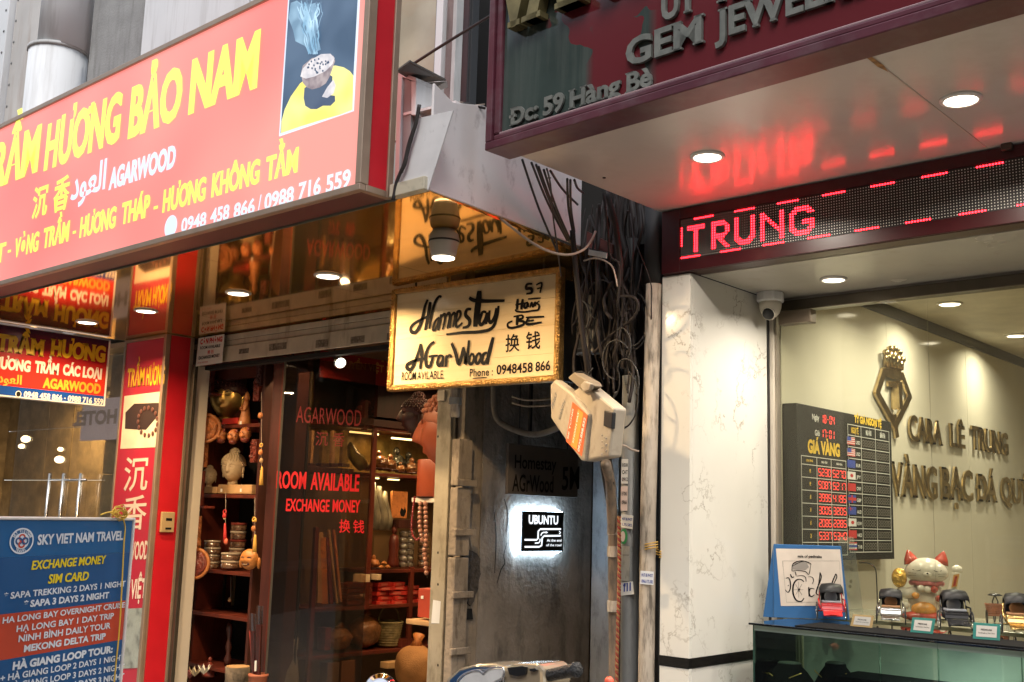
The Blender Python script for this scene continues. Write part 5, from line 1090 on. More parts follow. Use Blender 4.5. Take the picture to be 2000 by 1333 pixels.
# glass door, opened inward
D0 = PF(540, 1000, 4.75); dd = Vector((.51, .86, 0)).normalized(); dp2 = PL(D0, dd)
uR = dp2.uv(721, 1000)[0]
gdr = thing('glass_shop_door', 'glass shop door opened inward with red agarwood and room available lettering', 'door', (D0.x, D0.y, 0))
zt3 = dp2.uv(600, 703)[1]
B('pane', MB().pbox(dp2, 0, uR, .04, zt3, -.008, 0), M['glass_dark'], gdr)
rl = mat('red_film_letter', (.62, .01, .015), .45, em=(.6, .01, .015), es=.14)  # film letters carry an added glow, they are no lamp
rl2 = mat('dull_red_film_letter', (.22, .015, .012), .5, em=(.3, .01, .01), es=.05)  # duller letters, also with a faint added glow
ptext('lettering', 'AGARWOOD', dp2, 578, 825, 705, 833, 31, rl2, gdr, .002, off=.0); ptext('lettering', '沉', dp2, 616, 868, 640, 869, 24, rl2, gdr, .002, off=0, fitcap=.8); ptext('lettering', '香', dp2, 650, 870, 672, 871, 24, rl2, gdr, .002, off=0, fitcap=.8)
ptext('lettering', 'ROOM', dp2, 539, 953, 597, 955, 32, rl, gdr, .002, off=.02, fat=.03); ptext('lettering', 'AVAILABLE', dp2, 606, 956, 701, 960, 32, rl, gdr, .002, off=.02, fat=.03)
ptext('lettering', 'EXCHANGE', dp2, 558, 998, 643, 1000, 23, rl, gdr, .002, off=.02, fat=.03); ptext('lettering', 'MONEY', dp2, 649, 1000, 703, 1001, 23, rl, gdr, .002, off=.02, fat=.03)
ptext('lettering', '换', dp2, 662, 1038, 684, 1039, 22, rl, gdr, .002, off=.012, fitcap=.8); ptext('lettering', '钱', dp2, 689, 1039, 711, 1040, 22, rl, gdr, .002, off=.012, fitcap=.8)
B('edge_strip', MB().pbox(dp2, -.01, .004, .04, zt3, -.014, .006), M['bronze'], gdr)
sl2 = thing('spotlight', 'small black can spotlight pointing right behind the shutter lintel', 'lamp', PF(655, 700, 4.85))
c1, c2_ = PF(652, 692, 4.85), PF(665, 709, 4.8)
B('can', MB().tube([c1, c1+(c2_-c1)*.6, c2_], [.02, .028, .045], 16), M['chrome'], sl2, smooth=True); ax = (c2_-c1).normalized(); B('lens', MB().lathe([(.036, 0), (.036, .004)], c2_+ax*.002, 16, ax), M['lens'], sl2); B('arm', MB().tube([c1, c1+Vector((0, .02, .09))], .005, 6), M['black'], sl2)
s2_ = thing('spotlight', 'unlit black box spotlight near the top of the glass door', 'lamp', PF(560, 715, 4.9)); a = PF(555, 722, 4.9); b = PF(572, 705, 4.9); B('can', MB().tube([a, b], .035, 12), M['black'], s2_); B('arm', MB().tube([b, b+Vector((0, 0, .1))], .006, 6), M['black'], s2_)
bn = thing('banner', 'dark red banner with gold lettering high inside the shop', 'banner', PS(700, 740, -6.98)); bp_ = XP(-6.98)
a, b = bp_.uv(625, 722), bp_.uv(775, 742); ztb = bp_.uv(700, 690)[1]
B('cloth', MB().pbox(bp_, a[0], b[0], a[1]-.06, ztb, -.01, 0), mat('banner_red', (.28, .015, .015), .6), bn)
yb2 = mat('banner_gold', (.5, .25, .06), .5); ptext('lettering', 'TRUYỀN VIỆT NAM', bp_, 655, 716, 785, 732, 13, yb2, bn, .002, off=.03, serif=.03); ptext('lettering', 'TRẦM', bp_, 740, 706, 800, 712, 18, yb2, bn, .002, off=.04, serif=.03)

# ---------------------------------------------------------------- side wall shelving
XSF = -7.0; sp2 = XP(XSF)
sh = thing('side_shelving', 'long mahogany shelving along the inner left wall of the agarwood shop', 'shelf', (XSF-.2, 6.3, 0))
def Yx(x, y=1100): return sp2.uv(x, y)[0]
def Zx(x, y): return sp2.uv(x, y)[1]
yA, yB = Yx(613), Yx(836)
xbk = XSF-.42
B('back', MB().box(xbk-.02, xbk, yA, 7.68, 0, 2.4), mat('shelf_back', (.16, .09, .04), .5), sh)
lev = [(720, 832, 'w'), (770, 926, 'w'), (764, 1113, 'r'), (713, 1184, 'r'), (705, 1274, 'r')]
for (x, y, k) in lev:
    z = Zx(x, y); ys_ = yA if y > 1150 or y < 900 else Yx(722)
    B('shelf', MB().box(xbk, XSF, ys_, 7.5, z-.028, z), M['wood_red'], sh, bev=.003)
for x, y0, y1 in ((616, 1030, 1400), (721, 820, 1186), (806, 1108, 1400), (700, 780, 840)):
    yy = Yx(x); B('upright', MB().box(XSF-.03, XSF+.004, yy-.02, yy+.02, Zx(x, y1), Zx(x, y0)), M['wood_red'], sh, bev=.003)
B('cornice', MB().box(xbk, XSF+.02, yA, 7.5, Zx(720, 832)+.001, Zx(720, 818)), M['wood_dark'], sh)
B('upper_doors', MB().box(xbk, XSF, Yx(722), 7.5, Zx(760, 817), Zx(760, 750)), M['wood_dark'], sh)
wl3 = mat('warm_led_strip', (1, .85, .5), .4, em=(1, .72, .28), es=4)
B('led_strip', MB().box(XSF-.1, XSF-.08, Yx(684), Yx(740), Zx(710, 846), Zx(710, 846)+.014), wl3, sh); B('led_strip', MB().box(XSF-.1, XSF-.08, Yx(768), Yx(812), Zx(790, 858), Zx(790, 858)+.014), wl3, sh)
B('led_strip', MB().box(XSF-.1, XSF-.08, Yx(730), Yx(745), Zx(737, 935), Zx(737, 935)+.01), wl3, sh); B('led_strip', MB().box(XSF-.1, XSF-.08, Yx(765), Yx(785), Zx(775, 938), Zx(775, 938)+.01), wl3, sh)
lamp('lamp', sh, Vector((XSF-.16, Yx(750), Zx(740, 848)))-sh.location, 1.6, .1, (1, .7, .3), 'AREA')
lamp('lamp', sh, Vector((XSF-.16, Yx(760), Zx(760, 936)))-sh.location, .8, .1, (1, .7, .3), 'AREA')
B('mirror_panel', MB().box(xbk+.001, xbk+.012, Yx(684), 7.4, Zx(760, 922), Zx(760, 842)), mat('amber_glass_back', (.35, .25, .08), .25, vs=9, var=.5), sh)
def wp_(x, y, d=.12): # point on shelf interior
    return PS(x, y, XSF-d)
# figurines on the lit shelf
rn3 = random.Random(11)
def figurine(label, x, yb, h, m, seed, fat=1.0, cat='statue', d=.10):
    r3 = random.Random(seed); q = wp_(x, yb, d); t = thing('figurine', label, cat, q)
    B('body', MB().ell((0, 0, h*.34), (h*.34*fat, h*.3*fat, h*.36), 18, 12, lambda p: p*(1+.12*math.sin(p.x*7+seed)*math.cos(p.z*6))), m, t, smooth=True, local=True)
    B('head', MB().ell((r3.uniform(-.1, .1)*h, -.05*h, h*.78), (h*.15, h*.15, h*.18), 14, 10), m, t, smooth=True, local=True)
    B('arm', MB().tube([(h*.25*fat, 0, h*.5), (h*.38*fat, -.1*h, h*.35), (h*.1, -.3*h, h*.3)], h*.08, 8), m, t, smooth=True, local=True); B('arm', MB().tube([(-h*.25*fat, 0, h*.5), (-h*.38*fat, -.1*h, h*.35), (-h*.1, -.3*h, h*.28)], h*.08, 8), m, t, smooth=True, local=True)
    B('base', MB().lathe([(h*.4*fat, 0), (h*.42*fat, h*.05), (h*.34*fat, h*.1)], (0, 0, 0), 16), M['wood_dark'], t, smooth=True, local=True)
glz = mat('glossy_carving', (.2, .08, .03), .2, vs=20, var=.6, coat=.5, bump=.5, bs=70); glk = mat('black_jade', (.03, .028, .02), .15, coat=.6, bump=.4, bs=60)
figurine('brown pot bellied figurine, leftmost on the lit shelf', 742, 918, .17, glz, 1, 1.3); figurine('amber seated figurine with raised arm, second on the lit shelf', 761, 920, .15, glz, 2, 1.2)
figurine('black figurine standing tallest on the lit shelf', 776, 921, .22, glk, 3, .9, d=.2); figurine('small copper figurine in front of the black one', 783, 924, .10, glz, 4, 1.3); figurine('dark bulky figurine near the big orange head', 797, 925, .20, glk, 5, 1.2, d=.2); figurine('reddish figurine at the right end of the lit shelf', 803, 926, .15, glz, 6, 1.1)
q = wp_(700, 912); t = thing('carved_fish', 'greenish carved leaping fish behind the glass, left end of the lit shelf', 'carving', q)
B('body', MB().tube([(0, .05, 0), (0, .0, .05), (-.02, -.05, .10), (-.01, -.09, .17), (0, -.1, .20)], [.05, .06, .05, .03, .008], 14), mat('green_horn', (.18, .15, .05), .25, vs=15, var=.5), t, smooth=True, local=True); B('tail', MB().ell((0, .09, -.0), (.02, .05, .03), 12, 8), M['wood_dark'], t, smooth=True, local=True)
# tall stones, tablet, statue on third shelf (z of y=1113)
stn = mat('silver_wood', (.22, .19, .13), .4, vs=8, var=.5, dirt=.5, dscale=(20, 20, 4))
for k, (x, w, y0) in enumerate(((730, .05, 942), (741, .06, 950), (753, .05, 960))):
    q = wp_(x, 1035, .15); top = wp_(x, y0, .15); t = tag(B('driftwood', MB().tube([q, q+(top-q)*.3+Vector((0, .02, 0)), q+(top-q)*.7-Vector((0, .015, 0)), top], [w, w*1.1, w*.7, w*.3], 12), stn, smooth=True), 'pale upright driftwood piece, %s of the three behind the door edge' % ('left', 'middle', 'right')[k], 'driftwood')
a_, b_ = wp_(765, 1012, .1), wp_(797, 961, .1)
t = thing('wood_tablet', 'orange wood tablet with a dark printed bird leaning on the shelf', 'plaque', a_); B('board', MB().box(XSF-.13, XSF-.1, a_.y, b_.y, a_.z, b_.z), M['wood_orange'], t, bev=.004)
qx = XP(XSF-.099); B('print', flat(MB(), qx, [qx.uv(x, y, .001) for x, y in ((783, 1008), (781, 1001), (784, 992), (789, 997), (791, 990), (793, 1000), (789, 1010))], .001), M['ink'], t)
block2 = lambda nm, lab, x0, x1, y0, y1, d, m, cat: tag(B(nm, MB().box(XSF-d, XSF-d+.1, wp_(x0, y1, d).y, wp_(x1, y1, d).y, wp_((x0+x1)/2, y1, d).z, wp_((x0+x1)/2, y0, d).z), m, bev=.003), lab, cat)
block2('dark_box', 'dark lacquer box under the orange wood tablet', 764, 800, 1015, 1032, .15, M['wood_dark'], 'box')
sd2 = wp_(767, 1108, .1); t = thing('figurine', 'slender dark brown standing statuette left of the glass jar stacks', 'statue', sd2)
B('robe', MB().lathe([(.05, 0), (.055, .03), (.04, .1), (.045, .2), (.035, .26), (.015, .28)], (0, 0, 0), 16), M['wood_red'], t, smooth=True, local=True); B('head', MB().ell((0, 0, .31), (.026, .026, .033), 14, 10), M['wood_red'], t, smooth=True, local=True); B('topknot', MB().ell((0, 0, .35), (.012, .012, .014), 8, 6), M['wood_dark'], t, local=True)
jarm = mat('jar_glass_beads', (.10, .08, .06), .12, vs=40, var=.7, coat=1)
zb3 = Zx(785, 1110)
for c_ in range(2):
    for k in range(6):
        q = wp_(786+c_*12, 1108, .1); t = thing('bead_jar', 'clear round bead jar, %s stack on the upper red shelf, %s' % (('left', 'right')[c_], ('lowest', 'second up', 'third up', 'fourth up', 'fifth up', 'topmost')[k]), 'jar', (q.x, q.y, zb3+.002+k*.052), 'stacked bead jars inside the shop')
        B('jar', MB().lathe([(.038, 0), (.042, .005), (.042, .04)], (0, 0, 0), 18), jarm, t, smooth=True, local=True); B('lid', MB().lathe([(.043, .0405), (.043, .049)], (0, 0, 0), 18), M['steel'], t, local=True)
for k in range(5):
    q = PS(826, 1108, XSF-.1); t = thing('bead_jar', 'pale rimmed bead jar behind the hanging beads, %s' % ('lowest', 'second up', 'third up', 'fourth up', 'topmost')[k], 'jar', (q.x, q.y, zb3+.002+k*.06), 'pale bead jars behind the hanging necklaces')
    B('jar', MB().lathe([(.05, 0), (.053, .005), (.053, .045)], (0, 0, 0), 18), tin, t, smooth=True, local=True); B('lid', MB().lathe([(.054, .0455), (.054, .056)], (0, 0, 0), 18), M['steel'], t, local=True)
figurine('orange carved animal crouching at the left of the upper red shelf', 730, 1111, .12, M['wood_orange'], 9, 1.2)
for k, (x, y) in enumerate(((744, 1111), (757, 1111), (750, 1103))):
    q = wp_(x, y, .06); t = thing('carved_ingot', 'small yellow carved boat shaped ingot, %s' % ('left one in front', 'right one in front', 'the one on top')[k], 'carving', q, 'small yellow carved ingots on the upper red shelf'); B('hull', MB().ell((0, 0, .012), (.018, .03, .013), 14, 8), M['wood_mask'], t, smooth=True, local=True); B('dome', MB().ell((0, 0, .022), (.011, .014, .009), 10, 6), M['wood_mask'], t, smooth=True, local=True)
# red incense boxes
rb = mat('red_incense_box', (.50, .035, .025), .3, vs=5, var=.3); zb4 = Zx(760, 1184)
words = ('front left', 'front middle', 'front right', 'second row left', 'second row middle', 'second row right', 'third row left', 'third row middle', 'third row right', 'tipped on top at left', 'tipped on top in the middle', 'flat on top at right', 'leaning behind', 'highest, lying askew')
k = 0
for r_ in range(5):
    for c_ in range(3):
        if k >= 14: break
        q = wp_(728+c_*27+(r_ % 2)*5, 1180, .13); t = thing('incense_carton', 'red incense carton heaped on the lower red shelf, %s' % words[k], 'box', (XSF-.10+rn3.uniform(-.03, .02), q.y+.06, zb4+.004+r_*.038), 'red incense cartons heaped on the shelf')
        t.rotation_euler = (R(rn3.uniform(-4, 4)) if r_ > 2 else 0, R(rn3.uniform(-6, 2)) if r_ > 2 else 0, R(rn3.uniform(-14, 14)))
        B('carton', MB().box(-.05, .05, -.085, .085, 0, .034), rb, t, local=True, bev=.003); B('label', MB().box(.0502, .051, -.05, .03, .008, .026), mat('pale_red_label', (.6, .14, .1), .4) if k == 0 else bpy.data.materials['pale_red_label'], t, local=True); k += 1
zz4 = Zx(690, 1184)
for k in range(4): q = wp_(690, 1180, .12); tag(B('lacquer_box', MB().box(XSF-.2, XSF-.05, q.y-.13, q.y+.14, zz4+.002+k*.045, zz4+.043+k*.045), M['carved_red'], bev=.003), 'flat dark red lacquer box behind the door glass, %s' % ('lowest', 'second up', 'third up', 'topmost')[k], 'box', 'dark red lacquer boxes in a pile')
block2('price_card', 'cream price card standing behind the door glass', 689, 707, 1121, 1136, .02, M['cream'], 'card'); block2('price_card', 'smaller cream price card just right of the door edge', 722, 729, 1121, 1132, .02, M['cream'], 'card')
# leaning boards
for k, (x0, y0, x1, y1, w, m) in enumerate(((622, 1178, 624, 1040, .05, M['wood_pale']), (632, 1180, 628, 1050, .06, M['wood_orange']), (645, 1180, 637, 1050, .03, M['carved_red']), (656, 1178, 640, 1035, .02, M['wood_pale']), (664, 1176, 650, 1035, .02, M['wood_orange']))):
    a_, b_ = wp_(x0, y0, .1), wp_(x1, y1, .1); tag(B('plank', MB().hexa(a_-Vector((0, w/2, 0)), (.02, 0, 0), (0, w, 0), b_-a_), m, bev=.002), ('pale plank leaning at the left end', 'wide orange plank, second from the left', 'red plank, third from the left', 'thin pale lath, fourth from the left', 'thin orange lath, rightmost')[k]+' of those behind the door glass', 'plank', 'planks leaning behind the door glass')
zb4b = Zx(620, 1184)
# baskets and bags, bottom shelves
bagm = mat('woven_brown_bag', (.26, .11, .04), .35, vs=12, var=.6, bump=1, bs=45, dirt=.5, dscale=(20, 20, 20), dcol=(.08, .035, .015), coat=.4)
def blob(label, x, y, rx, rz, m, d=.15, cat='bag', name='wrapped_bundle', seed=0):
    q = wp_(x, y, d); t = thing(name, label, cat, q-Vector((0, 0, rz)))
    B('body', MB().ell((0, 0, rz), (rx*.8, rx, rz), 28, 20, lambda p: p*(1+.05*math.sin(p.x*5+seed)*math.cos(p.z*7+seed)+.03*math.sin(p.y*17+p.z*13))), m, t, smooth=True, local=True)
    B('tied_neck', MB().tube([(0, 0, rz*1.9), (.01, .0, rz*2.05), (.0, .02, rz*2.15)], [rx*.3, rx*.12, rx*.25], 10), m, t, smooth=True, local=True)
blob('large round brown wrapped bundle in the middle of the lower shelf', 712, 1234, .15, .13, bagm, seed=1); blob('smaller slumped brown bundle left of the large one', 661, 1248, .12, .09, bagm, seed=2, d=.1)
q = wp_(757, 1262, .14); t = thing('wicker_basket', 'olive wicker basket right of the large brown bundle', 'basket', q)
wk = mat('olive_wicker', (.25, .2, .09), .6, vs=20, var=.5, bump=.6)
B('bowl', MB().lathe([(.085, 0), (.1, .06), (.115, .15), (.12, .2)], (0, 0, 0), 20), wk, t, smooth=True, local=True); B('rim', MB().tube([(.12*math.cos(a*.3), .12*math.sin(a*.3), .2) for a in range(21)], .009, 8, closed=True), wk, t, smooth=True, local=True)
B('handle', MB().tube([(0, .12*math.cos(a), .2+.14*math.sin(a)) for a in [i*.31 for i in range(11)]], .007, 8), wk, t, smooth=True, local=True); wv_ = MB()
for k in range(9): wv_.tube([((.092+k*.0033)*math.cos(a*.3), (.092+k*.0033)*math.sin(a*.3), .015+k*.021) for a in range(21)], .006, 5, closed=True)
B('weave', wv_, wk, t, local=True, stuff=True)
block2('wood_box', 'small brown wood box at the right end of the lower shelf', 769, 795, 1246, 1262, .1, M['wood_red'], 'box'); block2('wood_box', 'tall narrow red brown box at the left end of the lower shelf', 618, 630, 1225, 1268, .1, M['carved_red'], 'box')
block2('carton', 'brown carton at the left of the bottom row', 622, 645, 1292, 1345, .1, mat('brown_card', (.14, .07, .035), .7), 'box'); block2('carton', 'orange brown carton next to it in the bottom row', 649, 676, 1288, 1345, .1, mat('orange_card', (.2, .08, .03), .7), 'box')
q = PS(812, 1302, -6.5); t = thing('straw_sack', 'big rounded tan sack at the bottom right of the shop doorway', 'sack', q-Vector((0, 0, .2)))
B('body', MB().ell((0, 0, .2), (.17, .17, .17), 28, 20, lambda p: p*(1+.06*math.sin(p.x*4)*math.cos(p.z*5))), mat('tan_sackcloth', (.42, .2, .07), .7, vs=6, var=.3, bump=.5, bs=120), t, smooth=True, local=True); B('neck', MB().tube([(0, 0, .35), (.01, 0, .40), (0, .02, .44)], [.06, .03, .05], 12), M['wood_orange'], t, smooth=True, local=True)
block2('stool', 'pale wooden stool top in the shadows near the tan sack', 742, 790, 1290, 1302, .02, M['wood_pale'], 'stool')

# ---------------------------------------------------------------- big orange head and things by the right door post
hz_ = PF(888, 846, 5.0)
buddha('buddha_head', 'big orange wood Buddha head in profile on a red cylinder beside the grey door post', 0, 0, 5, .50, R(-58), M['orange_head'], M['hair_brown'], loc=hz_, crown=True)
c_ = PF(852, 972, 5.0); tt = thing('round_plinth', 'plain orange red cylinder plinth under the big orange head', 'plinth', c_)
hh = PF(852, 899, 5.0).z-c_.z; B('cylinder', MB().lathe([(.125, 0), (.13, .01), (.13, hh-.01), (.125, hh)], (0, 0, 0), 36), mat('orange_red_lacquer', (.27, .05, .015), .35, var=.08), tt, smooth=True, local=True, bev=.003)
sf_ = thing('side_counter', 'narrow pale counter shelves behind the grey door post', 'shelf', (-4.9, 5.0, 0))
for y in (973, 1212): z = PF(835, y, 4.95).z; B('shelf', MB().box(PF(815 if y < 1000 else 804, y, 4.95).x, -4.68, 4.9, 5.25, z-.03, z-.001), M['wood_pale'] if y > 1000 else M['jamb'], sf_, bev=.003)
B('leg', MB().box(-4.8, -4.76, 5.2, 5.24, 0, 1.1), M['wood_dark'], sf_)
block('plain red gift bag on the lower pale shelf by the door post', 815, 842, 1150, 1207, 4.95, .1, mat('red_bag', (.36, .045, .02), .5), 'gift_bag', 'bag')
t = tag(B('bag_tag', flat(MB(), FP(4.945), [FP(4.945).uv(x, y, .001) for x, y in ((822, 1170), (827, 1170), (827, 1164), (822, 1164))], .001), M['paper']), 'tiny white price tag on the plain red gift bag', 'tag')
# bead necklaces
def necklace(label, pts, r, m, Y, step, grp=None):
    t = thing('bead_necklace', label, 'necklace', PF(pts[-1][0], pts[-1][1], Y), grp)
    P = [PF(x, y, Y) for x, y in smooth_pts(pts, 8)]; L = [0]
    for a, b in zip(P, P[1:]): L.append(L[-1]+(b-a).length)
    n = int(L[-1]/step); mb = MB()
    me = None
    for k in range(n):
        s = k*step; i = max(j for j in range(len(L)) if L[j] <= s); i = min(i, len(P)-2); c = P[i]+(P[i+1]-P[i])*((s-L[i])/max(1e-6, L[i+1]-L[i]))
        if me is None: o = B('bead', MB().ell((0, 0, 0), (r, r, r), 12, 8), m, t, smooth=True, local=True); me = o
        else: o = me.copy(); COL.objects.link(o)
        o.location = c-t.location
    B('cord', MB().tube([p for p in P], .002, 4), M['cable'], t)
bdm = mat('brown_bead', (.33, .15, .10), .3, var=.3, coat=.3); bdr = mat('dark_red_bead', (.2, .02, .02), .3)
necklace('long brown bead rosary, left strand, hanging by the grey door post', [(821, 984), (820, 1020), (823, 1050), (829, 1070)], .0155, bdm, 4.88, .029)
necklace('long brown bead rosary with hanging drop, right strand by the door post', [(831, 984), (832, 1020), (832, 1060), (829, 1075), (831, 1100), (833, 1120), (836, 1130)], .0155, bdm, 4.87, .029)
necklace('thin dark red bead string left of the brown rosaries', [(810, 972), (806, 1000), (804, 1030), (807, 1048), (816, 1055), (819, 1045)], .008, bdr, 4.86, .0155)
buddha('buddha_head', 'nearly black carved head silhouetted behind the big orange one', 812, 815, 5.6, .26, R(-30), M['wood_dark'], M['hair_dark'])

# more goods: gilded boards and rows of small carvings behind the door glass
for k, (x, w) in enumerate(((590, 10), (606, 9), (628, 12), (648, 9), (668, 12))):
    a_, b_ = PS(x, 905, XSF+.02), PS(x+w, 842, XSF+.02); t = thing('gilded_board', 'upright gilded board in the dim row behind the upper door lettering, %s' % ('first from the left', 'second from the left', 'third from the left', 'fourth from the left', 'rightmost')[k], 'board', a_)
    B('board', MB().box(XSF-.02, XSF+.02, a_.y, b_.y, a_.z, b_.z), M['wood_pale'] if k % 2 else mat('old_gilding', (.36, .24, .08), .35, .5, vs=12, var=.5), t, bev=.004); B('base', MB().box(XSF-.03, XSF+.04, a_.y-.02, b_.y+.02, a_.z-.03, a_.z-.001), M['wood_dark'], t, bev=.003)
tr5 = tag(B('long_shelf', MB().box(XSF-.3, XSF+.05, PS(584, 908, XSF).y, PS(684, 908, XSF).y, PS(620, 912, XSF).z-.05, PS(620, 912, XSF).z), M['wood_dark'], bev=.003), 'dim wooden shelf carrying upright gilded boards behind the door glass', 'shelf')
wn5 = ('far left', 'second', 'third', 'fourth', 'fifth', 'sixth')
for k in range(6): figurine('small dark carving standing on the top of the side shelving, %s' % wn5[k], 706+k*17, 816, rn3.uniform(.10, .17), (M['wood_red'], M['carved_red'], M['wood_dark'])[k % 3], 20+k, 1.0)
for k, (x, y) in enumerate(((420, 828), (470, 826), (432, 958), (470, 958))):
    q = PF(x, y, 4.9); t = thing('price_tag', 'tiny cream price tag by the %s' % ('left of the gilded head', 'right of the gilded head', 'left end of the pale block', 'right end of the pale block')[k], 'tag', q); B('tag', MB().box(-.012, .012, 0, .002, -.012, .012), M['paper'], t, local=True); B('thread', MB().tube([(0, .001, .012), (.004, .001, .05)], .0012, 4), M['cable_pale'], t, local=True)
for k, (x, y, m) in enumerate(((505, 730, 'hair_dark'), (500, 760, 'carved_red'), (494, 880, 'carved_red'), (498, 1040, 'wood_dark'))):
    carvedcol('dark carved strip on the right side of the carving shelf, %s' % ('topmost', 'second down', 'third down', 'lowest')[k], (x-7, y-22, x+7, y+24), 4.97, M[m])
# ================================================================== JEWELRY SHOP
ZS = 3.09
# sign board
j0 = Vector((-2.985, 3.160, 0)); jd = Vector((2.08, -.085, 0)).normalized(); jp = PL(j0, jd)
js = thing('jewelry_sign', 'dusty maroon framed glass sign with raised grey gem jewelry lettering', 'sign', (-1.9, 3.12, 3.09))
mf = mat('maroon_frame', (.085, .018, .03), .32, vs=5, var=.2, dirt=.4, dscale=(8, 8, 14), dcol=(.14, .09, .10), dth=.48)
B('frame_rail', MB().pbox(jp, 0, 5, ZS-.004, ZS+.03, -.12, .03), mf, js, bev=.004); B('frame_rail', MB().pbox(jp, .034, 5, ZS+.0305, ZS+.058, -.12, .018), mf, js, bev=.008)
B('frame_post', MB().pbox(jp, 0, .033, ZS+.0305, 4.7, -.12, .03), mf, js, bev=.004); B('frame_post', MB().pbox(jp, .0335, .068, ZS+.059, 4.7, -.12, .018), mf, js, bev=.008)
B('highlight_bead', MB().tube([jp.pt(.068, ZS+.060, .012), jp.pt(5, ZS+.060, .012)], .0045, 6), mat('painted_highlight', (.5, .35, .38), .3, .3), js)  # pale colour paints in the highlight line along the inner frame
def signmat():
    m = mat('dusty_printed_glass', (.035, .05, .046), .09, vs=3, var=.3, dirt=.35, dscale=(16, 16, 1.2), dcol=(.10, .11, .10), dth=.46, bump=0); t = m.node_tree; N = t.nodes; L = t.links; p = N['Principled BSDF']
    old = p.inputs['Base Color'].links[0].from_socket; tc = N.new('ShaderNodeTexCoord'); sx_ = N.new('ShaderNodeSeparateXYZ'); L.new(tc.outputs['Generated'], sx_.inputs[0])
    n = N.new('ShaderNodeTexVoronoi'); n.inputs['Scale'].default_value = 3.4; nz = N.new('ShaderNodeTexNoise'); nz.inputs['Scale'].default_value = 6; L.new(tc.outputs['Object'], nz.inputs['Vector'])
    ad = N.new('ShaderNodeVectorMath'); s = N.new('ShaderNodeVectorMath'); s.operation = 'SCALE'; s.inputs[3].default_value = .5; L.new(nz.outputs['Color'], s.inputs[0]); L.new(tc.outputs['Object'], ad.inputs[0]); L.new(s.outputs[0], ad.inputs[1]); L.new(ad.outputs[0], n.inputs['Vector'])
    a = N.new('ShaderNodeMath'); a.operation = 'MULTIPLY_ADD'; a.inputs[1].default_value = 5.5; L.new(sx_.outputs[0], a.inputs[0]); sc_ = N.new('ShaderNodeSeparateColor'); L.new(n.outputs['Color'], sc_.inputs[0]); L.new(sc_.outputs[0], a.inputs[2])
    mr = N.new('ShaderNodeMapRange'); mr.inputs[1].default_value = .98; mr.inputs[2].default_value = 1.03; L.new(a.outputs[0], mr.inputs[0])
    mx = N.new('ShaderNodeMix'); mx.data_type = 'RGBA'; L.new(mr.outputs[0], mx.inputs[0]); L.new(old, mx.inputs[6]); mx.inputs[7].default_value = (.12, .018, .024, 1); L.new(mx.outputs[2], p.inputs['Base Color']); return m
B('glass_face', MB().pbox(jp, .069, 5, ZS+.062, 4.7, -.1, 0), signmat(), js)
gl_ = mat('grey_raised_letter', (.14, .145, .13), .45, vs=20, var=.25, dirt=.7, dscale=(18, 18, 4), dcol=(.08, .09, .08), dth=.5)
def JT(s, xl, yl2, xr, yr2, h, m=gl_, off=.03, serif=.05, ext=.010, sp='letter', **k): ptext('letter', s, jp, xl, yl2, xr, yr2, h, m, js, .004, off=off, serif=serif, ext=ext, split=sp, level=True, **k)
JT('Đc:', 997, 247, 1052, 231, 32); JT('59', 1063, 227, 1103, 215, 33, off=.035, serif=0); JT('Hàng', 1113, 212, 1214, 186, 35); JT('Bè', 1224, 184, 1276, 166, 36)
JT('GEM', 1226, 130, 1378, 84, 50, ext=.014); JT('JEWELRY', 1400, 78, 1720, -26, 55, ext=.014)
JT('UY', 1293, 42, 1368, 18, 56, ext=.014); JT('TÍN', 1392, 10, 1500, -26, 58, ext=.014)
gg = mat('dull_gold_letter', (.22, .18, .08), .35, .6, vs=12, var=.3)
JT('VÀNG', 975, 48, 1300, -42, 150, gg, .05, .07, ext=.05)
# soffit
sf = thing('sign_soffit', 'glossy white soffit under the jewelry sign with round lights and red reflections', 'soffit', (-1.5, 3.7, ZS))
def yj(x): return 3.165-(x+2.985)*.0409
def sofq(x0_, x1_, nm='panel'):
    mb = MB(); v = [(x0_, yj(x0_), ZS), (x1_, yj(x1_), ZS), (x1_, 4.335, ZS), (x0_, 4.335, ZS)]; v2 = [(a, b, c+.015) for a, b, c in v]
    mb.add(v+v2, [(3, 2, 1, 0), (4, 5, 6, 7), (0, 1, 5, 4), (1, 2, 6, 5), (2, 3, 7, 6), (3, 0, 4, 7)]); B(nm, mb, M['soffit'], sf)
sofq(-2.918, -1.372, 'panel'); sofq(-1.368, .3, 'panel'); sofq(.304, 2.0, 'panel')
B('seal_joint', MB().box(-1.3735, -1.3665, 3.14, 4.33, ZS-.0018, ZS+.003), mat('silicone_joint', (.5, .44, .38), .5), sf)
B('rust_stain', MB().add([(-1.38, 3.19, ZS-.002), (-1.365, 3.19, ZS-.002), (-1.362, 3.30, ZS-.002), (-1.372, 3.36, ZS-.002), (-1.382, 3.30, ZS-.002)], [(4, 3, 2, 1, 0)]), mat('rust_stain', (.3, .16, .05), .6, vs=40, var=.5), sf)
for px, py in ((1339, 208), (1073, 348), (1180, 348)):
    q = PZ(px, py, ZS-.002); B('screw_hole', MB().lathe([(.008, -.001), (.008, .001)], q, 10), M['ink'], sf)
COOL = (1, .90, .77)
for px, py, s_ in ((1385, 307, 'near the left corner of the jewelry soffit, red glow beside it'), (1872, 190, 'at the right of the jewelry soffit on the joint line')):
    q = PZ(px, py, ZS); downlight('round ceiling light %s' % s_, q.x, 3.74, ZS, 10, .056, COOL, 'round lights in the white soffits')
downlight('round ceiling light of the jewelry soffit further right', -.2, 3.72, ZS, 9, .056, COOL, 'round lights in the white soffits')
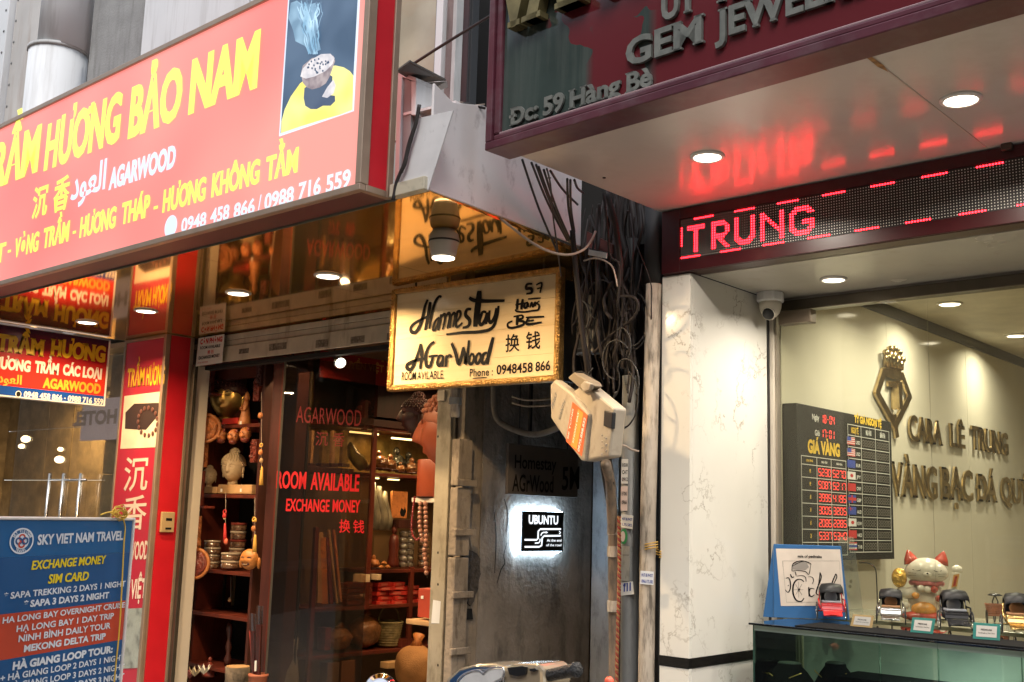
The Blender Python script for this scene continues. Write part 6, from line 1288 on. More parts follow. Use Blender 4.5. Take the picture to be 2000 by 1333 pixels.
# LED display
ld = thing('led_display', 'long maroon LED matrix display reading TRUNG in red dots', 'display', (-1.2, 4.35, 2.77))
lp_ = FP(4.316); dmr = mat('dark_maroon_case', (.045, .004, .006), .3, vs=4, dirt=.2, dcol=(.1, .03, .02))
B('case', MB().box(-2.905, 2.0, 4.322, 4.42, 2.772, 3.086), dmr, ld, bev=.004)
PT_ = .0121; mu0 = -2.795; mv0 = 2.838; NR = 16
ncol = int((.2-mu0)/PT_)
B('case_face', MB().pbox(lp_, -2.905, mu0-.008, 2.774, 3.084, -.006, .003), dmr, ld, bev=.002)
B('case_rail', MB().pbox(lp_, mu0-.0078, 2.0, 2.774, mv0-.006, -.006, .003), dmr, ld, bev=.002); B('case_rail', MB().pbox(lp_, mu0-.0078, 2.0, mv0+NR*PT_+.001, 3.084, -.006, .003), dmr, ld, bev=.002)
B('matrix_board', MB().pbox(lp_, mu0-.007, 2.0, mv0-.006, mv0+NR*PT_, -.006, -.002), mat('matrix_board', (.012, .010, .010), .5), ld)
F_ = {'T': ['111111110', '111111110', '000110000', '000110000', '000110000', '000110000', '000110000', '000110000', '000110000', '000110000', '000110000'],
 'R': ['11111100', '11111110', '11000011', '11000011', '11000011', '11111110', '11111100', '11011000', '11001100', '11000110', '11000011'],
 'U': ['110000011']*8+['111000111', '011111110', '001111100'],
 'N': ['1100000011', '1110000011', '1111000011', '1101100011', '1100110011', '1100011011', '1100001111', '1100000111', '1100000011', '1100000011', '1100000011'],
 'G': ['0011111100', '0111111110', '1110000111', '1100000000', '1100000000', '1100011111', '1100011111', '1100000011', '1110000111', '0111111110', '0011111100']}
lit = set(); c0 = 3
for ch in 'TRUNG':
    for r_, row in enumerate(F_[ch]):
        for c_, b_ in enumerate(row):
            if b_ == '1': lit.add((c0+c_, 3+r_))
    c0 += len(F_[ch][0])+2
for c_ in range(ncol+160):
    if (c_-6) % 18 < 9 and c_ >= 6: lit.add((c_, 0))
    if (c_) % 18 < 9: lit.add((c_, 15))
for r_ in range(3, 11): lit.add((0, r_))
on = MB(); off_ = MB()
for c_ in range(0, 330):
    for r_ in range(NR):
        u, v_ = mu0+c_*PT_+.004, mv0+(NR-1-r_)*PT_+.003; k = (c_, r_) in lit; s_ = .0036 if k else .0022
        (on if k else off_).add([lp_.pt(u-s_*.5+s_*a, v_+s_*b, -.0012) for a, b in ((-.6, -1), (.6, -1), (1.1, 0), (.6, 1), (-.6, 1), (-1.1, 0))], [(0, 1, 2, 3, 4, 5)])
B('lit_dots', on, mat('red_led', (.8, .02, .03), .4, em=(1, .007, .012), es=34), ld, stuff=True); B('unlit_dots', off_, mat('unlit_led', (.75, .72, .66), .3), ld, stuff=True)
lamp_clip = thing('camera_clip', 'small dark clip on the joint where the soffit meets the LED display', 'clip', PZ(1968, 288, 3.06)); q = PF(1968, 288, 4.31); B('clip', MB().box(q.x-.02, q.x+.02, 4.29, 4.315, q.z-.015, q.z+.015), M['bronze'], lamp_clip, bev=.003)
# marble column
XM = -2.757; mc = thing('marble_column', 'white veined marble clad column with a black band at the left of the jewelry window', 'column', (-2.85, 4.7, 0))
ZB = .985
B('front_slab', MB().box(-2.917, XM-.0008, 4.34, 4.36, ZB+.003, 2.768), M['marble'], mc, bev=.0015); B('front_slab', MB().box(-2.917, XM-.0008, 4.34, 4.36, .0, ZB-.042), M['marble'], mc, bev=.0015)
B('side_slab', MB().box(XM-.02, XM, 4.3605, 5.075, ZB+.003, 2.768), M['marble'], mc, bev=.0015); B('side_slab', MB().box(XM-.02, XM, 4.3605, 5.075, 0, ZB-.042), M['marble'], mc, bev=.0015)
bkst = mat('black_stone_band', (.012, .011, .01), .15)
B('band', MB().box(-2.917, XM-.0005, 4.336, 4.36, ZB-.039, ZB), bkst, mc); B('band', MB().box(XM-.02, XM+.004, 4.3605, 5.075, ZB-.039, ZB), bkst, mc)
B('core', MB().box(-2.90, XM-.021, 4.361, 5.3, 0, 2.76), M['cement'], mc); B('black_edge', MB().box(XM-.02, XM+.002, 5.0775, 5.10, 0, 2.768), M['black'], mc)
B('cream_edge', MB().box(XM-.0, XM+.02, 5.101, 5.14, 0, 2.768), M['jamb'], mc)
B('gap_strip', MB().box(-2.929, -2.9185, 4.345, 4.40, 0, 2.768), M['black'], mc)  # black strip, the shade of the gap put into its colour
# lower soffit
s2 = thing('entrance_soffit', 'pale lower soffit between the LED display and the jewelry window', 'soffit', (-1.5, 4.8, 2.772))
B('panel', MB().box(XM+.001, 2.0, 4.43, 5.20, 2.772, 2.79), mat('pale_soffit', (.50, .47, .41), .25, vs=1.5, var=.06, dirt=.3, dscale=(8, 8, 8), dcol=(.3, .26, .2), dth=.55), s2)
q = PZ(1628, 545, 2.772); downlight('round ceiling light of the lower soffit above the security camera', q.x, q.y, 2.772, 7, .05, COOL, 'round lights in the white soffits'); downlight('round ceiling light of the lower soffit further right', q.x+1.1, q.y, 2.772, 7, .05, COOL, 'round lights in the white soffits')
# window
XI = -2.72; YW = 5.15
wn = thing('shop_window', 'tall glass shop window in a dark bronze frame with gold shop lettering beyond', 'window', (-1.5, YW, 0))
zr = PF(1600, 602, YW).z
B('head_rail', MB().box(XM+.021, 2, YW-.02, YW+.06, zr, zr+.055), M['bronze'], wn, bev=.004); B('upper_rail', MB().box(XM+.021, 2, YW-.01, YW+.04, zr+.058, 2.77), mat('dusty_bronze', (.2, .18, .17), .4, dirt=.4), wn)
xj = PF(1520, 900, YW).x
B('jamb_post', MB().box(XM+.021, xj+.012, YW-.03, YW+.05, 0, zr-.002), mat('pale_alu', (.4, .35, .28), .3, .5), wn, bev=.004)
B('door_closer', MB().box(PF(1527, 620, YW-.05).x, PF(1590, 620, YW-.05).x, YW-.09, YW-.025, PF(1560, 634, YW-.05).z, PF(1560, 608, YW-.05).z), mat('brown_closer', (.14, .11, .08), .35, .5), wn, bev=.004)
M['glass_film'] = glass('window_film_glass', (.95, .96, .91), .0, .45, film=.018, filmcol=(.7, .66, .5)); B('pane', MB().box(xj+.014, -1.95, YW, YW+.01, 0, zr-.001), M['glass_film'], wn); B('pane', MB().box(-1.945, 2, YW, YW+.01, 0, zr-.001), M['glass_film'], wn)
# camera
q = PZ(1508, 574, 2.772); cm = thing('security_camera', 'white dome security camera on an octagonal base under the lower soffit', 'camera', (q.x, q.y-.02, 2.66))
B('base', MB().lathe([(.070, .112), (.072, .07), (.066, .062)], (0, 0, 0), 8), M['panel_white'], cm, local=True, bev=.003); B('dome', MB().lathe([(.058, .062), (.055, .03), (.046, .005), (.03, -.012), (.005, -.02)], (0, 0, 0), 28), mat('cream_dome', (.68, .64, .55), .35), cm, smooth=True, local=True)
B('lens', MB().lathe([(.03, 0), (.03, .03), (.02, .036), (.001, .037)], (.008, -.022, .008), 20, (.15, -.8, -.5)), M['black'], cm, smooth=True, local=True); B('lens_ring', MB().tube([Vector((.008, -.022, .008))+Vector((.15, -.8, -.5)).normalized()*.022+Vector((math.cos(a), .0, 0))*.034+Vector((0, -.53, .848))*.034*math.sin(a) for a in [i*.4189 for i in range(15)]], .004, 6, closed=True), mat('cream_ring', (.68, .64, .55), .35), cm, smooth=True, local=True)
# interior
iw = thing('inner_wall', 'glossy cream side wall of the jewelry shop with bronze lettering, behind the window', 'wall', (XI, 7, 0))
gw = mat('glossy_cream_panel', (.60, .56, .44), .09, vs=1.5, var=.05, spec=.5, rvar=.4)
ZI = 1.6+1.31*(-XI/2.6)
for a, b in ((5.16, 6.52), (6.523, 7.9), (7.903, 9.3), (9.303, 10.4)): B('glass_panel', MB().box(XI-.02, XI, a, b, 0, ZI-.07), gw, iw)
B('cornice', MB().box(XI-.02, XI+.012, 5.2, 10.4, ZI-.068, ZI), mat('dark_cornice', (.06, .055, .045), .4), iw)
struct('jewelry_ceiling', MB().box(XI, 3, 5.2, 10.4, ZI, ZI+.04), mat('jewelry_ceiling_paint', (.6, .56, .45), .5)); struct('jewelry_back_wall', MB().box(XI, 3, 10.4, 10.5, 0, 3.1), gw); struct('jewelry_right_wall', MB().box(2.0, 2.1, 4.3, 10.4, 0, 3.2), gw); struct('jewelry_floor', MB().box(XI, 3, 5.2, 10.4, -.02, .01), M['stone_tan'])
for k, (px, py) in enumerate(((1855, 593), (1985, 655))):
    q = PZ(px, py, ZI); downlight('inner ceiling light seen through the window, %s of the two' % ('left' if k == 0 else 'right'), q.x, q.y, ZI, 7, .06, (1, .92, .76), 'round lights inside the jewelry shop')
for x, y in ((-2.1, 5.9), (-.8, 6.2), (-.9, 8.2)): downlight('ceiling light inside the jewelry shop', x, y, ZI, 11, .055, (1, .92, .76), 'hidden lights inside the jewelry shop')
# wall letters
wp5 = XP(XI); wl5 = thing('wall_lettering', 'raised bronze wall lettering naming the jewelry shop behind the glass', 'lettering', (XI, 7, 1.8))
def WT(s, xl, yl2, xr, yr2, h, off=.018, serif=.03): ptext('letter', s, wp5, xl, yl2, xr, yr2, h, M['gold_letter'], wl5, .006, off=off, serif=serif, ext=.014, split='letter', level=True)
WT('CARA', 1773, 861, 1838, 868, 46); WT('LÊ', 1853, 870, 1882, 877, 42); WT('TRUNG', 1896, 878, 1967, 888, 42)
WT('VÀNG', 1738, 970, 1828, 972, 62); WT('BẠC', 1836, 975, 1898, 977, 58); WT('ĐÁ', 1906, 979, 1945, 980, 50); WT('QUÝ', 1954, 981, 2010, 984, 46)
lg = thing('crown_emblem', 'bronze hexagonal emblem with a crown and a letter T on the wall behind the glass', 'emblem', (XI, 6.2, 2.0))
def seg(pts, w, closed=True, nm='outline', d=.022):
    q = [wp5.uv(*p) for p in pts]; n = len(q); rngs = range(n if closed else n-1); mb = MB()
    for i in rngs:
        a, b = Vector(q[i]), Vector(q[(i+1) % n]); t = (b-a).normalized(); nn = Vector((-t.y, t.x))*w/2; a2, b2 = a-t*w*.35, b+t*w*.35
        mb.prism(wp5, [tuple(a2+nn), tuple(b2+nn), tuple(b2-nn), tuple(a2-nn)][::-1], .004, d+.001*i)
    B(nm, mb, M['gold_letter'], lg, bev=.002)
seg([(1720, 728), (1757, 736), (1771, 775), (1742, 832), (1707, 768)], .05)
seg([(1742, 815), (1746, 850)], .05, False, 'tail')
seg([(1731, 750), (1752, 754)], .035, False, 'letter'); seg([(1741, 752), (1742, 795)], .05, False, 'letter', .06)
seg([(1725, 716), (1752, 721)], .045, False, 'crown_band')
for k, (x, y) in enumerate(((1721, 690), (1729, 683), (1738, 683), (1747, 690), (1753, 704))):
    a, b = wp5.uv(1726+k*6, 716+k), wp5.uv(x, y); B('crown_point', MB().tube([wp5.pt(a[0], a[1], .02), wp5.pt(b[0], b[1], .03)], [.03, .013], 8), M['gold_letter'], lg, smooth=True); B('crown_ball', MB().ell(wp5.pt(b[0], b[1], .03), (.022, .022, .022), 10, 8), M['gold_letter'], lg, smooth=True)
# price board
XB = XI+.085; pb = XP(XB); prb = thing('price_board', 'black gold price board with red digital figures and currency flags', 'price board', (XB-.04, 5.9, 1.4))
def zb_(x, y): return pb.uv(1500+x*.26247, 760+y*.26257, .001)
TL, TR, BR = zb_(215, 105), zb_(915, 245), zb_(945, 1265)
bu0, bu1, bv0, bv1 = TL[0], (TR[0]+BR[0])/2, BR[1], (TL[1]+TR[1])/2
bcase = mat('board_case', (.016, .015, .012), .6, var=.05, spec=.15)
B('case', MB().pbox(pb, bu0, bu1, bv0, bv1, -.083, 0), bcase, prb, bev=.003)
wln = mat('white_rule', (.55, .55, .5), .5); gold_p = mat('yellow_print', (.7, .46, .03), .5); wpn = mat('white_caption', (.6, .6, .55), .5)
def bz(x, y): return zb_(x, y)
def grid(name, xs1, xs2, ytop, ybot, nrow, head, w=.004):
    """xs at the top edge, given by crop pixels; world-rectangular"""
    us = [bz(x, ytop)[0] for x in xs1]; v1 = bz(xs1[0], ytop)[1]; v0 = bz(xs2, ybot)[1]; mb = MB()
    vs_ = [v1, v1-head*(v1-v0)]+[v1-head*(v1-v0)-(i+1)*(v1-v0)*(1-head)/nrow for i in range(nrow)]
    for u in us: mb.pbox(pb, u-w/2, u+w/2, v0-w/2, v1+w/2, .0012, .0022)
    for v in vs_: mb.pbox(pb, us[0], us[-1], v-w/2, v+w/2, .0026, .0036)
    B(name, mb, wln, prb); return us, vs_
usA, vA = grid('price_grid', (247, 362, 468, 578), 262, 495, 1240, 7, .085)
usB, vB = grid('currency_grid', (592, 690, 796, 897), 600, 262, 1215, 10, .085)
def BT(s, u0, u1, v0, v1, m, off=.03): text('lettering', s, pb, u0, u1, v0, v1, m, prb, .004, off=off)
W1 = usA[3]-usA[0]
BT('GIÁ VÀNG', usA[0]+.13*W1, usA[0]+.85*W1, vA[0]+.022, vA[0]+.085, gold_p, .05)
BT('TỶ GIÁ NGOẠI TỆ', usB[0]+.16*W1, usB[0]+.86*W1, vB[0]+.018, vB[0]+.056, gold_p, .05)
BT('LOẠI VÀNG', usA[0]+.05, usA[1]-.05, vA[1]+.016, vA[0]-.016, gold_p); BT('MUA VÀO', usA[1]+.05, usA[2]-.05, vA[1]+.016, vA[0]-.016, wpn); BT('BÁN RA', usA[2]+.06, usA[3]-.05, vA[1]+.016, vA[0]-.016, wpn)
BT('NGOẠI TỆ', usB[0]+.04, usB[1]-.04, vB[1]+.014, vB[0]-.014, gold_p); BT('MUA VÀO', usB[1]+.06, usB[2]-.06, vB[1]+.016, vB[0]-.016, wpn); BT('BÁN RA', usB[2]+.06, usB[3]-.06, vB[1]+.016, vB[0]-.016, wpn)
SEG = {'0': 'abcdef', '1': 'bc', '2': 'abged', '3': 'abgcd', '4': 'fgbc', '5': 'afgcd', '6': 'afgedc', '7': 'abc', '8': 'abcdefg', '9': 'abcfgd'}
def seven(mb, dim, s, u, v, w, h, gap):
    for ch in s:
        if ch == '-': mb.pbox(pb, u+.1*w, u+.9*w, v+.47*h, v+.53*h, .003, .004); u += w+gap; continue
        if ch == ':': mb.pbox(pb, u+.3*w, u+.5*w, v+.25*h, v+.35*h, .003, .004); mb.pbox(pb, u+.3*w, u+.5*w, v+.65*h, v+.75*h, .003, .004); u += w*.8+gap; continue
        t = .07*w+.0025; R_ = {'a': (t, w-t, h-t, h), 'd': (t, w-t, 0, t), 'g': (t, w-t, h/2-t/2, h/2+t/2), 'f': (0, t, h/2+.003, h-.003), 'b': (w-t, w, h/2+.003, h-.003), 'e': (0, t, .003, h/2-.003), 'c': (w-t, w, .003, h/2-.003)}
        for k, (a, b, c, d) in R_.items():
            g = mb if k in SEG.get(ch, '') else dim
            if g is not None: g.pbox(pb, u+a, u+b, v+c, v+d, .003, .0045)
        u += w+gap
redd = MB(); dimm = MB(); dimA = MB()
rows = [('9999', '5230', '5270'), ('999', '5087', '5217'), ('18k', '3995', '4195'), ('14k', '3005', '3205'), ('10k', '2085', '2285'), ('BẠC', '5337', '5340'), ('', '', '')]
for i, (a, b, c) in enumerate(rows):
    hh_ = vA[1+i]-vA[2+i]; v = vA[2+i]+.2*hh_; h = hh_*.62
    if a: BT(a, usA[0]+.10, usA[1]-.09, vA[2+i]+.36*hh_, vA[2+i]+.66*hh_, gold_p)
    for s, ua, ub in ((b, usA[1], usA[2]), (c, usA[2], usA[3])):
        if s: w = (ub-ua)*.19; seven(redd, dimA, s, ua+(ub-ua)*.07, v, w, h, (ub-ua)*.035)
for i in range(10):
    hh_ = vB[1+i]-vB[2+i]; v = vB[2+i]+.2*hh_
    for ua, ub in ((usB[1], usB[2]), (usB[2], usB[3])): w = (ub-ua)*.14; seven(dimm, dimm, '88888', ua+(ub-ua)*.06, v, w, hh_*.58, (ub-ua)*.035)
    cur = ('USD', 'USD', 'EUR', 'JPY', 'CNY', 'GBP', 'AUD', 'KRW', 'HKD', 'THB')[i]; BT(cur, usB[0]+(usB[1]-usB[0])*.55, usB[1]-.02, v+.1*hh_, v+.38*hh_, wpn, .02)
ua = bz(400, 0)[0]
BT('Ngày', bz(325, 230)[0], bz(378, 230)[0], bz(350, 230)[1], bz(350, 190)[1], wpn); BT('Giò', bz(345, 345)[0], bz(382, 345)[0], bz(362, 348)[1], bz(362, 308)[1], wpn)
b2 = MB(); hd_ = bz(450, 200)[1]-bz(450, 262)[1]; wd_ = (bz(498, 230)[0]-bz(393, 230)[0])/5
seven(redd, b2, '18-04', bz(393, 230)[0], bz(450, 262)[1], wd_*.72, hd_, wd_*.26); seven(redd, b2, '17:01', bz(393, 340)[0], bz(450, 370)[1], wd_*.72, hd_, wd_*.28)
B('lit_digits', redd, mat('red_digit', (.8, .05, .04), .4, em=(1, .07, .05), es=1.2), prb, stuff=True)
B('unlit_digits', dimm, mat('unlit_digit', (.13, .12, .1), .4), prb, stuff=True); B('dim_segments', dimA, mat('dim_segment', (.16, .05, .04), .4), prb, stuff=True)
# flags
fc_ = dict(r=mat('flag_red', (.5, .03, .03), .5), w=mat('flag_white', (.65, .65, .62), .5), b=mat('flag_blue', (.03, .06, .3), .5))
for i, k in enumerate(('us', 'us', 'eu', 'jp', 'cn', 'gb', 'au', 'kr', 'hk', 'th')):
    hh_ = vB[1+i]-vB[2+i]; v0 = vB[2+i]+.18*hh_; v1 = vB[1+i]-.16*hh_; u0_ = usB[0]-.02; u1_ = usB[0]+(usB[1]-usB[0])*.46
    bc_ = {'us': 'w', 'eu': 'b', 'jp': 'w', 'cn': 'r', 'gb': 'b', 'au': 'b', 'kr': 'w', 'hk': 'r', 'th': 'w'}[k]
    o = B('flag', MB().pbox(pb, u0_, u1_, v0, v1, .004, .006), fc_[bc_], prb); mb = MB(); H_ = v1-v0; Wd = u1_-u0_; cu_, cv_ = (u0_+u1_)/2, (v0+v1)/2
    if k == 'us':
        for j in range(4): mb.pbox(pb, u0_, u1_, v0+H_*(2*j)/7.5, v0+H_*(2*j+1)/7.5, .006, .0066)
        B('flag_mark', mb, fc_['r'], o); B('flag_mark', MB().pbox(pb, u0_, cu_, cv_, v1, .0066, .0074), fc_['b'], o)
    elif k in ('jp', 'kr'): flat(mb, pb, circ(cu_, cv_, Wd*.2, H_*.24, 16), .0066); B('flag_mark', mb, fc_['r'], o)
    elif k == 'gb': mb.pbox(pb, cu_-.008, cu_+.008, v0, v1, .006, .0066).pbox(pb, u0_, u1_, cv_-.008, cv_+.008, .0068, .0074); B('flag_mark', mb, fc_['r'], o)
    elif k == 'th': mb.pbox(pb, u0_, u1_, v0, v0+H_*.17, .006, .0066).pbox(pb, u0_, u1_, v1-H_*.17, v1, .006, .0066); B('flag_mark', mb, fc_['r'], o); B('flag_mark', MB().pbox(pb, u0_, u1_, cv_-H_*.16, cv_+H_*.16, .006, .0066), fc_['b'], o)
    elif k == 'au': mb.pbox(pb, u0_+.02, u0_+.03, cv_, v1, .006, .0066).pbox(pb, u0_, cu_, cv_+H_*.2, cv_+H_*.28, .0068, .0074); B('flag_mark', mb, fc_['r'], o)

# ---------------------------------------------------------------- display case and what stands on it
ZT = 1.15; cxa = -2.59; YF0 = 4.575
def Zat(x, y): return PZ(x, y, ZT)
dc = thing('display_case', 'glass topped jewelry display case with black velvet busts, at the lower right', 'display case', (-1.4, 4.8, 0))
yb5 = 5.07
B('glass_top', MB().box(cxa, 2, YF0, yb5, ZT-.010, ZT), glass('green_glass_top', (.75, .85, .78), .02, 2.5), dc, bev=.002)
B('front_pane', MB().box(cxa+.02, 2, YF0+.02, YF0+.028, .2, ZT-.011), M['glass_green'], dc); B('side_pane', MB().box(cxa+.012, cxa+.02, YF0+.03, yb5, .2, ZT-.011), M['glass_green'], dc)
B('corner_edge', MB().box(cxa+.012, cxa+.0195, YF0+.02, YF0+.0285, .2, ZT-.011), mat('green_glass_edge', (.02, .06, .045), .2), dc)
B('top_edge_band', MB().box(cxa+.02, 2, YF0+.017, YF0+.0195, ZT-.034, ZT-.012), mat('grey_edge_strip', (.16, .19, .175), .3), dc)  # plain grey-green band below the glass top
B('plinth', MB().box(cxa+.01, 2, YF0+.01, yb5, 0, .2), M['marble'], dc); B('floor_cloth', MB().box(cxa+.03, 2, YF0+.04, yb5-.02, .7, .71), mat('grey_case_floor', (.22, .23, .23), .6), dc)
B('back_board', MB().box(cxa+.03, 2, yb5-.015, yb5, .2, ZT-.012), mat('grey_green_back', (.34, .38, .34), .35, vs=2, var=.4), dc)
for px in (1718, 1832, 1995):
    q = PF(px, 1290, YF0+.018); B('pane_joint', MB().box(q.x-.0012, q.x+.0012, YF0+.0165, YF0+.0285, .2, ZT-.011), M['glass_green'], dc)
vel = mat('black_velvet', (.008, .008, .009), .9, spec=.08)
for px, w, nm, dz in ((1542, .115, 'left', 0), (1632, .095, 'right', -.005)):
    q = PF(px, 1296, 4.82); t = thing('necklace_bust', 'black velvet necklace bust inside the case, %s of the two' % nm, 'display bust', (q.x, 4.82, .71), 'black velvet necklace busts')
    h = q.z-.71; B('bust', MB().lathe([(w*1.15, 0), (w*1.2, h*.3), (w*1.1, h*.6), (w*.72, h*.85), (w*.5, h*.95), (w*.48, h)], (0, 0, 0), 28), vel, t, smooth=True, local=True); B('neck_top', MB().lathe([(w*.47, h+.0005), (w*.40, h+.006), (w*.05, h+.007)], (0, 0, 0), 28), mat('grey_velvet', (.06, .07, .065), .5), t, smooth=True, local=True)  # neck top in a greyer tone than the bust
    B('chain', MB().tube([(w*.8*math.cos(a), -w*.55-.5*w*math.sin(-a)*.4, h*(.70+.18*abs(math.cos(a)))) for a in [math.pi+i*.1*math.pi for i in range(11)]], .0025, 5), M['gold'], t, local=True)
tray = thing('ring_tray', 'flat black tray inside the case at the lower right', 'tray', (PF(1760, 1330, 4.8).x, 4.8, .71)); B('tray', MB().box(-.25, .5, -.12, .12, 0, PF(1760, 1328, 4.8).z-.71), vel, tray, local=True, bev=.004)
# black cloth under the models
bc0 = Zat(1572, 1222); lamp('lamp', dc, Vector((-1.7, YF0+.1, ZT-.03))-dc.location, 2.5, .12, (.9, 1, .92)); tag(B('runner', MB().box(bc0.x, 1.2, YF0+.015, YF0+.27, ZT+.0005, ZT+.006), vel), 'black runner cloth laid along the glass top under the toy rickshaws', 'cloth')  # the case lamp is added, unseen, to brighten the interior
# blue stand
bs_ = thing('poster_stand', 'blue cardboard easel stand with a line drawn rickshaw poster', 'stand', Zat(1575, 1210)); bl_ = Zat(1511, 1207); brr = Zat(1660, 1212)
sp_ = PL((bl_.x, bl_.y, 0), Vector((brr.x-bl_.x, brr.y-bl_.y, 0)))
bm = mat('blue_card', (.03, .13, .33), .45, var=.06); w_ = (Vector((brr.x-bl_.x, brr.y-bl_.y))).length
zt5 = sp_.uv(1515, 1063)[1]; ur = sp_.uv(1643, 1066)[0]; ul = sp_.uv(1510, 1063)[0]
B('front_board', MB().prism(sp_, [(0, ZT+.001), (w_, ZT+.001), (ur, zt5), (max(ul, .004), zt5)], -.006, 0), bm, bs_, bev=.002)
B('side_wing', MB().add([sp_.pt(0, ZT+.001, -.008), sp_.pt(-.045, ZT+.001, -.03), sp_.pt(max(ul, .004), zt5, -.008), sp_.pt(-.041, ZT+.001, -.034), sp_.pt(.004, zt5, -.012), sp_.pt(.002, ZT+.001, -.012)], [(0, 2, 1), (3, 4, 5), (0, 1, 3, 5), (1, 2, 4, 3), (2, 0, 5, 4)]), bm, bs_)
def zs(x, y): return sp_.uv(1450+x*.21985, 1040+y*.21985, .002)
B('paper', flat(MB(), sp_, [sp_.uv(1450+x*.21985, 1040+y*.21985, .0015) for x, y in ((342, 655), (915, 652), (868, 152), (298, 145))], .0015), mat('cream_paper', (.68, .6, .52), .7), bs_)
a, b = zs(490, 222), zs(705, 222); c = zs(600, 200)[1]-zs(600, 222)[1]; text('lettering', 'sale of pedicabs', sp_, a[0], b[0], a[1], a[1]+c, M['ink'], bs_, .003, off=.03)
mb = MB(); mbt = MB()
for p, w in (([(357, 255), (860, 255), (885, 620), (392, 622), (357, 255)], .0008),): ribbon(mbt, sp_, [zs(*q) for q in p], w, .0025, 1, 1)
inkst = [([(548, 440), (520, 420), (480, 425), (452, 470), (450, 540), (475, 600), (520, 615), (548, 585)], .006), ([(590, 485), (592, 570)], .005), ([(640, 505), (605, 500), (592, 540), (610, 572), (640, 555)], .005), ([(690, 355), (680, 450), (655, 540), (690, 560)], .005), ([(692, 360), (700, 400), (680, 470)], .004), ([(830, 368), (800, 440), (780, 520)], .005), ([(832, 370), (838, 400), (810, 460)], .004), ([(850, 480), (870, 490), (872, 520), (850, 525), (848, 485)], .004),
 ([(385, 410), (410, 405), (425, 440), (425, 500), (405, 535), (380, 510)], .0045), ([(425, 372), (440, 400), (460, 395)], .005), ([(405, 470), (410, 475)], .006), ([(500, 505), (505, 515)], .008), ([(440, 345), (445, 290), (480, 262), (540, 255), (600, 275), (608, 290)], .004), ([(440, 345), (490, 340), (560, 350), (590, 375), (606, 290)], .003), ([(480, 390), (530, 385), (560, 400), (565, 440)], .003), ([(585, 395), (620, 400), (632, 430), (618, 460)], .003), ([(470, 350), (478, 385)], .003), ([(445, 300), (520, 262), (560, 258)], .003)]
for p, w in inkst: ribbon(mb, sp_, [zs(*q) for q in p], w, .0027, 4, .5)
for k in range(8): a = k*.785; ribbon(mbt, sp_, [zs(500, 510), zs(500+42*math.cos(a), 510+70*math.sin(a))], .0009, .0026, 1, 1)
B('drawing', mb, M['ink'], bs_); B('fine_lines', mbt, M['ink'], bs_)
flatp = MB(); flat(flatp, sp_, [zs(*q) for q in ((445, 330), (450, 292), (485, 268), (540, 260), (575, 270), (590, 310), (560, 335), (490, 335))], .0024); B('hood_hatching', flatp, mat('grey_hatch', (.32, .29, .26), .7), bs_)
ac = thing('acrylic_stand', 'clear acrylic leaflet stand with round cut marks behind the blue stand', 'stand', Zat(1655, 1195)); 
q0 = Zat(1640, 1195); q1 = Zat(1690, 1198); ap_ = PL((q0.x, q0.y, 0), Vector((q1.x-q0.x, q1.y-q0.y, 0)))
al = ap_.uv(1580, 1050)[0]; B('sheet', MB().prism(ap_, [(al, ZT+.001), (ap_.uv(1686, 1190)[0], ZT+.001), (ap_.uv(1667, 1050)[0], ap_.uv(1667, 1049)[1]), (al, ap_.uv(1570, 1049)[1])], -.003, 0), glass('acrylic', (.93, .95, .95), .05, 2, .10, (.75, .8, .8)), ac)
for x, y in ((1660, 1100), (1663, 1113), (1662, 1136), (1660, 1146)):
    u, v = ap_.uv(x, y); B('round_mark', flat(MB(), ap_, circ(u, v, .008, .009, 14), .001), mat('smoky_mark', (.2, .19, .15), .5), ac)

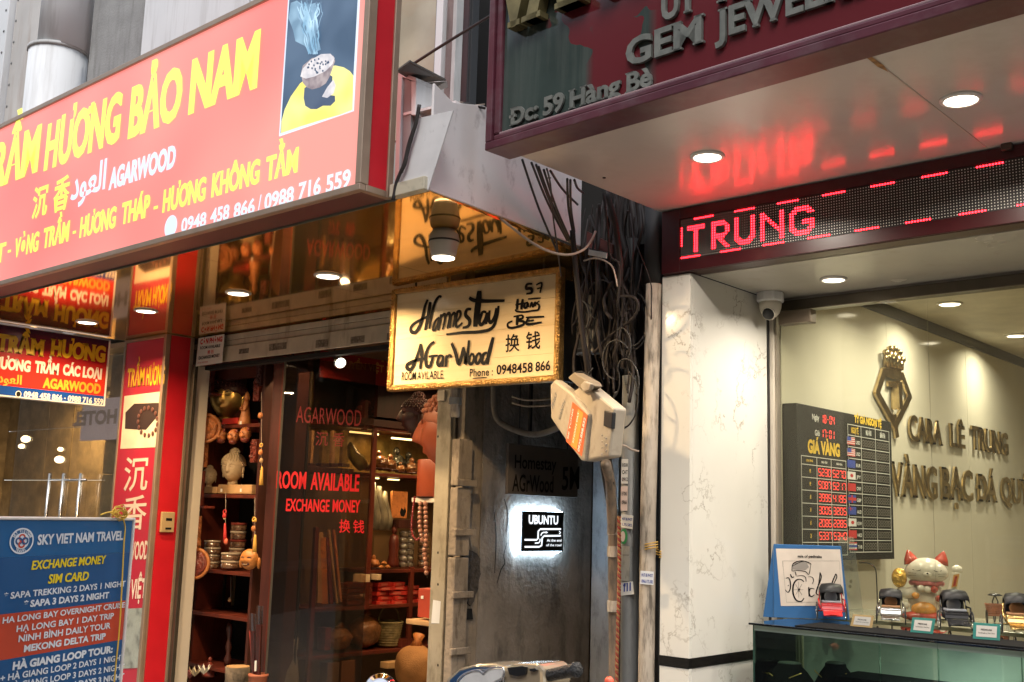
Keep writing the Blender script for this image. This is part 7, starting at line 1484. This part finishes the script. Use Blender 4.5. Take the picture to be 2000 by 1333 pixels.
# toy rickshaw
def rickshaw(name, label, px, py, scale, fm, hood, cushion, rz, loc=None):
    q = Zat(px, py) if loc is None else loc; t = thing(name, label, 'model rickshaw', (q.x, q.y, ZT+.007), 'toy rickshaws on the glass case'); t.rotation_euler = (0, 0, rz); s = scale
    def wheel(x, y, r):
        c = Vector((x, y, r)); tyre = MB().tube([c+Vector((0, r*.92*math.cos(a), r*.92*math.sin(a))) for a in [k*.3142 for k in range(20)]], r*.08, 6, closed=True); o = B('wheel', tyre, M['rubber'], t, smooth=True, local=True)
        rim = MB().tube([c+Vector((0, r*.8*math.cos(a), r*.8*math.sin(a))) for a in [k*.3142 for k in range(20)]], r*.05, 5, closed=True)
        for k in range(8): a = k*.785; rim.tube([c, c+Vector((0, r*.8*math.cos(a), r*.8*math.sin(a)))], r*.025, 4)
        rim.lathe([(r*.14, -r*.15), (r*.14, r*.15)], c, 8, (1, 0, 0)); B('rim', rim, M['chrome'], o, smooth=True, local=True)
    wheel(-.062*s, -.01*s, .038*s); wheel(.062*s, -.01*s, .038*s); wheel(0, .12*s, .04*s)
    B('seat_box', MB().hexa((-.045*s, -.045*s, .045*s), (.09*s, 0, 0), (0, .08*s, .0), (0, .01*s, .028*s)), fm, t, local=True, bev=.003*s)
    B('footrest', MB().hexa((-.04*s, -.10*s, .022*s), (.08*s, 0, 0), (0, .05*s, .018*s), (0, 0, .006*s)), fm, t, local=True, bev=.002*s)
    B('seat_back', MB().hexa((-.042*s, .028*s, .072*s), (.084*s, 0, 0), (0, .012*s, 0), (0, .018*s, .062*s)), hood, t, local=True, bev=.004*s)
    B('cushion', MB().lathe([(.026*s, 0), (.028*s, .006*s), (.020*s, .010*s), (.002*s, .011*s)], (0, .026*s, .097*s), 24, (0, -1, .2)), cushion, t, smooth=True, local=True)
    B('seat_pad', MB().box(-.04*s, .04*s, -.035*s, .028*s, .074*s, .083*s), cushion, t, local=True, bev=.003*s)
    hm_ = MB(); n = 9; P_ = []
    for i in range(n):
        a = math.pi*.98*i/(n-1)-.05; y0_, z0_ = .045*s-.052*s*(1-math.cos(a))*.5*1.7, .118*s+.036*s*math.sin(a)
        P_.append((y0_, z0_))
    b0 = len(hm_.v)
    for th in (0, .004*s):
        for (y0_, z0_) in P_:
            for x_, dz in ((-.05*s, -.014*s), (-.042*s, 0), (0, .006*s), (.042*s, 0), (.05*s, -.014*s)): hm_.v.append(Vector((x_*(1+th), y0_, z0_+dz-th)))
    for L0 in (0, n*5):
        for i in range(n-1):
            for j in range(4): hm_.f.append((L0+i*5+j, L0+i*5+j+1, L0+(i+1)*5+j+1, L0+(i+1)*5+j))
    B('hood', hm_, hood, t, smooth=True, local=True)
    fr_ = MB()
    for sx in (-1, 1):
        fr_.tube([(sx*.062*s, -.01*s, .038*s), (sx*.05*s, .03*s, .07*s), (sx*.046*s, .035*s, .125*s)], .003*s, 6); fr_.tube([(sx*.05*s, -.05*s, .05*s), (sx*.056*s, -.02*s, .088*s), (sx*.05*s, .03*s, .09*s)], .0035*s, 6)
        fr_.tube([(sx*.045*s, -.05*s, .046*s), (sx*.028*s, -.095*s, .028*s), (0, -.105*s, .03*s)], .0028*s, 6); fr_.tube([(sx*.04*s, .04*s, .06*s), (0, .11*s, .045*s)], .003*s, 6)
    fr_.tube([(-.062*s, -.01*s, .038*s), (.062*s, -.01*s, .038*s)], .003*s, 6); fr_.tube([(0, .12*s, .04*s), (0, .09*s, .11*s), (0, .10*s, .125*s)], .003*s, 6); fr_.tube([(-.042*s, -.05*s, .072*s), (.042*s, -.05*s, .072*s)], .003*s, 6)
    B('frame', fr_, fm, t, smooth=True, local=True); B('handlebar', MB().tube([(-.045*s, .075*s, .108*s), (0, .07*s, .1*s), (.045*s, .075*s, .108*s)], .0035*s, 6), fm, t, smooth=True, local=True)
    B('saddle', MB().ell((0, .105*s, .13*s), (.014*s, .024*s, .006*s), 14, 8), M['black'], t, smooth=True, local=True); return t
redm = mat('red_enamel', (.5, .02, .02), .2, coat=.5); grc = mat('grey_cushion', (.3, .32, .36), .5); brc = mat('tan_cushion', (.42, .22, .10), .5); blk = mat('black_leatherette', (.008, .008, .009), .4, spec=.25)
silv = mat('silver_metal', (.62, .6, .58), .18, 1); goldm = mat('gold_metal', (.72, .5, .2), .2, 1); blkm = mat('black_metal', (.02, .02, .022), .25, .4)
RZ = R(30)
rickshaw('toy_rickshaw', 'toy rickshaw with a bright red frame in front of the blue stand', 1624, 1214, 1.08, redm, blk, grc, RZ)
rickshaw('toy_rickshaw', 'silver toy rickshaw with a tan cushion, second from the left', 1741, 1222, 1.02, silv, blk, brc, RZ-.15)
rickshaw('toy_rickshaw', 'all black toy rickshaw with a grey cushion, third in the row', 1866, 1234, 1.12, blkm, blk, grc, RZ)
rickshaw('toy_rickshaw', 'gold framed toy rickshaw cut off at the right edge', 1990, 1243, 1.12, goldm, blk, brc, RZ-.1)
wkm = mat('copper_wicker', (.3, .09, .03), .4, vs=30, var=.4, bump=.5)
def basket_bike(label, px, py, s):
    q = Zat(px, py); t = thing('basket_tricycle', label, 'model tricycle', (q.x, q.y, ZT+.007)); t.rotation_euler = (0, 0, R(25))
    for j in range(7):
        z = .04*s+j*.0085*s; a_, b_ = .04*s+j*.0016*s, .028*s+j*.001*s
        B('wicker_ring', MB().tube([(x*a_, y*b_, z) for x, y in ((-1, -1), (0, -1.05), (1, -1), (1.04, 0), (1, 1), (0, 1.05), (-1, 1), (-1.04, 0))], .0024*s, 6, closed=True), wkm, t, smooth=True, local=True)
    st = MB()
    for x in range(-3, 4): st.tube([(x*.0125*s, -.029*s, .04*s), (x*.0145*s, -.036*s, .095*s)], .0014*s, 4); st.tube([(x*.0125*s, .029*s, .04*s), (x*.0145*s, .036*s, .095*s)], .0014*s, 4)
    B('basket_stakes', st, wkm, t, local=True); B('basket_floor', MB().box(-.038*s, .038*s, -.027*s, .027*s, .038*s, .041*s), wkm, t, local=True)
    for x, y, r in ((-.045*s, 0, .03*s), (.045*s, 0, .03*s), (0, .1*s, .034*s)):
        B('wheel', MB().tube([(x, y+r*math.cos(a), r+.002+r*math.sin(a)) for a in [k*.3307 for k in range(19)]], .003*s, 6, closed=True), M['rubber'], t, smooth=True, local=True)
    B('frame', MB().tube([(0, 0, .05*s), (0, .06*s, .06*s), (0, .1*s, .036*s)], .003*s, 6), blkm, t, local=True, smooth=True); B('saddle_stem', MB().tube([(0, .06*s, .06*s), (-.012*s, .055*s, .10*s), (-.002*s, .05*s, .128*s)], .003*s, 6).tube([(0, .06*s, .06*s), (.014*s, .055*s, .10*s), (.002*s, .05*s, .128*s)], .003*s, 6), blkm, t, local=True, smooth=True)
    B('parasol_seat', MB().lathe([(.001, .142*s), (.022*s, .139*s), (.033*s, .133*s), (.033*s, .130*s), (.005*s, .128*s)], (0, .05*s, 0), 20), blkm, t, smooth=True, local=True)
basket_bike('toy tricycle with a copper wicker basket and round black seat, between silver and black rickshaws', 1822, 1210, 1.05); basket_bike('toy tricycle with a copper wicker basket and round black seat, left of the gold rickshaw', 1948, 1222, 1.0)
# name cards
def card(label, pix, cm_, l1, l2):
    q = [Zat(*pix[0]), Zat(*pix[1])]; pl = PL((q[0].x, q[0].y, 0), Vector((q[1].x-q[0].x, q[1].y-q[0].y, 0))); t = thing('name_card', label, 'card', (q[0]+q[1])/2); p = [pl.uv(*x) for x in pix]
    p[0] = (p[0][0], ZT+.007); p[1] = (p[1][0], ZT+.007)
    B('card', MB().prism(pl, p, -.003, 0), cm_, t); c = [sum(k[i] for k in p)/4 for i in (0, 1)]
    B('label', flat(MB(), pl, [(c[0]+(u-c[0])*.76, c[1]+(v-c[1])*.70) for u, v in p], .001), M['paper'], t)
    w = (p[1][0]-p[0][0]); h = p[3][1]-p[0][1]
    text('lettering', l1, pl, c[0]-w*.2, c[0]+w*.2, c[1]+h*.05, c[1]+h*.15, M['ink'], t, .002, off=.02); text('lettering', l2, pl, c[0]-w*.3, c[0]+w*.3, c[1]-h*.14, c[1]-h*.05, M['ink'], t, .002, off=.0)
tealc = mat('teal_card', (.05, .28, .25), .5); yc = mat('cream_yellow_card', (.6, .42, .2), .5)
card('small cream and yellow name card beside the red toy rickshaw', [(1661, 1226), (1703, 1230), (1707, 1203), (1666, 1200)], yc, 'PEDICAB', 'handmade in Viet Nam'); card('teal name card between the silver and the black toy rickshaw', [(1778, 1238), (1822, 1242), (1827, 1209), (1782, 1206)], tealc, 'PEDICAB', 'handmade in Viet Nam'); card('teal name card left of the gold toy rickshaw', [(1900, 1251), (1953, 1255), (1954, 1220), (1901, 1216)], tealc, 'PEDICAB', 'handmade in Viet Nam')
# lucky cat (inside, behind the glass)
YK = 5.45; cb2 = PF(1812, 1212, YK); ks = thing('inner_cabinet', 'low pale cabinet top inside the window under the beckoning cat', 'cabinet', (-1.5, 5.45, 0))
B('top', MB().box(-2.62, 2, YW+.05, 5.85, cb2.z-.02, cb2.z), mat('pale_counter', (.3, .29, .22), .2), ks, bev=.003); B('body', MB().box(-2.6, 2, YW+.07, 5.83, 0, cb2.z-.021), mat('counter_body', (.16, .15, .12), .4), ks)
kc = thing('beckoning_cat', 'white ceramic beckoning cat with red ears, holding a gold ball', 'figurine', (cb2.x, YK, cb2.z)); kc.rotation_euler = (0, 0, R(24))
cw = mat('cream_ceramic', (.72, .66, .56), .15, var=.04, coat=.5); cr2 = mat('red_ceramic', (.45, .06, .04), .2, vs=20, var=.5, coat=.5); co2 = mat('orange_ceramic', (.6, .26, .05), .2, vs=25, var=.4, coat=.5)
def KE(nm, c, r, m, n=24, k=16, fn=None): return B(nm, MB().ell(c, r, n, k, fn), m, kc, smooth=True, local=True)
KE('body', (0, .01, .09), (.088, .07, .10), cw); KE('head', (0, -.01, .235), (.098, .075, .066), cw, 32, 20, lambda p: Vector((p.x*(1+.06*gs(p.z, -.3, .4)), p.y, p.z)))
for s in (-1, 1):
    B('ear', MB().lathe([(.038, 0), (.03, .025), (.012, .055), (.002, .066)], (s*.066, .0, .272), 16, (s*.28, 0, 1)), cr2, kc, smooth=True, local=True)
    B('eye', MB().tube([(s*(.03+.012*k), -.083+.006*k, .243-.006*math.sin(k*1.05)) for k in range(4)], .0016, 6), M['ink'], kc, smooth=True, local=True)
    for j in range(2): B('whisker', MB().tube([(s*.05, -.075, .225-j*.01), (s*.085, -.055, .228-j*.015)], .0009, 4), M['ink'], kc, local=True)
    KE('foot', (s*.055, -.06, .018), (.035, .035, .02), cw, 16, 10)
KE('muzzle', (0, -.078, .222), (.022, .014, .013), cw, 16, 10); KE('nose', (0, -.092, .228), (.005, .004, .004), M['ink'], 10, 6)
B('collar', MB().tube([(.072*math.cos(a), -.0+.06*math.sin(a), .178+.003*math.sin(a*7)) for a in [k*.2618 for k in range(24)]], .012, 8, closed=True), mat('pinkish_collar', (.45, .12, .12), .4, vs=40, var=.6), kc, smooth=True, local=True)
B('raised_arm', MB().tube([(.06, -.02, .12), (.10, -.03, .12), (.122, -.03, .16), (.135, -.03, .225), (.138, -.04, .245)], [.028, .03, .026, .024, .020], 14), cw, kc, smooth=True, local=True); KE('raised_paw', (.138, -.036, .248), (.026, .024, .024), cw, 18, 12)
B('paw_plaque', MB().hexa((.108, -.062, .165), (.026, 0, .006), (0, .004, 0), (.012, 0, .06)), mat('gold_plaque', (.6, .3, .08), .3), kc, local=True); B('plaque_text', MB().hexa((.115, -.064, .172), (.012, 0, .003), (0, .002, 0), (.010, 0, .046)), cr2, kc, local=True)
B('holding_arm', MB().tube([(-.06, -.02, .13), (-.10, -.05, .125), (-.135, -.06, .14)], [.03, .028, .024], 12), cw, kc, smooth=True, local=True)
KE('gold_ball', (-.128, -.06, .20), (.036, .036, .048), mat('gold_ceramic', (.7, .42, .08), .25, .6, vs=30, var=.4, bump=1, bs=80), 24, 16)
for k, (x, z, m) in enumerate(((-.03, .155, cw), (0.0, .15, cw), (.03, .152, cr2), (-.055, .12, co2), (.05, .11, cr2), (-.1, .07, cw))): KE('ornament', (x, -.07, z), (.018, .012, .016), m, 14, 10)
KE('coin_heap', (-.02, -.07, .055), (.058, .03, .036), co2, 24, 14, lambda p: p*(1+.05*math.sin(p.x*18)*math.sin(p.z*15))); KE('red_base', (-.02, -.065, .022), (.11, .04, .024), cr2, 24, 10, lambda p: p*(1+.07*math.sin(math.atan2(p.y, p.x)*10)))
wr = thing('wire_stand', 'bent dark wire holder behind the acrylic stand', 'wire stand', PF(1700, 1200, 5.3)); B('wire', MB().tube(smooth_pts([tuple(PF(x, y, 5.3)) for x, y in ((1678, 1100), (1695, 1100), (1708, 1108), (1712, 1130), (1714, 1200))], 5), .003, 6), M['black'], wr, smooth=True)

# ================================================================== FOREGROUND
# travel board
tb0 = EYE+ray(262, 1012).normalized()*3.3; d = ray(1550, 1023); tp = PL(tb0, Vector((d.x, d.y, 0)))
tbd = thing('travel_board', 'blue and red travel tour board with a white frame, tied with yellow string', 'sign', (tb0.x, tb0.y, 0))
ut, vt = tp.uv(262, 1012); ul_ = tp.uv(2, 1018)[0]-.04; v_b = .25
wf = mat('white_frame_strip', (.66, .62, .58), .4)
BL = mat('tour_blue', (.008, .075, .22), .35, var=.08); RD = mat('tour_red', (.48, .055, .025), .35, var=.08); BL2 = mat('tour_blue_header', (.008, .10, .27), .35, var=.08)
B('backing', MB().pbox(tp, ul_, ut, v_b, vt, -.03, -.002), wf, tbd, bev=.003)
fw2 = .008; B('frame_strip', MB().pbox(tp, ut-fw2, ut, v_b, vt, -.0018, .006), wf, tbd, bev=.002); B('frame_strip', MB().pbox(tp, ul_, ut-fw2-.0005, vt-fw2*.9, vt, -.0018, .006), wf, tbd, bev=.002); B('frame_strip', MB().pbox(tp, ul_, ul_+.012, v_b, vt-fw2, -.0018, .006), wf, tbd)
vr1 = tp.uv(130, 1186)[1]; vr0 = tp.uv(130, 1268)[1]; vh = tp.uv(130, 1084)[1]
B('header', MB().pbox(tp, ul_+.0125, ut-fw2-.001, vh, vt-fw2, -.0015, .001), BL2, tbd); B('blue_field', MB().pbox(tp, ul_+.0125, ut-fw2-.001, vr1, vh-.0003, -.0015, .001), BL, tbd); B('red_band', MB().pbox(tp, ul_+.0125, ut-fw2-.001, vr0, vr1-.0003, -.0015, .001), RD, tbd); B('blue_field', MB().pbox(tp, ul_+.0125, ut-fw2-.001, v_b, vr0-.0003, -.0015, .001), BL, tbd)
wt = mat('pale_blue_white_print', (.62, .66, .72), .4); yt = mat('bright_yellow_print', (.75, .58, .02), .4)
def TB(s, xl, yl2, xr, yr2, h, m=wt, off=.035, **k): ptext('lettering', s, tp, xl/3.777, 980+yl2/3.777, xr/3.777, 980+yr2/3.777, h/3.777, m, tbd, .0025, off=off, **k)
TB('SKY VIET NAM TRAVEL', 275, 318, 908, 281, 66, off=.035)
TB('EXCHANGE MONEY', 230, 503, 775, 456, 60, yt, .02, fat=.03, slant=.12); TB('SIM CARD', 352, 605, 650, 578, 62, yt, .02, fat=.03, slant=.12)
TB('* SAPA TREKKING 2 DAYS 1 NIGHT', 28, 722, 925, 624, 42, off=.025); TB('* SAPA 3 DAYS 2 NIGHT', 175, 782, 803, 710, 44, off=.04)
TB('HA LONG BAY OVERNIGHT CRUISE', 18, 900, 920, 780, 40, off=.025); TB('HẠ LONG BAY 1 DAY TRIP', 120, 963, 838, 862, 42, off=.025); TB('NINH BÌNH DAILY TOUR', 135, 1037, 815, 935, 44, off=.025); TB('MEKONG DELTA TRIP', 175, 1110, 778, 1013, 44, off=.04)
TB('HÀ GIANG LOOP TOUR:', 92, 1242, 830, 1112, 50, off=.05); TB('+ HÀ GIANG LOOP 2 DAYS 1 NIGHT', 0, 1330, 915, 1166, 42, off=.025); TB('+ HÀ GIANG LOOP 3 DAYS 2 NIGHT', -8, 1400, 915, 1236, 42, off=.025); TB('+ HÀ GIANG LOOP 4 DAYS 3 NIGHT', -8, 1470, 915, 1306, 42, off=.04)
cu = tp.uv(42.6, 980+291/3.777, .003); rb_ = tp.uv(64.5, 1057, .003)[0]-cu[0]
rc = abs(tp.uv(42.6, 980+200/3.777, .003)[1]-cu[1])
def ring(mb, ru, rv, w, wz): 
    p = circ(cu[0], cu[1], ru, rv, 40); p.append(p[0]); ribbon(mb, tp, p, w, wz, 1, 1)
mb = MB(); ring(mb, rb_, rc, .0035, .003); B('emblem_ring', mb, wt, tbd)
B('emblem_disc', flat(MB(), tp, circ(cu[0], cu[1], rb_*.66, rc*.66, 32), .0028), wt, tbd); mb = MB(); mbr = MB()
for k in range(4):
    a = k*math.pi/2+math.pi/2; c = (cu[0]+rb_*.27*math.cos(a), cu[1]+rc*.27*math.sin(a)); p = circ(c[0], c[1], rb_*.24, rc*.24, 20); p.append(p[0]); ribbon(mb if k % 2 else mbr, tp, p, .004, .0034+.0002*k, 1, 1)
B('emblem_knot', mb, BL, tbd); B('emblem_knot', mbr, RD, tbd)
def arc_text(s, a0, a1, rr, h, flip=1):
    for i, ch in enumerate(s):
        if ch == ' ': continue
        a = a0+(a1-a0)*(i+.5)/len(s); v, f = glyphs(ch, .03); cx_ = (max(p[0] for p in v)+min(p[0] for p in v))/2
        mbx.add([tp.pt(cu[0]+rb_*(rr*math.cos(a)+((x-cx_)*math.sin(a)*flip+(y/CAP-.5)*math.cos(a)*flip)*h), cu[1]+rc*(rr*math.sin(a)+(-(x-cx_)*math.cos(a)*flip+(y/CAP-.5)*math.sin(a)*flip)*h), .003) for x, y in v], f)
mbx = MB(); arc_text('SKY VIETNAM', R(160), R(20), .83, .26); arc_text('TRAVEL', R(235), R(305), .83, .26, -1); B('emblem_lettering', mbx, wt, tbd)
B('leg', MB().tube([tp.pt(ut-.05, v_b, -.015), tp.pt(ut-.05, 0, -.05)], .012, 8), wf, tbd); B('leg', MB().tube([tp.pt(ul_+.05, v_b, -.015), tp.pt(ul_+.05, 0, -.05)], .012, 8), wf, tbd)
kn = tp.uv(226, 1004); ystr = mat('yellow_plastic_string', (.62, .38, .04), .45); yt_ = thing('yellow_string', 'yellow plastic string knotted over the top of the travel board and hanging down its face', 'string', tp.pt(kn[0], kn[1], .01))
for k in range(9):
    pts = []
    for i in range(10):
        a = i*.7+k*.8; r1 = .016+.008*math.sin(k*1.7); pts.append(tuple(tp.pt(kn[0]+.006+(.034+.01*math.sin(k))*math.cos(a)*(.5+.5*abs(math.sin(k+i))), kn[1]+.002+r1*math.sin(a)*(.6+.05*k), .008+.01*math.cos(a*1.3+k))))
    B('loop', MB().tube(smooth_pts(pts, 3), .0014, 5), ystr, yt_, smooth=True)
B('tail', MB().tube(smooth_pts([tuple(tp.pt(*tp.uv(x, y), .010)) for x, y in ((190, 1006), (205, 1001), (222, 1002), (232, 1010), (238, 1030), (236, 1060), (233, 1120), (230, 1180), (226, 1240), (221, 1290), (216, 1345), (214, 1420))], 4), .0021, 6), ystr, yt_, smooth=True)

# scooter
SC = PF(980, 1320, 2.05)
sct = thing('scooter', 'parked cream and chrome scooter, only its handlebar cover and grip in view', 'scooter', (SC.x, SC.y, 0)); sY = 2.05; spl = FP(sY)
cover = mat('champagne_paint', (.42, .33, .22), .18, .35, var=.06, coat=.6); chrome2 = mat('worn_chrome', (.62, .60, .58), .15, 1)
def body_from(pix, d0, d1, nm, m, pl=spl, bev=.01): return B(nm, pprism(MB(), pl, pix, d0, d1), m, sct, bev=bev, smooth=False)
body_from([(866, 1345), (872, 1325), (895, 1306), (928, 1298), (962, 1297), (978, 1302), (988, 1303), (1000, 1297), (1050, 1297), (1060, 1308), (1062, 1345)], -.11, -.002, 'handlebar_cover', cover, bev=.012)
body_from([(874, 1345), (878, 1328), (897, 1310), (926, 1302), (960, 1302), (976, 1308), (984, 1320), (982, 1345)], -.001, .004, 'chrome_trim', chrome2, bev=.003)
dialm = mat('pale_dial', (.66, .64, .62), .35, vs=30, var=.1)
body_from([(893, 1345), (896, 1331), (906, 1320), (922, 1313), (936, 1312), (944, 1318), (952, 1310), (965, 1306), (978, 1306), (983, 1314), (979, 1326), (966, 1334), (962, 1345)], .0045, .012, 'instrument_dial', dialm, bev=.004)
mb = MB(); p = [spl.uv(x, y, .013) for x, y in ((891, 1345), (894, 1330), (905, 1318), (922, 1311), (936, 1310), (944, 1316), (952, 1308), (966, 1304), (979, 1304), (985, 1313), (981, 1327), (967, 1336), (963, 1345))]
mb.tube([spl.pt(u, v, .0125) for u, v in smooth_pts(p, 4)], .0022, 6); B('dial_rim', mb, chrome2, sct, smooth=True)
body_from([(990, 1304), (1020, 1301), (1028, 1303), (1026, 1318), (1012, 1322), (994, 1318)], -.001, .006, 'black_inset', M['black'], bev=.002); body_from([(1034, 1306), (1044, 1305), (1049, 1309), (1042, 1313), (1033, 1311)], -.001, .006, 'switch', M['black'], bev=.002)
a, b = PF(1058, 1322, sY+.03), PF(1128, 1308, sY+.01); dv = (b-a)
B('grip', MB().tube([a, a+dv*.1, a+dv*.93, a+dv*.935, b], [.016, .014, .0155, .018, .0175], 20), mat('grip_rubber', (.03, .03, .03), .5, bump=1, bs=150), sct, smooth=True)
B('brake_lever', MB().tube([a+Vector((.02, -.05, -.03)), a+dv*.5+Vector((0, -.07, -.035)), b+Vector((.02, -.07, -.03))], [.008, .007, .009], 10), M['panel_white'], sct, smooth=True)
B('column', MB().tube([PF(960, 1345, sY+.1), PF(960, 1345, sY+.1)-Vector((0, .05, .7))], .035, 14), M['black'], sct); z0_ = SC.z
B('front_shield', MB().hexa((SC.x-.2, sY-.05, .35), (.4, 0, 0), (0, .08, .0), (0, .1, z0_-.5)), cover, sct, bev=.03); B('floor_board', MB().box(SC.x-.15, SC.x+.15, sY-.75, sY-.05, .28, .36), M['black'], sct, bev=.02); B('seat', MB().box(SC.x-.14, SC.x+.14, sY-1.5, sY-.75, .62, .75), M['black'], sct, bev=.04); B('rear_body', MB().box(SC.x-.16, SC.x+.16, sY-1.55, sY-.7, .35, .62), cover, sct, bev=.05)
for y in (sY+.2, sY-1.35): 
    o = B('wheel', MB().tube([(SC.x, y+.21*math.cos(k*.2618), .26+.21*math.sin(k*.2618)) for k in range(24)], .05, 10, closed=True), M['rubber'], sct, smooth=True); B('rim', MB().lathe([(.17, -.03), (.17, .03)], (SC.x, y, .26), 20, (1, 0, 0)), chrome2, o)
B('fork', MB().tube([(SC.x-.07, sY+.05, .8), (SC.x-.07, sY+.2, .26)], .02, 8).tube([(SC.x+.07, sY+.05, .8), (SC.x+.07, sY+.2, .26)], .02, 8), chrome2, sct)
# mirror
mr_ = thing('scooter_mirror', 'round scooter mirror with a chrome rim reflecting the white sky, bottom centre', 'mirror', PF(743, 1360, 2.1)-Vector((0, 0, .3)))
cmr = PF(743, 1340, 2.1); nrm = (EYE-cmr).normalized(); refl = Vector((.15, -.45, .88)).normalized(); n_m = (nrm+refl).normalized()
n_m = (nrm+Vector((.05, -.1, .99)).normalized()).normalized()
rm = .0385
B('housing', MB().lathe([(rm*1.06, .002), (rm*1.06, -.006), (rm*.9, -.016), (rm*.4, -.026)], cmr, 40, n_m), chrome2, mr_, smooth=True); B('glass', MB().lathe([(rm, .0022), (rm*.5, .0026), (.001, .0028)], cmr, 40, n_m), mat('mirror_glass', (.95, .95, .95), .02, 1), mr_, smooth=True)
B('stem', MB().tube([cmr-n_m*.02, cmr-Vector((0, 0, .12)), cmr-Vector((-.05, 0, .3))], .005, 8), chrome2, mr_, smooth=True)
rt2 = tag(B('orange_plug', MB().ell(PF(1190, 1332, 3.6), (.02, .018, .02), 16, 12, lambda p: p*(1+.1*math.sin(p.x*9)*math.cos(p.z*7))), mat('orange_red_plastic', (.6, .09, .05), .4), smooth=True), 'small orange red plastic thing poking up by the brown conduit at the bottom edge', 'plastic')
